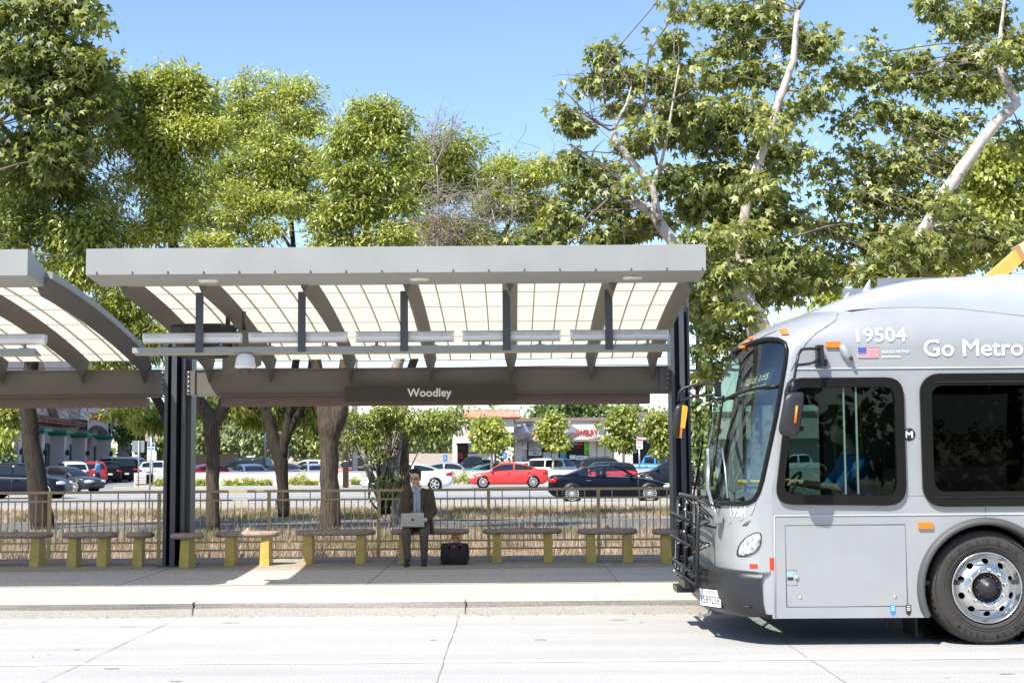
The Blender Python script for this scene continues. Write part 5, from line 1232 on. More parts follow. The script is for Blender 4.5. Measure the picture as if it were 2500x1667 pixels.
# I: right sycamore with the thick white diagonal limb
I1 = [blob(b[0], b[1], b[2]+.9, b[3]*.86, (b[4] if len(b) > 4 else b[3])*.86) for b in ((2150, 20, 27, 36, 26), (2200, 60, 27, 50, 34), (2280, 40, 27, 60, 40), (2350, 120, 27, 50, 60), (2230, 130, 27, 60, 40), (2100, 150, 27, 50, 24), (2010, 130, 27, 12, 30), (1960, 180, 27, 44, 26), (2040, 190, 27, 40, 26), (2160, 200, 27, 60, 34), (2250, 210, 27, 50, 40), (2020, 260, 27, 50, 34), (1960, 290, 27, 34, 20), (2110, 290, 27, 60, 40), (2200, 290, 27, 50, 34), (1990, 370, 27, 40, 40),
     (2070, 380, 27, 70, 44), (2170, 380, 27, 50, 40), (2010, 460, 27, 70, 50), (2110, 470, 27, 60, 40), (1920, 450, 27, 40, 34), (1880, 400, 27, 24, 24), (1900, 530, 27, 50, 40), (2000, 550, 27, 70, 40), (2080, 560, 26.6, 70, 36), (2160, 570, 26.6, 60, 36), (2220, 540, 27.4, 60, 50), (2290, 560, 27.6, 80, 50), (1940, 620, 27, 60, 30), (2060, 625, 27, 60, 22), (2300, 180, 27.5, 40), (2350, 330, 28, 30, 60), (2060, 590, 25, 46, 24), (2100, 560, 25, 30, 20), (2010, 640, 25, 50, 26), (2290, 130, 25.2, 24, 20), (2170, 470, 25, 16, 12))]
tree('sycamore_tree', 'large sycamore at the right edge with a thick white diagonal limb above the bus', gnd(1990, 27.2), [([(1985, 1260), (1985, 1000), (1995, 800), (2020, 700), (2045, 630), (2085, 580), (2125, 525), (2180, 430), (2240, 345), (2290, 280), (2337, 235)], 26.6, [36, 33, 30, 26, 19, 15, 15, 15, 14, 12, 11]), ([(2337, 235), (2312, 190), (2298, 160), (2294, 120), (2300, 60), (2310, -20)], 26.6, [11, 9, 7, 6, 4, 3])],
     I1, [L_SYC, L_SYC, L_SYD], M['bark_white'], 14000, .145, 'syc', 23, flat=.7, clump=.24, per=16, limb_r=.03)
# J: yellow green tree beyond, right edge, and darker hedge behind bus
tree('shade_tree', 'yellow green fine leaved tree behind the white limb at the right edge', gnd(2330, 34), [([(2330, 1230), (2330, 900), (2310, 600), (2290, 480)], 34, [18, 16, 12, 7])],
     [blob(*b) for b in ((2290, 400, 34, 90, 60), (2350, 480, 34, 100, 70), (2230, 480, 34, 60, 60), (2300, 570, 34, 110, 50), (2200, 590, 34, 80, 44), (2400, 380, 34, 80), (2100, 640, 34, 90, 40), (1960, 700, 34, 80, 50), (1850, 620, 34, 60, 40))], L_YEL, M['bark_dark'], 21000, .13, 'ovl', 24, clump=.3, extra=lambda g, rs: sticks(g, rs, 80, 2300, 590, 33, (60, 40), 1.0, .008))

# ---- background trees
def far_tree(name, label, x, Y, blobs, leaf, n, size, seed, group, clump=.5, tr=4, shape='ovl', pale=False, per=18):
    base = gnd(x, Y); by = [b for b in blobs]; top = min(b[1] for b in blobs)
    t = [([(x, 1127+1.65*F/Y*.94), (x+2, (1127*.94+top)/2), (x, top+6)], Y, [tr, tr*.8, tr*.5])]
    return tree(name, label, base, t, [blob(*b[:2], Y, *b[2:]) for b in blobs], leaf, M['bark_white'] if pale else M['bark'], n, size, shape, seed, group, twigs=1, clump=clump, per=per, limb_r=.06)
PEP = 'pepper trees beyond the parked cars'
far_tree('pepper_tree', 'hazy pale green pepper tree behind the dark green car, left of the slim forked trunk', 525, 135, [(480, 985, 26, 34), (530, 960, 34, 34), (520, 1020, 34, 30), (470, 1030, 22, 26)], L_FAR, 5500, .42, 31, PEP, 1.0, 3)
far_tree('pepper_tree', 'drooping pale green pepper tree directly left of the slim forked trunk', 590, 132, [(580, 960, 40, 30), (560, 1000, 30, 36), (600, 1010, 32, 34), (620, 985, 22, 40)], L_FAR, 6000, .42, 32, PEP, 1.0, 3)
far_tree('pepper_tree', 'light green pepper tree between the slim trunk and the thick furrowed trunk', 700, 134, [(690, 960, 34, 30), (715, 1000, 30, 34), (680, 1020, 26, 28), (740, 1020, 26, 26)], [L_FAR, L_ASH], 6000, .40, 33, PEP, 1.0, 3)
far_tree('shade_tree', 'dark green tree just right of the left steel column, beyond the car park', 450, 140, [(455, 975, 22, 30), (452, 1030, 20, 28)], L_DRK, 2600, .42, 34, 'trees beyond the parked cars', .9, 3)
far_tree('shade_tree', 'green tree left of the left steel column beyond the sign posts', 330, 138, [(320, 960, 40, 26), (350, 1000, 30, 30), (300, 1000, 26, 26), (355, 1045, 22, 20)], [L_FAR, L_ASD], 5000, .42, 35, 'trees beyond the parked cars', .9, 3)
far_tree('shade_tree', 'leafy tree filling the gap behind the seated man beyond the car park', 1010, 136, [(960, 1000, 40, 30), (1010, 1010, 36, 30), (900, 1000, 40, 36), (830, 1010, 44, 36)], [L_FAR, L_ASD], 6000, .42, 36, 'trees beyond the parked cars', .9, 3)
far_tree('shade_tree', 'big dark rounded tree standing behind the roof of the shops', 1310, 150, [(1260, 950, 34, 26), (1310, 935, 42, 30), (1360, 945, 36, 28), (1310, 965, 70, 20), (1385, 965, 24, 20)], L_DRK, 9500, .40, 37, 'trees behind the shops', .9, 4)
for i, (x, y, w) in enumerate(((1462, 950, 18), (1500, 962, 30), (1560, 955, 26), (1620, 965, 30), (1430, 955, 20))):
    far_tree('shade_tree', ['small tree top showing over the shop roof left of the right steel column', 'wide low tree top over the shop roof', 'pale tree top over the shop roof beside the right steel column', 'green tree top over the shop roof by the yellow mirror', 'tree top beside the big dark rounded tree'][i], x, 160+i*3, [(x, y, w, 16), (x+6, y+12, w, 14)], [L_FAR, L_ASD], 1500, .45, 40+i, 'trees behind the shops', .8, 2)
ORN = 'small street trees in front of the shops'
orn = [(1128, 95, [(1125, 985, 30, 24), (1105, 1005, 22, 14), (1142, 1005, 24, 18), (1125, 1020, 26, 14), (1100, 970, 14, 12)], 'bright green ornamental tree in front of the notary shop window', 51, L_YEL),
       (1269, 95, [(1268, 975, 20, 20), (1262, 1000, 28, 16), (1275, 985, 26, 18), (1280, 1020, 22, 14), (1250, 985, 18, 10)], 'ornamental tree in front of the sign between salon and jewelry', 52, L_YEL),
       (1431, 94, [(1425, 950, 20, 16), (1418, 975, 24, 14), (1438, 990, 20, 16), (1415, 1015, 26, 16), (1440, 1020, 18, 14), (1430, 965, 20, 20)], 'tall ornamental tree in front of the accessories shop, right of the jewelry sign', 53, [L_YEL, L_ASD]),
       (1512, 92, [(1508, 965, 20, 18), (1505, 990, 24, 18), (1520, 1010, 24, 18), (1510, 1035, 16, 12), (1522, 985, 16, 14)], 'ornamental tree just left of the right steel column', 54, [L_YEL, L_ASD]),
       (1598, 90, [(1590, 960, 22, 22), (1605, 985, 24, 20), (1596, 1005, 26, 20), (1602, 1030, 20, 14)], 'ornamental tree between the right steel column and the bus', 55, [L_YEL, L_ASD]),
       (12, 78, [(0, 1050, 22, 26), (-10, 1020, 20, 20), (14, 1080, 10, 14)], 'small pale street tree at the far left edge above the black car', 56, L_FAR)]
for x, Y, bl, lab, sd, lf in orn: far_tree('ornamental_tree', lab, x, Y, bl, lf, 3400, .26, sd, ORN, .36, 3.2, pale=True, per=14)
# ivy clad palm trunks and a cypress beyond the bus mirror
for i, (px, w, Yp) in enumerate(((1705, 11, 60), (1738, 9, 62), (1722, 3, 150))):
    root = thing('palm_tree' if i < 2 else 'cypress_tree', (at(px, 1100, Yp).x, Yp, 0), ['ivy covered palm trunk nearest the yellow bus mirror', 'ivy covered palm trunk partly behind the bus windscreen', 'thin distant cypress between the palm trunks'][i], 'tree')
    g = MB(); top = 760 if i < 2 else 1015
    a = at(px, 1150, Yp); b = at(px, top, Yp); g.tube([(a.x, Yp, -.02), (a.x, Yp, b.z*.5), (b.x, Yp, b.z)], [w/F*Yp*.45]*3, 8); g.build('trunk', M['bark_dark'], root)
    k = Yp/F; bl = [((a.x, Yp, z), w*k*.6, .8) for z in np.arange(1.2, b.z, .9)]
    if i < 2: bl.append(((b.x, Yp, b.z+.3), 2.2, 1.1))
    crown('crown', bl, 1500 if i < 2 else 500, .25, 'ovl', L_DRK, root, 60+i, .18, 12)
# shrubs along the low wall
rs = random.Random(12)
SHL = ['low shrub under the notice boards on the white wall', 'low shrub just right of the left steel column', 'clipped low shrub directly right of the furrowed forked trunk by the wall', 'second of the three joined low shrubs by the wall', 'third joined low shrub nearest the slim forked trunk',
 'tall round shrub right of the slim forked trunk', 'smaller shrub joined to the right of the tall round one', 'small shrub left of the wooden utility pole', 'round shrub between the utility pole and the white sedan nose', 'round shrub behind the tail of the white sedan',
 'tiny shrub in front of the nose of the red sedan', 'low shrub by the wall between steel column and bus', 'shrub at the wall behind the red sedan', 'shrub at the wall seen through the bus windscreen']
for i, (x0, x1, h) in enumerate(((355, 385, .55), (450, 472, .5), (515, 552, .5), (552, 588, .55), (588, 625, .42), (660, 698, .75), (698, 728, .4), (805, 832, .45), (834, 868, .75), (1032, 1075, .8), (1080, 1098, .4), (1612, 1642, .55), (1150, 1200, .5), (1640, 1680, .5))):
    xa, xb = D2X(x0, 88.4), D2X(x1, 88.4); Y = 88.35; cx = (xa+xb)/2; w = (xb-xa)/2
    root = thing('shrub', (cx, Y, .12), None, 'shrub', 'low shrubs along the white wall')
    root['label'] = SHL[i]
    g = MB(); 
    for k in range(5): g.tube([(cx+rs.uniform(-.1, .1)*w, Y, .1), (cx+rs.uniform(-.6, .6)*w, Y, h*.8)], .012, 4)
    g.build('stem', M['bark'], root)
    bl = [((cx+u*w*.7, Y+rs.uniform(-.1, .1), h*.5), w*.42, h*.5) for u in (-1, -.3, .4, 1)]
    crown('crown', bl, 900, .10, 'ovl', [L_YEL, L_ASH], root, 80+i, .12, 14, .1)

# trees on the other side of the road, behind the viewer (they show in the windows and paint)
r_ = random.Random(77); bl = [((r_.uniform(-45, 55), -24+r_.uniform(-2, 2), r_.uniform(1.2, 10)), r_.uniform(2.5, 4), r_.uniform(2, 3)) for _ in range(85)]
dummy = bpy.data.objects.new('tmp', None); ORG[dummy.name] = Vector((0, 0, 0))
o = crown('roadside_trees', bl, 42000, .55, 'ovl', [L_DRK, L_SYD], dummy, 97, .8, 22, .3); o.parent = None; bpy.data.objects.remove(dummy)
tag(o, 'dense trees on the opposite side of the busway behind the viewer', 'tree line', kind='stuff')
# ------------------------------------------------------------------ buildings
def stucco(name, c, c2=None): return mat(name, c, 0.9, col2=c2 or tuple(min(1, x*1.12) for x in c), vscale=.5, bump=.15, bscale=30)
M['stucco'] = stucco('beige stucco', (0.66, 0.60, 0.53)); M['stucco_pink'] = stucco('pale pink stucco', (0.52, 0.44, 0.42)); M['cornice'] = mat('brown cornice', (0.24, 0.18, 0.15), .8)
M['greytrim'] = stucco('tan stucco', (0.47, 0.395, 0.33)); M['shop_dark'] = mat('shop window', (0.02, 0.023, 0.026), .12); M['tile'] = mat('clay roof tile', (0.42, 0.17, 0.10), .8, col2=(0.6, 0.33, 0.24), vscale=4)
M['signred'] = mat('red sign letters', (0.62, 0.06, 0.035), .5); M['green'] = mat('green cornice paint', (0.01, 0.22, 0.15), .5)
M['blue'] = mat('blue sign', (0.03, 0.16, 0.55), .5); M['poster'] = mat('printed poster', (0.6, 0.58, 0.55), .6, col2=(.35, .28, .3), vscale=2.2)
M['lime'] = mat('lime green poster', (0.22, 0.62, 0.04), .5); M['redposter'] = mat('red poster', (0.55, 0.05, 0.05), .5); M['wallwhite'] = stucco('white painted block wall', (0.66, 0.62, 0.58))
def Z(py, Y, px=1500): return at(px, py, Y).z
def X(px, Y): return at(px, 1120, Y).x
YB = 112.0
z8 = lambda x, y: (1080 + x/3.794, 980 + y/3.794)
SHOP = thing('shop_row', (X(1500, YB), YB, 0), 'single storey beige row of shops behind the car park on the right', 'building')
x0, x1 = X(1254, YB), X(2050, YB); zt = Z(1027, YB); zc = Z(1073, YB)
zt2 = Z(1016, YB)
g = MB(); g.box(x0, X(1500, YB), YB+1.2, YB+14, -.01, zt-.02); g.box(x0, X(1500, YB), YB, YB+1.2, zc, zt); g.box(X(1545, YB), x1, YB+1.2, YB+14, -.01, zt2-.02); g.box(X(1545, YB), x1, YB, YB+1.2, zc, zt2); g.box(X(1500, YB), X(1545, YB), YB+.1, YB+14, -.01, zt-.04)
for px in (1440, 1460, 1480, 1256): g.box(X(px, YB), X(px+18, YB), YB+.9, YB+1.2, -.01, zc)
g.build('wall', M['stucco'], SHOP)
g = MB(); g.box(x0, X(1500, YB), YB-.15, YB+1.3, zt, zt+.28); g.box(X(1545, YB), x1, YB-.15, YB+1.3, zt2, zt2+.3); g.box(x0-.8, X(1500, YB), YB-.25, YB, zc-.12, zc+.05); g.build('cornice', M['cornice'], SHOP)
g = MB(); ax = X(1562, YB); 
g.tube([(ax+u*4.0, YB-.06, Z(1057, YB) - .55*u*u) for u in np.linspace(-1, 1, 13)], .13, 6); g.build('arch_trim', M['cornice'], SHOP)
def shopwin(pa, pb, label_items):
    g = MB(); g.box(X(pa, YB+1), X(pb, YB+1), YB+1.1, YB+1.18, .3, zc-.15); w = g.build('shop_window', M['shop_dark'], SHOP)
    for (a, b, c, d, m, txt, tm) in label_items:
        xa, ya = z8(a, c); xb, yb = z8(b, d); Yp = YB+1.05
        q = MB().box(X(xa, Yp), X(xb, Yp), Yp, Yp+.03, Z(yb, Yp, xa), Z(ya, Yp, xa)).build('poster', m, w)
        if txt:
            v, f = fit_text(txt, X(xa, Yp)+.15, X(xb, Yp)-.15, (Z(ya, Yp, xa)-Z(yb, Yp, xa))*.6, .01)
            MB().add([(p, Yp-.02, Z(yb, Yp, xa)+(Z(ya, Yp, xa)-Z(yb, Yp, xa))*.2+r_) for p, r_, _ in v], f).build('poster_text', tm, q, fix=False)
W_ = M['white']
shopwin(1255.5, 1347, [(672, 785, 378, 412, W_, 'FAMILY', M['black']), (672, 785, 414, 447, W_, None, None), (680, 783, 450, 545, M['poster'], None, None), (800, 918, 380, 455, M['poster'], None, None), (800, 918, 460, 500, W_, 'OMNI', M['dark_paint']), (925, 1010, 375, 460, M['shop_dark'], None, None), (930, 1008, 468, 530, M['poster'], None, None)])
shopwin(1364, 1457, [(1090, 1145, 460, 520, mat('teal poster', (.05, .3, .4), .5), None, None), (1175, 1255, 375, 405, mat('blue poster', (.1, .3, .6), .5), None, None), (1262, 1300, 375, 405, M['redposter'], None, None), (1180, 1300, 412, 440, M['shop_dark'], 'OPEN', M['redlens']), (1315, 1408, 375, 460, M['lime'], None, None), (1315, 1408, 464, 490, M['lime'], 'SOLD', M['shop_dark']), (1180, 1235, 495, 535, W_, None, None), (1240, 1300, 500, 540, W_, '10', M['blue']), (1305, 1360, 500, 545, W_, None, None)])
shopwin(1508, 1605, [(1630, 1672, 440, 520, M['redposter'], 'SALE', W_), (1755, 1800, 430, 475, M['white_dirty'], None, None), (1900, 1935, 392, 405, M['shop_dark'], 'OPEN', M['redlens']), (2040, 2090, 465, 540, M['redposter'], None, None), (2060, 2095, 380, 430, M['green'], None, None)])
shopwin(1612, 1700, [(2115, 2140, 400, 470, mat('cyan poster', (.05, .4, .4), .5), None, None), (2290, 2340, 400, 500, mat('cyan poster', (.05, .4, .4), .5), None, None)])
def letters(txt, pa, pb, yb, yt, Y, m, par, skip=()):
    xa, xb = X(pa, Y), X(pb, Y); h = Z(yt, Y, pa)-Z(yb, Y, pa); v, f = fit_text(txt, xa, xb, h, .025, extrude=.05)
    z0 = Z(yb, Y, (pa+pb)/2); return MB().add([(p, Y-.06+q_, z0+r_) for p, r_, q_ in v], f).build('sign_lettering', m, par)
letters('SALON', 1296, 1357, 1061, 1049, YB, M['signred'], SHOP)
letters('JEWELRY', 1399.5, 1460, 1060.5, 1048.5, YB, M['signred'], SHOP)
letters('ACCESSORIES', 1521, 1607, 1049, 1039, YB, mat('pinkish red letters', (.62, .2, .15), .6), SHOP)
letters('SHOP', 1922, 1963, 1049, 1040, YB, mat('dark red letters', (.3, .02, .04), .6), SHOP)
for pc in (1282, 1387, 1639):
    g = MB(); c = Vector((X(pc, YB), YB-.05, Z(1055, YB, pc))); g.add([(c.x-1.1, YB-.06, c.z), (c.x, YB-.06, c.z-.75), (c.x+1.1, YB-.06, c.z), (c.x, YB-.06, c.z+.75), (c.x, YB-.2, c.z)], [(0, 1, 4), (1, 2, 4), (2, 3, 4), (3, 0, 4)]); g.build('logo_diamond', M['steel'], SHOP)
for pc in (1293, 1460, 1550): MB().obox((X(pc, YB), YB-.25, Z(1034, YB, pc)), .5, .4, .25).build('flood_light', M['dark_paint'], SHOP)
# tower block with tiled roof, left end
TWR = thing('tiled_shop', (X(1180, 110), 110, 0), 'taller shop block with a clay tile roof edge and a notary public window', 'building')
xa, xb = X(1104, 110), X(1255, 110); ze = Z(1019, 110, 1180)
g = MB(); g.box(X(1150, 110), xb, 110, 122, zc+.6, ze); g.box(X(1112, 110), X(1150, 110), 110.01, 122, zc-.2, zc+1.2); g.box(X(1206, 110), xb-1.6, 110.8, 122, -.01, zc+.7); g.box(X(1104, 110), X(1116, 110), 110.5, 122, -.01, zc+.2); g.box(X(1104, 110), xb-1.5, 111.4, 122, -.01, zc+.7); g.build('wall', M['stucco'], TWR)
g = MB(); zr = Z(1004, 110, 1180)
for k in range(34):
    x = X(1150, 110) - .4 + k*(xb-X(1150, 110)+.8)/33; g.tube([(x, 109.6, ze-.02), (x, 110.8, zr+.1)], .11, 6)
g.box(X(1150, 110)-.4, xb+.4, 109.9, 111.5, ze-.1, ze+.25); g.build('roof_edge', M['tile'], TWR)
letters('LR', 1150, 1165, 1058, 1048, 110, M['signred'], TWR)
g = MB(); g.box(X(1116, 110), X(1207, 110), 111.2, 111.38, .4, zc+.1); nw = g.build('shop_window', M['shop_dark'], TWR)
for (a, b, c, d, m, txt, tm) in ((235, 485, 380, 402, W_, 'ANTHONY S', M['blue']), (235, 485, 408, 442, M['blue'], 'INS AGENCY', W_), (235, 485, 446, 478, M['redposter'], 'NOTARY PUBLIC', W_), (235, 485, 482, 540, W_, None, None), (145, 222, 405, 440, M['shop_dark'], 'OPEN', M['redlens']), (145, 190, 475, 530, M['redposter'], None, None)):
    xa_, ya = z8(a, c); xb_, yb = z8(b, d); Yp = 111.1
    q = MB().box(X(xa_, Yp), X(xb_, Yp), Yp, Yp+.03, Z(yb, Yp, xa_), Z(ya, Yp, xa_)).build('poster', m, nw)
    if txt:
        v, f = fit_text(txt, X(xa_, Yp)+.1, X(xb_, Yp)-.1, (Z(ya, Yp, xa_)-Z(yb, Yp, xa_))*.7, .012); MB().add([(p, Yp-.02, Z(yb, Yp, xa_)+(Z(ya, Yp, xa_)-Z(yb, Yp, xa_))*.15+r_) for p, r_, _ in v], f).build('poster_text', tm, q, fix=False)
# disabled parking signs on the wall
for px, py, Y in ((1232, 1113, 110.7), (1087, 1118, 108)):
    g = MB(); xc, zc_ = X(px, Y), Z(py, Y, px); s_ = thing('parking_sign', (xc, Y, zc_), ['blue disabled parking sign on the wall between the shop windows', 'blue disabled parking sign left of the tiled shop'][px < 1200], 'sign')
    MB().box(xc-.16, xc+.16, Y-.03, Y, zc_-.25, zc_+.25).build('sign_plate', M['blue'], s_)
    g.tube([(xc-.03, Y-.035, zc_+.17), (xc-.03, Y-.035, zc_), (xc+.06, Y-.035, zc_), (xc+.09, Y-.035, zc_-.1)], .018, 5); g.tube([(xc-.02+.08*math.cos(a), Y-.035, zc_-.05+.08*math.sin(a)) for a in np.linspace(2.2, 6, 9)], .014, 5); g.build('wheelchair_symbol', M['white'], s_)
# pink arcaded building on the left, receding
A = Vector((-33.0, 92.0)); B = Vector((-40.0, 150)); U = (B-A).normalized(); Nn = Vector((U.y, -U.x)); LB = (B-A).length
PB = thing('arcade_building', (A.x, A.y, 0), 'pale pink stucco arcade building with green cornices at the far left', 'building')
def fb(u, w, z): p = A + U*u + Nn*w; return (p.x, p.y, z)
def fbox(g, u0, u1, w0, w1, z0, z1): g.add([fb(u, w, z) for u in (u0, u1) for w in (w0, w1) for z in (z0, z1)], [(0, 1, 3, 2), (4, 6, 7, 5), (0, 4, 5, 1), (2, 3, 7, 6), (0, 2, 6, 4), (1, 5, 7, 3)])
g = MB(); fbox(g, -30, LB, -12, -2.2, 0, 9.5); fbox(g, -30, 27, -2.2, -.3, 4.75, 5.0); fbox(g, -30, 28, -2.2, -1.6, 5.0, 9.7)
fbox(g, 28, LB, -2.2, 0, 5.25, 11)
# sloped parapet end beside the taller block
g.add([fb(24, -.9, 4.9), fb(28, -.9, 4.9), fb(28, -.9, 10.5), fb(15, -.9, 10.5), fb(24, -1.5, 4.9), fb(28, -1.5, 4.9), fb(28, -1.5, 10.5), fb(15, -1.5, 10.5)], [(0, 1, 2, 3), (7, 6, 5, 4), (0, 3, 7, 4), (3, 2, 6, 7)])
g.build('wall', M['stucco_pink'], PB)
us = [-26, -20, -14, -8, -2.2, 5.4, 13.1, 21.6, 30.8, 43.3, 56]
for u in us:
    g = MB(); fbox(g, u-.55, u+.55, -1.1, 0, 0, 3.75); pl = g.build('pillar', M['stucco_pink'], PB)
    g = MB(); fbox(g, u-.75, u+.75, -1.2, .18, 3.75, 3.92); fbox(g, u-1.5, u+1.5, -1.3, .35, 3.92, 4.15); g.build('pillar_cornice', M['green'], pl)
    g = MB(); fbox(g, u-.12, u+.12, .02, .3, 2.2, 2.5); g.add([fb(u-.14, .04, 2.5), fb(u+.14, .04, 2.5), fb(u+.14, .32, 2.5), fb(u-.14, .32, 2.5), fb(u, .16, 2.72)], [(0, 1, 4), (1, 2, 4), (2, 3, 4), (3, 0, 4)]); g.build('wall_lantern', M['black'], pl)
# arches between pillars of the tall block
for a, b in ((31.5, 42.6), (44, 55.3)):
    g = MB(); n = 12; c = (a+b)/2; r = (b-a)/2
    for k in range(n):
        t0, t1 = math.pi*k/n, math.pi*(k+1)/n; p0, p1 = (c-r*math.cos(t0), 4.1+.85*math.sin(t0)), (c-r*math.cos(t1), 4.1+.85*math.sin(t1))
        g.add([fb(p0[0], -.02, p0[1]), fb(p1[0], -.02, p1[1]), fb(p1[0], -.02, 5.25), fb(p0[0], -.02, 5.25), fb(p0[0], -.9, p0[1]), fb(p1[0], -.9, p1[1])], [(0, 1, 2, 3), (0, 4, 5, 1)])
    g.build('arch', M['stucco_pink'], PB)
g = MB(); k = -30
while k < 29.5: g.tube([fb(k, -2.1, 5.35), fb(k, .35, 4.85)], .13, 6); k += .32
fbox(g, -30, 29.5, -2, .2, 4.6, 4.75); g.build('tile_eave', mat('dark clay tile', (.12, .06, .045), .8, col2=(.26, .12, .08), vscale=3), PB)
for u in (-23, -17, -11, -5, 1.6, 9.2, 17.3, 26.2, 37, 49.6):
    g = MB(); fbox(g, u-1.6, u+1.6, -2.2, -2.12, .1, 3.1); dw = g.build('shop_door', M['shop_dark'], PB); g = MB()
    for q in (-1.65, 0, 1.55): fbox(g, u+q, u+q+.1, -2.12, -2.05, .1, 3.15)
    fbox(g, u-1.65, u+1.65, -2.12, -2.05, 3.1, 3.22); g.build('door_frame', M['green'], dw)
v, f = fit_text('PANADERIA', 32.6, 42.4, .62, .02, extrude=.03); MB().add([fb(p, .05+q, 5.35+r_) for p, r_, q in v], f).build('sign_lettering', M['signred'], PB)
# low white wall round the car park
g = MB(); wx0 = X(330, 89.2); g.box(wx0, 70, 89.0, 89.25, .0, .92); g.box(wx0-.02, 70, 88.98, 89.27, .92, .955)
WL = tag(g.build('perimeter_wall', M['wallwhite'], org=(wx0, 89, 0)), 'low white block wall between the street and the car park', 'wall')
for px, w in ((352, 2.4), (378, 2.2)):
    xc = X(px, 88.9); s_ = thing('wall_notice', (xc, 88.95, .6), ['white notice board at the left end of the low wall', 'second white notice board on the low wall, right of the other'][px > 360], 'sign', 'notice boards on the low wall')
    MB().box(xc-w/4, xc+w/4, 88.93, 88.97, .3, .85).build('notice_board', M['white'], s_); g = MB()
    for k in range(4): g.box(xc-w/4+.06, xc+w/4-.06, 88.92, 88.93, .38+k*.11, .43+k*.11)
    g.build('text_lines', mat('grey print', (.3, .3, .33), .7), s_)
g = MB(); g.box(X(590, 128), X(1010, 128), 128, 128.3, 0, Z(1127, 128, 700)); g.box(X(940, 126), X(1115, 126), 126, 126.3, 0, Z(1107, 126, 1000)); tag(g.build('back_wall', M['greytrim'], org=(-10, 128, 0)), 'pale boundary wall at the back of the car park', 'wall')
g = MB(); g.box(X(395, 131), X(590, 131), 131, 131.3, 0, Z(1108, 131, 500)); tag(g.build('back_fence', M['bark_dark'], org=(-30, 131, 0)), 'dark timber fence at the back of the car park', 'fence')
# far house behind the sign posts
h = thing('house', (X(365, 150), 150, 0), 'reddish house behind the sign posts at the left', 'building')
g = MB(); g.box(X(345, 150), X(398, 150), 150, 158, 0, Z(1065, 150, 370)); g.build('wall', mat('salmon wall', (.42, .2, .16), .9), h)
g = MB(); xa, xb, zz_ = X(340, 150), X(402, 150), Z(1066, 150, 370); g.add([(xa, 149.5, zz_), (xb, 149.5, zz_), (xb, 154, zz_+1.6), (xa, 154, zz_+1.6), (xa, 158.5, zz_), (xb, 158.5, zz_)], [(0, 1, 2, 3), (3, 2, 5, 4), (0, 3, 4), (1, 5, 2)]); g.build('roof', M['tile'], h)
h = thing('house', (X(800, 190), 190, 0), 'low pale house beyond the pepper trees', 'building')
g = MB(); g.box(X(560, 190), X(1000, 190), 190, 200, 0, 4.5); g.build('wall', M['stucco'], h)
g = MB(); xa, xb = X(555, 190), X(1005, 190); g.add([(xa, 189.3, 4.5), (xb, 189.3, 4.5), (xb, 195, 7), (xa, 195, 7), (xa, 200.7, 4.5), (xb, 200.7, 4.5)], [(0, 1, 2, 3), (3, 2, 5, 4), (0, 3, 4), (1, 5, 2)]); g.build('roof', M['tile'], h)
# distant tree belts hiding the horizon
for i, (a, b, Y, hh) in enumerate(((-95, -28, 175, 9), (-28, 4, 185, 8), (2, 90, 230, 9))):
    r_ = random.Random(i); bl = [((r_.uniform(a, b), Y+r_.uniform(-3, 3), r_.uniform(1, hh-2.5)), r_.uniform(2.5, 5), r_.uniform(2, 3.5)) for _ in range(26)]
    root = thing('distant_trees', (a, Y, 0), None, None)
    bpy.data.objects.remove(root)
    dummy = bpy.data.objects.new('tmp', None); ORG[dummy.name] = Vector((0, 0, 0))
    o = crown('distant_trees', bl, 9000, .6, 'ovl', [L_FAR, L_ASD], dummy, 90+i, .9, 20, .3); o.parent = None; bpy.data.objects.remove(dummy)
    tag(o, ['distant green trees behind the arcade building and car park', 'distant hazy trees behind the pepper trees', 'distant tree line behind the shops'][i], 'tree line', kind='stuff')
# posts, poles, signs
def post(name, px, pyb, pyt, Y, r, m, label, cat='pole'):
    b, t = at(px, pyb, Y), at(px, pyt, Y); root = thing(name, (b.x, Y, 0), label, cat); MB().cyl((b.x, Y, -.01), (b.x, Y, t.z), r, n=10).build('pole', m, root); return root, b.x
M['pole_wood'] = mat('weathered pole wood', (.10, .055, .04), .9, col2=(.2, .12, .09), vscale=6, stretch=(3, 3, .3))
root, x = post('utility_pole', 844, 1190, 700, 86, .18, M['pole_wood'], 'brown wooden utility pole with metal bands beside the thick furrowed trunk')
MB().cyl((x, 86, 2.3), (x, 86, 2.36), .19, n=10).build('metal_band', M['steel'], root); MB().cyl((x, 86, 1.55), (x, 86, 1.62), .19, n=10).build('metal_band', M['steel'], root)
root, x = post('light_pole', 866, 1148, 760, 97, .2, M['steel'], 'square grey steel pole just right of the wooden utility pole')
root, x = post('street_lamp', 648, 1150, 1010, 118, .10, M['dark_paint'], 'dark slim pole rising behind the blue sedan left of the forked trunk')
MB().tube([(x, 118, at(648, 1055, 118).z), (x-3, 118, at(648, 1056, 118).z+.0)], .04, 6).build('crossarm', M['dark_paint'], root)
root, x = post('light_pole', 699, 1150, 1085, 100, .14, M['steel'], 'thin grey pole partly hidden by the slim forked trunk')
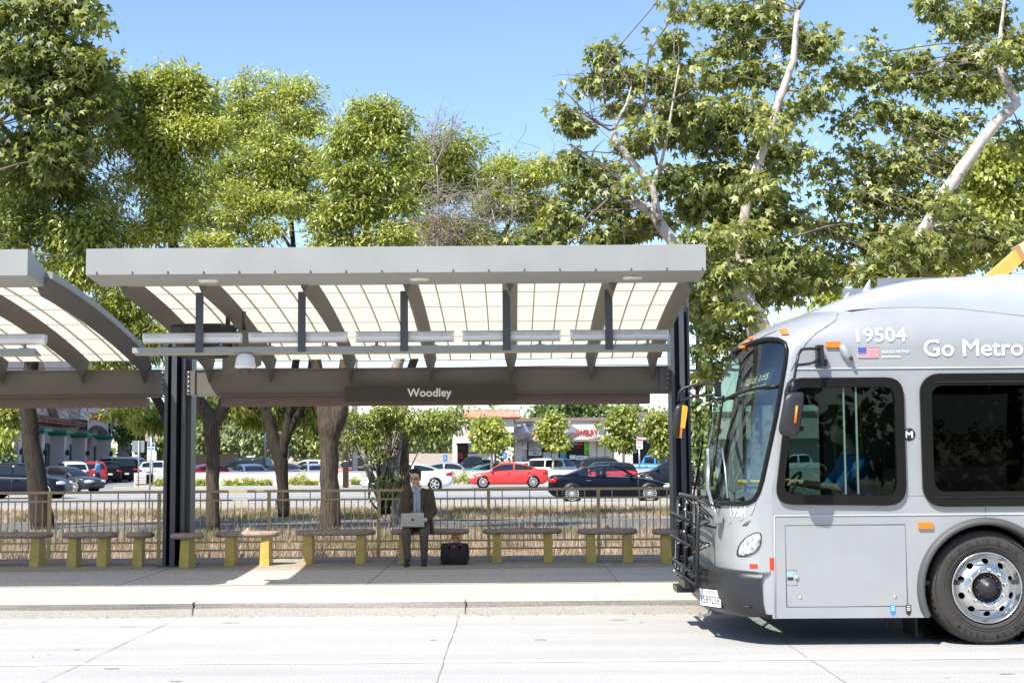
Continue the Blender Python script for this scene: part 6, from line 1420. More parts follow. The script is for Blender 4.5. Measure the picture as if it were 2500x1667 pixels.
# sign posts at left
Y = 88.2; b = at(337.5, 1190, Y); root = thing('road_sign', (b.x, Y, 0), 'smaller grey sign back on a short post left of the other sign post', 'sign'); MB().cyl((b.x, Y, 0), (b.x, Y, at(337, 1076, Y).z), .045, n=8).build('post', M['steel'], root)
g = MB(); p0, p1 = at(321.5, 1104, Y), at(352, 1075, Y); g.box(p0.x, p1.x, Y+.05, Y+.08, p0.z, p1.z); g.build('sign_panel', mat('grey sign back', (.22, .25, .27), .6), root)
Y = 49.3; b = at(364, 1238, Y); root = thing('road_sign', (b.x, Y, 0), 'tall sign post with the rounded beige sign back beside the street', 'sign'); t_ = at(370, 1050, Y); MB().cyl((b.x, Y, 0), (t_.x, Y, t_.z), .03, n=8).build('post', M['steel'], root)
p0, p1 = at(354, 1078.5, Y), at(385, 1049, Y); pv, pf = plate(rrect(p0.x, p1.x, p0.z, p1.z, .08), [], .01); MB().add([(a, Y+.04+c, b_) for a, b_, c in pv], pf).build('sign_panel', mat('beige sign back', (.36, .33, .30), .6), root)
Y = 91; b = at(372, 1180, Y); root = thing('parking_sign', (b.x, Y, 0), 'blue and white parking signs on a post behind the low wall', 'sign'); MB().cyl((b.x, Y, 0), (b.x, Y, at(372, 1080, Y).z), .04, n=8).build('post', M['steel'], root)
for (a, b_, c, d, m) in ((360, 379, 1081, 1101, M['white']), (359.5, 382.5, 1101, 1124, M['white'])):
    p0, p1 = at(a, d, Y), at(b_, c, Y); MB().box(p0.x, p1.x, Y-.06, Y-.04, p0.z, p1.z).build('sign_panel', m, root)
g = MB(); 
for a, b_, c, d in ((361, 368, 1082, 1090), (371, 378, 1082, 1090), (361, 377, 1093, 1097)):
    p0, p1 = at(a, d, Y), at(b_, c, Y); g.box(p0.x, p1.x, Y-.07, Y-.062, p0.z, p1.z)
g.build('symbols', M['blue'], root)
Y = 91; pxs = 1562; b = at(pxs, 1180, Y); root = thing('parking_sign', (b.x, Y, 0), 'red and white tow away notice on a post in front of the accessories shop', 'sign'); MB().cyl((b.x, Y, 0), (b.x, Y, at(pxs, 1075, Y).z), .06, n=8).build('post', M['steel'], root)
p0, p1 = at(1554, 1096, Y), at(1568.5, 1070.5, Y); MB().box(p0.x, p1.x, Y-.07, Y-.05, p0.z, p1.z).build('sign_panel', M['white'], root); zz_ = p0.z
g = MB(); H_ = p1.z-p0.z
g.box(p0.x+.02, p1.x-.02, Y-.075, Y-.07, p0.z+H_*.78, p1.z-.02)
for k in range(2): g.box(p0.x+.04, p1.x-.04, Y-.075, Y-.07, p0.z+H_*(.48+k*.14), p0.z+H_*(.55+k*.14))
g.build('red_print', M['signred'], root); g = MB(); g.box(p0.x+.08, p1.x-.08, Y-.075, Y-.07, p0.z+H_*.16, p0.z+H_*.3); g.build('grey_print', mat('grey letters', (.25, .25, .3), .6), root)
# signal box on the right column edge
p = at(1640, 870, 19.5); root = thing('signal_box', tuple(p), 'black signal housing beside the top of the right steel column', 'signal'); g = MB(); g.bbox(p.x-.06, p.x+.10, 19.4, 19.7, p.z-.35, p.z+.25, .02); g.build('housing', M['black'], root); g = MB(); 
g.tube([(p.x, 19.6, p.z), (p.x-.1, 20.2, p.z), (p.x-.12, 20.55, p.z)], .03, 6); g.build('bracket', M['dark_paint'], root)
bpy.data.objects.remove(root.children[0]); bpy.data.objects.remove(root.children[0]); bpy.data.objects.remove(root)
# overhead wires beyond the bus stop
g = MB(); rw = []
for i, (ya, Y) in enumerate(((842, 60), (872, 60), (890, 61), (902, 61), (905, 60.5))):
    a = at(1500, ya+1, Y); b = at(1760, ya, Y); d = (b-a)
    o = MB().tube([a-d*8, a-d*2+Vector((0, 0, -.1)), a, b, b+d*4+Vector((0, 0, .1)), b+d*10], .018+.008*(i > 2), 5).build('power_line', M['black'], org=tuple(a))
    tag(o, ['topmost thin power line crossing the sky between canopy and bus', 'second power line from the top between canopy and bus', 'third power line from the top between canopy and bus', 'lower thick power line between canopy and bus', 'lowest power line between canopy and bus'][i], 'power line', 'power lines')

# ------------------------------------------------------------------ cars
PROF = {
 'sedan': dict(L=4.65, W=1.82, H=1.44, belt=[(0, .70), (.01, .98), (.04, 1.04), (.17, 1.04), (.3, .99), (.6, .94), (.735, .90), (.88, .80), (.97, .66), (1, .48)], roof=[(.13, 1.04), (.2, 1.17), (.3, 1.34), (.4, 1.42), (.5, 1.44), (.58, 1.40), (.67, 1.22), (.76, .92)], wh=.33, ax=(.19, .815), gl=(.2, .70)),
 'coupe': dict(L=4.6, W=1.80, H=1.38, belt=[(0, .68), (.01, .95), (.05, 1.02), (.18, 1.03), (.3, .97), (.6, .93), (.70, .91), (.88, .78), (.97, .62), (1, .46)], roof=[(.14, 1.02), (.22, 1.16), (.32, 1.30), (.42, 1.38), (.5, 1.38), (.56, 1.33), (.64, 1.15), (.72, .92)], wh=.34, ax=(.19, .815), gl=(.24, .66)),
 'hatch': dict(L=3.8, W=1.7, H=1.42, belt=[(0, .55), (.01, .95), (.1, 1.0), (.5, .95), (.72, .93), (.78, .92), (.9, .82), (.97, .66), (1, .46)], roof=[(.02, .98), (.05, 1.2), (.09, 1.38), (.3, 1.43), (.5, 1.43), (.6, 1.40), (.67, 1.2), (.75, .93)], wh=.32, ax=(.19, .83), gl=(.07, .68)),
 'suv': dict(L=4.6, W=1.86, H=1.70, belt=[(0, .60), (.01, 1.05), (.1, 1.12), (.5, 1.06), (.68, 1.04), (.74, 1.02), (.88, .95), (.97, .8), (1, .55)], roof=[(.01, 1.08), (.05, 1.35), (.1, 1.6), (.25, 1.69), (.45, 1.71), (.56, 1.66), (.65, 1.40), (.73, 1.04)], wh=.37, ax=(.19, .81), gl=(.08, .67)),
 'boxy': dict(L=3.95, W=1.69, H=1.66, belt=[(0, .5), (.01, 1.0), (.1, 1.02), (.5, 1.0), (.75, 1.0), (.80, .98), (.95, .92), (.98, .8), (1, .5)], roof=[(.01, 1.03), (.02, 1.3), (.05, 1.62), (.2, 1.66), (.6, 1.66), (.70, 1.61), (.74, 1.35), (.79, 1.0)], wh=.32, ax=(.17, .83), gl=(.06, .74)),
 'big': dict(L=5.2, W=2.0, H=1.9, belt=[(0, .6), (.01, 1.15), (.1, 1.2), (.5, 1.18), (.7, 1.18), (.75, 1.16), (.93, 1.1), (.98, .95), (1, .6)], roof=[(.01, 1.2), (.03, 1.5), (.05, 1.84), (.2, 1.9), (.55, 1.9), (.62, 1.84), (.68, 1.5), (.74, 1.18)], wh=.40, ax=(.19, .82), gl=(.06, .68)),
 'pickup': dict(L=5.6, W=1.98, H=1.85, belt=[(0, .7), (.01, 1.2), (.1, 1.22), (.32, 1.22), (.5, 1.18), (.68, 1.16), (.72, 1.15), (.92, 1.08), (.98, .95), (1, .6)], roof=[(.34, 1.22), (.36, 1.5), (.39, 1.80), (.45, 1.85), (.55, 1.85), (.6, 1.80), (.66, 1.5), (.71, 1.17)], wh=.41, ax=(.19, .82), gl=(.385, .66)),
 'van': dict(L=5.5, W=2.0, H=2.05, belt=[(0, .6), (.01, 1.2), (.1, 1.25), (.5, 1.22), (.74, 1.2), (.80, 1.18), (.93, 1.08), (.98, .95), (1, .6)], roof=[(.01, 1.25), (.02, 1.7), (.04, 2.0), (.2, 2.08), (.58, 2.08), (.68, 2.0), (.74, 1.6), (.80, 1.2)], wh=.38, ax=(.2, .83), gl=(.06, .74)),
}
def car(px, Y, typ, ang, col, label, L=None, group='parked cars', roofcol=None, rack=False, parts=True, rimtype=10, zoff=0.0, H=None, clear=False):
    P = PROF[typ]; L = L or P['L']; W = P['W']; hs = (H or P['H'])/P['H']; x0 = at(px, 1120, Y).x
    root = thing('car', (x0, Y, zoff), label, {'pickup': 'pickup truck', 'van': 'van', 'suv': 'car', 'big': 'car'}.get(typ, 'car'), group, rad(ang))
    root.name = {'pickup': 'pickup_truck', 'van': 'van'}.get(typ, 'car'); ORG[root.name] = Vector((x0, Y, zoff))
    pm = mat('car paint', col, .28, 0.0 if max(col) > .5 else .1, coat=.6 if max(col) > .3 else .1, spec=.5 if max(col) > .1 else .15); hw = W/2
    def wd(u): return hw*lerp([(0, .80), (.03, .92), (.12, .985), (.3, 1), (.8, 1), (.9, .97), (.97, .86), (1, .70)], u)
    us = sorted(set([0, .005, .01, .03, .06, .1, .15, .2, .25, .3, .4, .5, .6, .65, .7, .75, .8, .85, .9, .94, .97, .99, 1.0]))
    g = MB(); g.sm = True; rings = []
    for u in us:
        zt = slerp(P['belt'], u)*hs; zb = lerp([(0, .42), (.04, .24), (.1, .19), (.9, .19), (.97, .24), (1, .38)], u); w = wd(u); x = (u-.5)*L; zm = zb+(zt-zb)*.55
        pts = [(x, -w*.90, zb), (x, -w*.985, zb+.08), (x, -w, zb+(zt-zb)*.35), (x, -w*.995, zm), (x, -w*.965, zt-.06), (x, -w*.91, zt-.01), (x, -w*.6, zt+.018), (x, 0, zt+.03)]
        pts = pts + [(p[0], -p[1], p[2]) for p in reversed(pts[:-1])]; rings.append(pts)
    g.loft(rings, True, True); body = g.build('body', pm, root, local=True)
    def roofsec(u, off=0.0):
        zr = slerp(P['roof'], u)*hs; zb = slerp(P['belt'], u)*hs; w = wd(min(max(u, .12), .88)); x = (u-.5)*L; h = max(.001, zr-zb)
        inn = .91*w; top = inn - .24*min(h, .55)
        return [(x, -inn-off, zb-.02), (x, -(inn*.45+top*.55)-off, zb+h*.55), (x, -top-off, zb+h*.86), (x, -top+.10-off*.3, zb+h*.975+off), (x, -top*.45, zr+.012+off), (x, 0, zr+.018+off)]
    ru = [P['roof'][0][0]+(P['roof'][-1][0]-P['roof'][0][0])*i/16 for i in range(17)]
    if not clear:
        g = MB(); g.sm = True; rings = []
        for u in ru:
            r = roofsec(u); rings.append(r + [(p[0], -p[1], p[2]) for p in reversed(r[:-1])])
        g.loft(rings, False); cabin = g.build('cabin', mat('car roof paint', roofcol, .3, coat=.5) if roofcol else pm, root, local=True)
    else:      # frame with see-through side windows
        g = MB(); g.sm = True; rings = []
        for u in ru:
            r = roofsec(u); r = r[2:]; rings.append(r + [(p[0], -p[1], p[2]) for p in reversed(r[:-1])])
        g.loft(rings[4:-4], False)
        r = []
        for s_ in (-1, 1):
            g.tube([(p[0], p[1]*s_, p[2]) for p in [roofsec(u)[3] for u in ru[10:]]]+[(roofsec(ru[-1])[0][0], roofsec(ru[-1])[0][1]*s_, roofsec(ru[-1])[0][2])], .03, 6)
            rr_ = [roofsec(u) for u in ru[:6]]
            g.loft([[(p[0], p[1]*s_, p[2]) for p in q] for q in rr_], False)
        cabin = g.build('cabin', mat('car roof paint', roofcol, .3, coat=.5) if roofcol else pm, root, local=True)
    ga, gb = P['gl']; mid = (ga+gb)/2 - (.02 if typ != 'pickup' else 0)
    splits = [(ga, mid-.012), (mid+.012, gb)] if typ not in ('coupe',) else [(ga, gb)]
    glm = glassmat('clear car glass', (.75, .8, .8), amount=.06) if clear else M['glass_dark']
    if typ in ('suv', 'big', 'van'): splits = [(ga, ga+(gb-ga)*.27), (ga+(gb-ga)*.31, ga+(gb-ga)*.62), (ga+(gb-ga)*.66, gb)]
    for a, b in splits:
        for s_ in (-1, 1):
            lo, hi = [], []
            for i in range(9):
                u = a+(b-a)*i/8; r = roofsec(u, .012); p0, p1, p2 = r[0], r[1], r[2]
                zr = slerp(P['roof'], u)*hs; zb = slerp(P['belt'], u)*hs
                if zr-zb < .10: zr = zb+.10
                t0, t1 = .14, .86 - .12*(abs(i-4)/4)**4*0
                f_ = lambda t: tuple(p0[k]+(p1[k]-p0[k])*t/.58 if t < .58 else p1[k]+(p2[k]-p1[k])*(t-.58)/.42 for k in range(3))
                A_, B_, C_ = f_(.16), f_(.58), f_(.98); lo.append([(q[0], q[1]*s_, q[2]) for q in (A_, B_, C_)])
            MB().loft(lo, False).build('side_window', glm, cabin, local=True)
    # windscreen and rear window
    def screen(u0, u1, nm):
        g = MB(); g.sm = True; rings = []
        for i in range(5):
            u = u0+(u1-u0)*i/4; r = roofsec(u, .014); w3 = r[3]; w0 = r[2]
            rings.append([(w3[0], w3[1]*.96, w3[2]+.004), (r[4][0], r[4][1], r[4][2]), r[5], (r[4][0], -r[4][1], r[4][2]), (w3[0], -w3[1]*.96, w3[2]+.004)])
        g.loft(rings, False); return g.build(nm, glm, cabin, local=True)
    R = P['roof']; tall = typ in ('suv', 'big', 'van', 'boxy', 'hatch')
    screen(R[-1][0]-.012, (gb+ (.0 if tall else -.02))-.03 if True else 0, 'windscreen')
    screen(R[0][0]+.004, R[1][0]+.02 if tall else R[2][0]-.01, 'rear_window')
    # wheels
    wr = P['wh']
    proto = None
    for k, u in enumerate(P['ax']):
        for s_ in (-1, 1):
            x = (u-.5)*L; y = s_*(hw*.985)
            wx = MB(); wx.lathe((x, y-s_*.01, wr+.02), (0, s_, 0), [(wr+.055, -.1), (wr+.055, .018), (.02, .019)], 22); wx.build('wheel_arch', M['black'], root, local=True)
            if proto is None:
                g = MB(); g.lathe((0, 0, 0), (0, -1, 0), [(wr*.68, .02), (wr*.72, .035), (wr*.93, .035), (wr, .01), (wr, -.16), (wr*.6, -.16)], 26); tw = g.build('wheel', M['rubber'], root, local=True)
                g = MB(); g.lathe((0, 0, 0), (0, -1, 0), [(wr*.72, .036), (wr*.66, .034), (wr*.64, .0), (.02, .0)], 24); g.sm = False
                rim = g.build('rim_back', M['black'], tw, local=True)
                g = MB(); g.lathe((0, 0, 0), (0, -1, 0), [(wr*.73, .034), (wr*.7, .042), (wr*.65, .034)], 26)
                for q in range(rimtype):
                    a = 2*math.pi*q/rimtype; c_, s2 = math.cos(a), math.sin(a); n_ = (-s2, c_)
                    w1, w2 = wr*.10*8/rimtype, wr*.13*8/rimtype
                    g.add([(c_*.03+n_[0]*w1*.6, -.04, s2*.03+n_[1]*w1*.6), (c_*.03-n_[0]*w1*.6, -.04, s2*.03-n_[1]*w1*.6), (c_*wr*.7-n_[0]*w2*.5, -.036, s2*wr*.7-n_[1]*w2*.5), (c_*wr*.7+n_[0]*w2*.5, -.036, s2*wr*.7+n_[1]*w2*.5)], [(0, 1, 2, 3)])
                g.lathe((0, 0, 0), (0, -1, 0), [(wr*.16, .036), (wr*.14, .048), (0, .05)], 12)
                rb = g.build('rim', mat('alloy', (.62, .62, .62), .3, .5), tw, local=True, fix=False)
                proto = (tw, rim, rb); tw.location = (x, y, wr) if s_ < 0 else (x, y, wr)
            else:
                c = proto[0].copy(); COL.objects.link(c); c.parent = root; c.location = (x, y, wr)
                if s_ > 0: c.rotation_euler = (0, 0, math.pi)
                for ch in proto[1:]:
                    d = ch.copy(); COL.objects.link(d); d.parent = c
    # lamps, plates, mirrors, bumpers
    for s_ in (-1, 1):
        zf = lerp(P['belt'], .95)*hs; g = MB(); g.sm = True
        g.loft([[((u-.5)*L+.012, s_*(wd(u)*k_+.01), z) for k_, z in ((.99, zf-.16), (1.0, zf-.05), (.9, zf-.0), (.55, zf-.03), (.5, zf-.12))] for u in (.925, .965, .99)], True, True); g.build('headlight', mat('headlamp', (.75, .76, .78), .12, .3), root, local=True)
        zr = lerp(P['belt'], .03)*hs; g = MB(); g.sm = True
        g.loft([[((u-.5)*L-.012, s_*(wd(u)*k_+.012), z) for k_, z in ((.99, zr-.24), (1.0, zr-.10), (.9, zr-.05), (.6, zr-.08), (.6, zr-.2))] for u in (.07, .03, .008)], True, True); g.build('taillight', M['redlens'], root, local=True)
        um = gb-.005; r = roofsec(um); g = MB(); g.ell(((um-.5)*L+.05, s_*(hw*.94+.08), r[0][2]+.08), .08, .10, .07, 10, 6); g.build('side_mirror', pm, root, local=True)
        for a, b in splits:
            g = MB(); u = a+(b-a)*.2; g.obox(((u-.5)*L, s_*(wd(u)+.004), lerp(P['belt'], u)*hs-.14), .17, .02, .03); g.build('door_handle', M['chrome'] if typ == 'coupe' else pm, root, local=True)
    g = MB(); g.box(-L/2-.02, -L/2+.03, -.17, .17, .62*hs, .76*hs); g.build('number_plate', M['white'], root, local=True)
    g = MB(); g.box(L/2-.06, L/2+.01, -.5, .5, .34, .52); g.build('grille', M['black'], root, local=True)
    g = MB()
    for a, b in splits:
        for u in ((b+.012,) if b != gb else ()): 
            for s_ in (-1, 1): g.tube([((u-.5)*L, s_*(wd(u)+.003), .3), ((u-.5)*L, s_*(wd(u)*.975+.003), lerp(P['belt'], u)*hs-.03)], .006, 4)
    g.tube([((P['ax'][1]-.10-.5)*L, -hw-.003, .3), ((P['ax'][1]-.09-.5)*L, -hw*.98-.003, lerp(P['belt'], .7)*hs-.05)], .006, 4); g.build('door_seam', M['seamline'], root, local=True)
    if rack:
        g = MB()
        for s_ in (-1, 1): g.tube([((.15-.5)*L, s_*hw*.62, (H or P['H'])+.07), ((.5-.5)*L, s_*hw*.62, (H or P['H'])+.08)], .025, 6)
        for u in (.2, .42): g.tube([((u-.5)*L, -hw*.62, (H or P['H'])+.08), ((u-.5)*L, hw*.62, (H or P['H'])+.08)], .025, 6)
        g.build('roof_rack', M['black'], root, local=True)
    return root
BK = (.006, .007, .010); WH = (.72, .72, .71); RD = (.62, .03, .03)
TR = 'cars moving on the street'
car(56, 66, 'suv', 0, (.008, .010, .022), 'black crossover half hidden by the leaning trunk at the far left', 4.3, TR, H=1.62)
car(150, 78, 'sedan', -18, (.035, .042, .055), 'dark grey sedan turning out behind the black crossover', 4.8, TR)
car(172, 100, 'suv', 118, (.62, .63, .64), 'silver white crossover parked in front of the arcade', group='parked cars')
car(226, 108, 'suv', 112, (.35, .02, .02), 'dark red crossover between the silver crossover and a black one')
car(262, 114, 'suv', 112, BK, 'small black sport utility beside the walking man')
car(298, 118, 'big', 114, BK, 'large black sport utility with red tail lamps, left of the white van')
car(318, 128, 'van', -12, WH, 'white van parked beyond the black sport utilities')
car(402, 122, 'suv', 20, (.6, .6, .6), 'pale car partly hidden behind the left steel column')
car(516, 104, 'sedan', 40, (.25, .01, .02), 'maroon sedan tail showing left of the dark furrowed trunk')
car(590, 109, 'big', 168, (.012, .022, .02), 'dark green sport utility behind the blue sedan', 4.7)
car(611, 98, 'sedan', -62, (.09, .13, .22), 'blue grey sedan nosed up to the low wall left of the forked trunk')
car(692, 107, 'sedan', 170, (.03, .035, .08), 'navy sedan half hidden by the slim forked trunk')
car(752, 116, 'suv', 172, WH, 'white sport utility between the two trunks')
car(788, 107, 'sedan', 172, (.55, .13, .05), 'orange red sedan behind the furrowed trunk')
car(771, 98, 'hatch', -70, (.22, .27, .34), 'pale blue hatchback left of the furrowed trunk')
car(868, 110, 'pickup', 168, (.015, .017, .02), 'black pickup truck beyond the utility pole', 5.2)
car(994, 77, 'sedan', 180, (.72, .73, .74), 'white sedan passing behind the seated man', 4.95, TR, rimtype=5, H=1.46)
car(1100, 99, 'sedan', -8, (.32, .37, .41), 'silver grey sedan behind the low wall right of the white sedan', 4.8)
car(1155, 109, 'pickup', 185, (.02, .022, .025), 'dark pickup truck in front of the notary window', 5.2)
car(1215, 97, 'coupe', 24, (.0, .14, .12), 'teal green coupe behind the red sedan')
car(1268, 104, 'hatch', 160, WH, 'small white car between the teal coupe and the dark red car')
car(1310, 107, 'suv', 150, (.22, .02, .02), 'dark red sport utility left of the boxy white car')
car(1358, 97, 'boxy', -32, (.74, .73, .70), 'boxy white car behind the low wall')
car(1405, 107, 'sedan', 175, BK, 'black sedan right of the boxy white car')
car(1486, 106, 'suv', 0, (.03, .03, .033), 'dark sport utility with a roof rack below the jewelry sign', rack=True)
car(1468, 77, 'hatch', 180, RD, 'red hatchback with a black roof between the black coupe and the wall', 3.85, TR, roofcol=(.01, .01, .012), rack=False)
car(1598, 103, 'pickup', -12, (.03, .22, .50), 'bright blue pickup truck beside the right steel column')
car(1640, 84, 'sedan', 180, (.015, .018, .028), 'dark grey sedan passing behind the right steel column', 4.6, TR)
car(1241, 83, 'sedan', 180, (.72, .04, .035), 'bright red sedan in the middle of the street', 4.6, TR, rimtype=12)
bc = car(1486, 54, 'coupe', 0, (.005, .006, .014), 'shiny black coupe with white spoked wheels near the right steel column', 4.62, TR, rimtype=16, clear=True)
car(1716, 101, 'van', 70, (.5, .5, .52), 'silver minivan seen between the steel column and the bus', 4.8)
car(1952, 101, 'pickup', 172, WH, 'white pickup truck seen through the bus windows')
car(1800, 99, 'suv', 172, (.10, .24, .22), 'green sport utility seen through the bus windscreen')
# ------------------------------------------------------------------ people
M['skin'] = mat('skin', (.72, .46, .33), .5); M['hair'] = mat('black hair', (.012, .010, .009), .45, bump=.4, bscale=60)
M['jacket'] = mat('brown tweed jacket', (.062, .046, .031), .9, col2=(.10, .076, .052), vscale=90, bump=.25, bscale=25); M['shirt'] = mat('light blue shirt', (.40, .47, .62), .8, bump=.2, bscale=20)
M['trouser'] = mat('taupe trousers', (.105, .086, .070), .9, bump=.3, bscale=14); M['shoe'] = mat('dark leather', (.022, .022, .026), .4)
def rm(g, name, m, par, vox=.008, sm=3): o = g.build(name, m, par, fix=False); return remesh(o, vox, sm)
PX, PY = -1.388, 20.80
MAN = thing('person', (PX, PY, .15), 'man in a brown jacket and glasses seated on a bench using a laptop', 'person')
V = Vector
S = .15
lk, rk = V((PX-.135, PY-.47, .60)), V((PX+.118, PY-.45, .60))          # knees
la, ra = V((PX-.118, PY-.47, .235)), V((PX+.120, PY-.42, .235))       # ankles
lh, rh = V((PX-.09, PY, .70)), V((PX+.09, PY, .70))
# body: torso core, neck, head, arms and hands as one surface
hc = V((PX-.022, PY-.155, 1.385)); tilt = Matrix.Rotation(rad(-16), 3, 'Z') @ Matrix.Rotation(rad(13), 3, 'X')
g = MB()
g.cap((PX, PY+.03, .74), (PX, PY-.01, 1.08), .12, .12); g.cap((PX, PY-.01, 1.1), (PX-.01, PY-.075, 1.26), .07, .055); g.cap((PX-.008, PY-.06, 1.2), (PX-.015, PY-.11, 1.33), .056, .053)
g.ell(hc+tilt @ V((0, .012, .035)), .074, .092, .088, 18, 14, tilt); g.ell(hc+tilt @ V((0, -.018, -.045)), .058, .068, .072, 16, 12, tilt); g.ell(hc+tilt @ V((0, -.055, -.085)), .028, .026, .026, 10, 8, tilt)
g.tube([hc+tilt @ V((0, -.082, .02)), hc+tilt @ V((0, -.098, -.012)), hc+tilt @ V((0, -.088, -.026))], [.009, .014, .010], 8)
for s_ in (-1, 1): g.ell(hc+tilt @ V((s_*.073, .01, -.012)), .010, .02, .032, 8, 8, tilt); g.ell(hc+tilt @ V((s_*.04, -.06, -.03)), .025, .022, .022, 8, 8, tilt)
shl, shr = V((PX-.175, PY-.02, 1.16)), V((PX+.175, PY-.02, 1.16)); ell_, elr = V((PX-.225, PY-.06, .88)), V((PX+.235, PY-.06, .90)); wl, wr_ = V((PX-.115, PY-.30, .775)), V((PX+.13, PY-.30, .79))
for a, b, c in ((shl, ell_, wl), (shr, elr, wr_)):
    g.cap(V((PX, PY-.01, 1.12)), a, .06, .05); g.cap(a, b, .045, .036); g.cap(b, c, .036, .026)
    s_ = 1 if c.x > PX else -1
    palm = c + V((-s_*.018, -.055, -.012)); g.cap(c, palm, .024, .028); g.cap(palm+V((.018, 0, 0)), palm+V((-.018, 0, 0)), .022, .022)
    for k in range(4):
        b0 = palm + V((-.027+.018*k, -.026, 0)); ln = (.045, .05, .047, .038)[k if s_ < 0 else 3-k]; m1 = b0+V((0, -ln*.6, .012)); m2 = m1+V((0, -ln*.5, -.016)); g.cap(b0, m1, .0085, .008); g.cap(m1, m2, .008, .0068)
    t0 = palm + V((-s_*.028, .01, 0)); g.cap(t0, t0+V((-s_*.022, -.03, .002)), .011, .009); g.cap(t0+V((-s_*.022, -.03, .002)), t0+V((-s_*.026, -.052, -.004)), .009, .0075)
for h_, k_, a_ in ((lh, lk, la), (rh, rk, ra)): g.cap(h_, k_, .06, .05); g.cap(k_, a_, .045, .032)
body = rm(g, 'body', M['skin'], MAN, .0065, 2)
# hair
g = MB(); g.ell(hc+tilt @ V((0, .032, .062)), .083, .094, .082, 18, 12, tilt); g.ell(hc+tilt @ V((.0, -.025, .112)), .064, .052, .032, 14, 8, tilt); g.ell(hc+tilt @ V((.0, .06, .0)), .070, .055, .07, 14, 8, tilt)
g.ell(hc+tilt @ V((-.02, -.055, .112)), .05, .04, .026, 12, 8, tilt)
for s_ in (-1, 1): g.cap(hc+tilt @ V((s_*.071, -.01, .05)), hc+tilt @ V((s_*.073, -.008, .012)), .016, .009)
rm(g, 'hair', M['hair'], MAN, .006, 2)
g = MB()
for s_ in (-1, 1):
    c = hc+tilt @ V((s_*.032, -.098, .006)); g.tube([c + tilt @ V((.026*math.cos(a), 0, .017*math.sin(a))) for a in np.linspace(0, 2*math.pi, 13)], .0028, 5, False); g.tube([hc+tilt @ V((s_*.058, -.097, .01)), hc+tilt @ V((s_*.079, -.04, .012)), hc+tilt @ V((s_*.080, .01, .006))], .0028, 5)
g.tube([hc+tilt @ V((-.008, -.1, .01)), hc+tilt @ V((.008, -.1, .01))], .0028, 5); g.build('glasses', mat('brown spectacle frame', (.03, .018, .012), .3), MAN)
for s_ in (-1, 1):
    g = MB(); g.ell(hc+tilt @ V((s_*.03, -.0785, .002)), .013, .006, .004, 8, 6, tilt); g.build('eye', M['hair'], body); g = MB(); g.tube([hc+tilt @ V((s_*.014, -.088, .032)), hc+tilt @ V((s_*.034, -.086, .038)), hc+tilt @ V((s_*.052, -.074, .033))], .0035, 5); g.build('eyebrow', M['hair'], body)
g = MB(); g.tube([hc+tilt @ V((-.022, -.078, -.058)), hc+tilt @ V((0, -.087, -.055)), hc+tilt @ V((.022, -.078, -.058))], [.003, .0075, .003], 8); g.build('lips', mat('lips', (.40, .14, .11), .4), body)
# shirt
g = MB(); g.cap((PX, PY-.03, .78), (PX, PY-.07, 1.08), .125, .115); g.cap((PX-.01, PY-.05, 1.08), (PX-.01, PY-.075, 1.2), .085, .066)
rm(g, 'shirt', M['shirt'], MAN, .01, 3)
g = MB()
for s_ in (-1, 1): g.add([(PX-.012+s_*.008, PY-.158, 1.205), (PX-.012+s_*.062, PY-.12, 1.275), (PX-.012+s_*.066, PY-.135, 1.215), (PX-.012+s_*.03, PY-.166, 1.165)], [(0, 1, 2, 3)]); 
g.tube([(PX-.07, PY-.11, 1.255), (PX-.065, PY-.03, 1.27), (PX-.01, PY+.0, 1.275), (PX+.045, PY-.03, 1.27), (PX+.05, PY-.11, 1.255)], .014, 6); g.build('shirt_collar', M['shirt'], MAN)
g = MB(); g.box(PX-.016, PX-.004, PY-.192, PY-.17, .82, 1.16)
for k in range(5): g.ell((PX-.010, PY-.197, .86+k*.066), .004, .003, .004, 6, 4)
g.build('shirt_placket', mat('shirt placket', (.24, .32, .5), .8), MAN)
# jacket
g = MB()
for s_ in (-1, 1):
    g.cap((PX+s_*.125, PY-.075, .80), (PX+s_*.122, PY-.095, 1.06), .070, .065); g.cap((PX+s_*.122, PY-.095, 1.06), (PX+s_*.105, PY-.06, 1.17), .062, .055); g.cap((PX+s_*.13, PY+.02, .74), (PX+s_*.12, PY+.0, 1.1), .085, .08)
    g.cap((PX+s_*.085, PY-.01, 1.17), (PX+s_*.075, PY-.01, 1.20), .055, .045)
    sh = shl if s_ < 0 else shr; el = ell_ if s_ < 0 else elr; w = wl if s_ < 0 else wr_
    g.cap((PX+s_*.09, PY-.0, 1.17), sh, .062, .066); g.cap(sh, el, .064, .056); g.cap(el, w+V((s_*.012, .02, 0)), .056, .042)
    g.cap((PX+s_*.165, PY+.0, .70), (PX+s_*.15, PY+.02, .9), .055, .07)
g.cap((PX-.08, PY+.055, .76), (PX-.06, PY+.05, 1.14), .09, .08); g.cap((PX+.08, PY+.055, .76), (PX+.06, PY+.05, 1.14), .09, .08)
g.cap((PX+.215, PY-.05, .60), (PX+.18, PY+.0, .72), .025, .045); g.cap((PX-.215, PY-.0, .60), (PX-.18, PY+.0, .72), .02, .04)
rm(g, 'jacket', M['jacket'], MAN, .009, 2)
g = MB()
for s_ in (-1, 1):
    P = [(PX+s_*.062, 1.235, -.095), (PX+s_*.105, 1.22, -.12), (PX+s_*.125, 1.12, -.165), (PX+s_*.098, 1.105, -.172), (PX+s_*.118, 1.085, -.172), (PX+s_*.055, .86, -.152), (PX+s_*.052, 1.1, -.178)]
    g.prism([(i, 0) for i in range(7)], lambda a, b: (P[int(a)][0], PY+P[int(a)][2]-.006, P[int(a)][1]), lambda a, b: (P[int(a)][0], PY+P[int(a)][2]+.012, P[int(a)][1]))
g.build('lapels', M['jacket'], MAN)
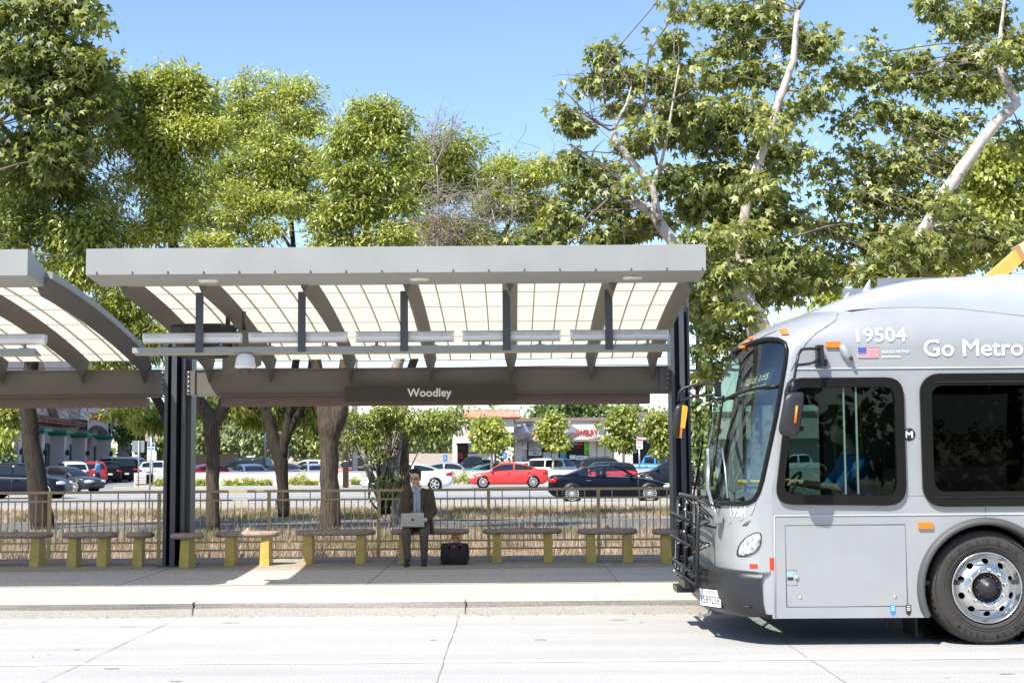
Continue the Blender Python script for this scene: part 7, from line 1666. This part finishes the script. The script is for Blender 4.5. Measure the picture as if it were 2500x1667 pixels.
MB().obox((PX+.125, PY-.168, 1.04), .055, .008, .012, Matrix.Rotation(rad(4), 3, 'Y')).build('breast_pocket', M['hair'], MAN)
for w in (wl, wr_): MB().cap(w+V((0, .0, 0)), w+V((0, -.02, -.003)), .031, .03).build('shirt_cuff', M['white'], MAN)
# trousers
g = MB(); g.cap(lh, rh, .10, .10)
for h_, k_, a_ in ((lh, lk, la), (rh, rk, ra)):
    g.cap(h_+V((0, 0, 0)), k_+V((0, .02, 0)), .098, .072); g.cap(k_+V((0, .01, -.005)), (k_+a_)/2, .070, .058); g.cap((k_+a_)/2, a_+V((0, 0, .03)), .058, .052)
rm(g, 'trousers', M['trouser'], MAN, .009, 2)
for a_, nm in ((la, 0), (ra, 1)):
    g = MB(); t = V((-.01+.02*nm, -.17, 0)); b = V((a_.x, a_.y, .19)); g.cap(b+V((0, .03, .0)), b+V((0, -.10, -.005)), .04, .04); g.cap(b+V((0, -.07, -.008)), b+t+V((0, .02, -.008)), .042, .034); g.cap(b, a_+V((0, 0, .02)), .042, .046)
    sh_ = rm(g, 'shoe', M['shoe'], MAN, .007, 2); g = MB(); 
    rings = [[(b.x+w_*math.sin(q)*1.0, b.y-.05+.13*math.cos(q), z) for q in [2*math.pi*i/16 for i in range(16)]] for z, w_ in ((.150, .042), (.152, .044), (.168, .044), (.170, .04))]
    g.loft(rings, True, True); g.build('sole', mat('brown sole', (.06, .025, .018), .6), sh_)
# laptop on his knees
pl0, pr0, pt_ = at(981, 1281, PY-.44), at(1034, 1279, PY-.44), at(980, 1252.5, PY-.48)
LAP = thing('laptop', (PX-.06, PY-.4, .7), 'open silver laptop with a dark round lid mark on the seated man', 'laptop')
cx = (pl0.x+pr0.x)/2+.0; wL = .325; zb = .71; rot = Matrix.Rotation(rad(-1.2), 3, 'Y')
def lpt(u, v, w): q = rot @ V((u, 0, 0)); return V((cx, PY-.435, zb)) + q + V((0, -.05*v, .185*v)) + V((0, -w*.96, -w*.26))
pv = rrect(-wL/2, wL/2, 0, 1, .012); pv = [(u, v) for u, v in rpoly([(-wL/2, 0), (wL/2, 0), (wL/2, 1), (-wL/2, 1)], .02, 4)]
g = MB(); g.prism(pv, lambda a, b: lpt(a, b, .004), lambda a, b: lpt(a, b, -.004)); lid = g.build('lid', mat('aluminium lid', (.60, .57, .53), .45, .2), LAP)
g = MB(); g.prism([(.019*math.cos(a), .5+.09*math.sin(a)) for a in np.linspace(0, 2*math.pi, 20)[:-1]], lambda a, b: lpt(a, b, .0045), lambda a, b: lpt(a, b, .006)); g.build('lid_mark', M['hair'], lid)
g = MB(); g.add([lpt(-wL/2+.01, .05, -.005), lpt(wL/2-.01, .05, -.005), lpt(wL/2-.01, .95, -.005), lpt(-wL/2+.01, .95, -.005)], [(0, 1, 2, 3)]); g.build('screen', M['black'], lid)
g = MB(); g.bbox(cx-wL/2, cx+wL/2, PY-.435, PY-.215, zb-.012, zb+.004, .004); g.build('keyboard_base', lid.data.materials[0], LAP)
# bag
bx = (1074+1145)/2; BX0, BX1 = at(1075.5, 1370, 20.55).x, at(1144.5, 1370, 20.55).x; bcx = (BX0+BX1)/2; bz = .15; bh = .305
BAG = thing('bag', (bcx, 20.62, .15), 'black briefcase bag with tan leather handles and corners beside the man', 'bag'); M['tan'] = mat('tan leather', (.33, .12, .05), .5)
M['canvas'] = mat('black nylon', (.012, .011, .010), .7, bump=.3, bscale=20)
g = MB(); g.sm = True; rings = []
for y, s_ in ((20.50, .9), (20.52, .985), (20.56, 1), (20.68, 1), (20.72, .985), (20.74, .9)):
    P = rpoly([(-.21, 0), (.21, 0), (.198, bh*.97), (.0, bh*1.0), (-.198, bh*.97)], [.035, .035, .05, .3, .05], 5); rings.append([(bcx+a*s_, y+(.02 if False else 0), bz+.002+b*(s_ if b > .1 else 1)) for a, b in P])
g.loft(rings, True, True); g.build('bag_body', M['canvas'], BAG)
for s_ in (-1, 1):
    g = MB(); P = [(.212, 0), (.212, .07), (.185, .055), (.15, 0)]; g.prism([(s_*a, b) for a, b in P], lambda a, b: (bcx+a, 20.505, bz+.004+b), lambda a, b: (bcx+a*1.01, 20.56, bz+.003+b)); g.build('corner_patch', M['tan'], BAG)
for y in (20.53, 20.70):
    g = MB(); g.tube([(bcx-.075, y-.02, bz+bh-.05)] + [(bcx-.075*math.cos(a), y, bz+bh-.0+.085*math.sin(a)) for a in np.linspace(.0, math.pi, 13)] + [(bcx+.075, y-.02, bz+bh-.05)], .010, 7)
    for s_ in (-1, 1): g.obox((bcx+s_*.075, y-.026, bz+bh-.055), .028, .008, .055)
    g.build('handle', M['tan'], BAG)
g = MB(); g.ell((bcx-.005, 20.499, bz+bh-.045), .022, .005, .015, 12, 6); g.build('leather_badge', M['tan'], BAG)
g = MB(); g.tube([(bcx-.19, 20.6, bz+bh-.01), (bcx, 20.6, bz+bh+.004), (bcx+.19, 20.6, bz+bh-.01)], .006, 5); g.build('zip', M['tan'], BAG)
g = MB(); g.add([(bcx-.09, 20.60, bz+bh-.03), (bcx+.0, 20.6, bz+bh-.03), (bcx-.01, 20.61, bz+bh+.02), (bcx-.085, 20.61, bz+bh+.045)], [(0, 1, 2, 3)]); tag(g.build('paper', M['white'], org=(bcx-.05, 20.6, bz+bh)), 'folded white paper sticking out of the black bag', 'paper')
# bus driver
DR = thing('person', (3.2, YS+.62, 1.1), 'bus driver in a bright blue shirt behind the steering wheel', 'person')
M['drvshirt'] = mat('bright blue work shirt', (.03, .24, .55), .7, bump=.2, bscale=14)
def simple_person(root, sc, top, org, sit=False):
    pass
dx_, dy_ = 3.17, YS+.62
g = MB(); g.cap((dx_, dy_, 1.2), (dx_-.02, dy_, 1.62), .15, .13); g.cap((dx_-.02, dy_, 1.65), (dx_-.07, dy_, 1.78), .06, .055); hd = V((dx_-.13, dy_, 1.88)); g.ell(hd, .095, .076, .115, 16, 12); g.ell(hd+V((-.05, 0, -.06)), .05, .05, .05, 10, 8); g.ell(hd+V((-.1, 0, -.01)), .018, .014, .02, 8, 6)
for s_ in (-1, 1):
    sh = V((dx_-.02, dy_+s_*.19, 1.6)); el = V((dx_-.20, dy_+s_*.25, 1.36)); w = V((2.60, dy_+s_*.17, 1.42)); g.cap((dx_-.02, dy_, 1.6), sh, .07, .06); g.cap(sh, el, .05, .042); g.cap(el, w, .042, .03)
    g.cap(w, w+V((-.05, 0, .0)), .03, .03)
    for k in range(4): g.cap(w+V((-.07, -.03+.02*k, .0)), w+V((-.095, -.03+.02*k, -.03)), .010, .009)
    g.cap(w+V((-.03, -s_*.03, .01)), w+V((-.07, -s_*.045, .0)), .011, .009)
    g.cap((dx_, dy_+s_*.1, 1.2), (dx_-.45, dy_+s_*.13, 1.17), .08, .07); g.cap((dx_-.45, dy_+s_*.13, 1.17), (dx_-.55, dy_+s_*.13, .72), .06, .045)
dbody = rm(g, 'body', M['skin'], DR, .012, 2)
g = MB(); g.cap((dx_, dy_, 1.18), (dx_-.02, dy_, 1.56), .185, .165)
for s_ in (-1, 1):
    sh = V((dx_-.02, dy_+s_*.2, 1.59)); el = V((dx_-.17, dy_+s_*.25, 1.40)); g.cap((dx_-.02, dy_, 1.6), sh, .09, .085); g.cap(sh, el, .08, .07)
rm(g, 'shirt', M['drvshirt'], DR, .012, 2)
g = MB(); g.ell(hd+V((.025, 0, .035)), .095, .082, .10, 14, 10); rm(g, 'hair', M['hair'], DR, .01, 2)
g = MB(); g.cap((dx_+.0, dy_-.1, 1.19), (dx_-.43, dy_-.13, 1.165), .098, .082); g.cap((dx_+.0, dy_+.1, 1.19), (dx_-.43, dy_+.13, 1.165), .098, .082); rm(g, 'trousers', M['shoe'], DR, .014, 2)
# hi-vis vest on the bulkhead
g = MB(); p = V((3.56, YS+.55, 1.62)); g.sm = True; g.loft([[(3.50+.02*math.sin(k*2+j), YS+.25+.09*k, 1.88-.06*j-(.03*math.cos(k*1.7))) for k in range(7)] for j in range(6)], False)
o = g.build('safety_vest', [mat('lime vest', (.25, .75, .05), .6)], org=(3.5, YS+.5, 1.7), fix=False); tag(o, 'lime and orange safety vest hanging behind the bus driver', 'vest')
# walking man in the car park
px, Yp = 238, 100; p = at(px, 1172, Yp); k = 1.75
WM = thing('person', (p.x, Yp, 0), 'man in a blue t-shirt and black shorts walking across the car park', 'person'); X0 = p.x
g = MB(); g.ell((X0-.06, Yp, 1.63), .085, .08, .115, 12, 10); g.cap((X0-.02, Yp, 1.5), (X0-.05, Yp, 1.56), .06, .05); g.cap((X0, Yp, 1.0), (X0, Yp, 1.4), .14, .15)
g.cap((X0, Yp-.18, 1.42), (X0-.05, Yp-.22, 1.15), .05, .042); g.cap((X0-.05, Yp-.22, 1.15), (X0-.28, Yp-.2, 1.12), .04, .03); g.cap((X0, Yp+.18, 1.42), (X0+.06, Yp+.22, 1.15), .05, .042); g.cap((X0+.06, Yp+.22, 1.15), (X0-.1, Yp+.2, .98), .04, .03)
for k_ in range(4): g.cap((X0-.30, Yp-.23+.02*k_, 1.12), (X0-.36, Yp-.23+.02*k_, 1.10), .012, .01)
for y, kx, fx, fz in ((-.09, -.10, -.02, .12), (.09, .12, .30, .16)):
    g.cap((X0, Yp+y, .92), (X0+kx, Yp+y, .50), .09, .06); g.cap((X0+kx, Yp+y, .50), (X0+fx, Yp+y, fz), .06, .04)
wb = rm(g, 'body', M['skin'], WM, .02, 1)
g = MB(); g.cap((X0, Yp, .98), (X0, Yp, 1.38), .19, .19); g.cap((X0, Yp-.16, 1.42), (X0-.03, Yp-.21, 1.24), .08, .075); g.cap((X0, Yp+.16, 1.42), (X0+.04, Yp+.21, 1.24), .08, .075); rm(g, 'shirt', mat('sky blue t-shirt', (.08, .27, .68), .8), WM, .02, 1)
g = MB(); g.cap((X0, Yp-.09, .90), (X0-.08, Yp-.09, .55), .13, .11); g.cap((X0, Yp+.09, .90), (X0+.10, Yp+.09, .56), .13, .11); rm(g, 'shorts', M['black'], WM, .02, 1)
for fx, y, fz in ((-.02, -.09, .05), (.30, .09, .09)): MB().cap((X0+fx+.03, Yp+y, fz), (X0+fx-.15, Yp+y, fz-.01), .05, .045).build('shoe', M['black'], WM)
MB().ell((X0-.045, Yp, 1.67), .095, .09, .09, 12, 8).build('hair', mat('grey hair', (.12, .11, .10), .8), WM)
# driver of the black coupe
cxx = at(1452, 1120, 54).x; CD = thing('person', (cxx+.25, 54.2, .5), 'driver silhouette inside the black coupe', 'person')
g = MB(); dx2 = at(1476, 1120, 54).x; g.ell((dx2, 54.3, 1.17), .09, .08, .12, 12, 8); g.cap((dx2-.05, 54.3, .6), (dx2-.03, 54.3, .95), .17, .15); g.cap((dx2, 54.3, 1.0), (dx2, 54.3, 1.08), .06, .05); g.cap((dx2, 54.1, .95), (dx2+.4, 54.1, .85), .05, .035); g.cap((dx2, 54.5, .95), (dx2+.4, 54.45, .85), .05, .035)
for y in (54.06, 54.1, 54.14, 54.42, 54.45, 54.49): g.cap((dx2+.42, y, .86), (dx2+.47, y, .84), .012, .01)
rm(g, 'body', M['hair'], CD, .015, 1)
g = MB(); g.obox((dx2-.26, 54.3, .98), .12, .42, .35); g.obox((dx2-.28, 54.3, 1.12), .08, .25, .16); g.obox((dx2-.26, 53.75, .98), .12, .42, .35); g.obox((dx2-.28, 53.75, 1.12), .08, .25, .16)
off = ORG[bc.name]; g.build('seat', M['black'], bc)
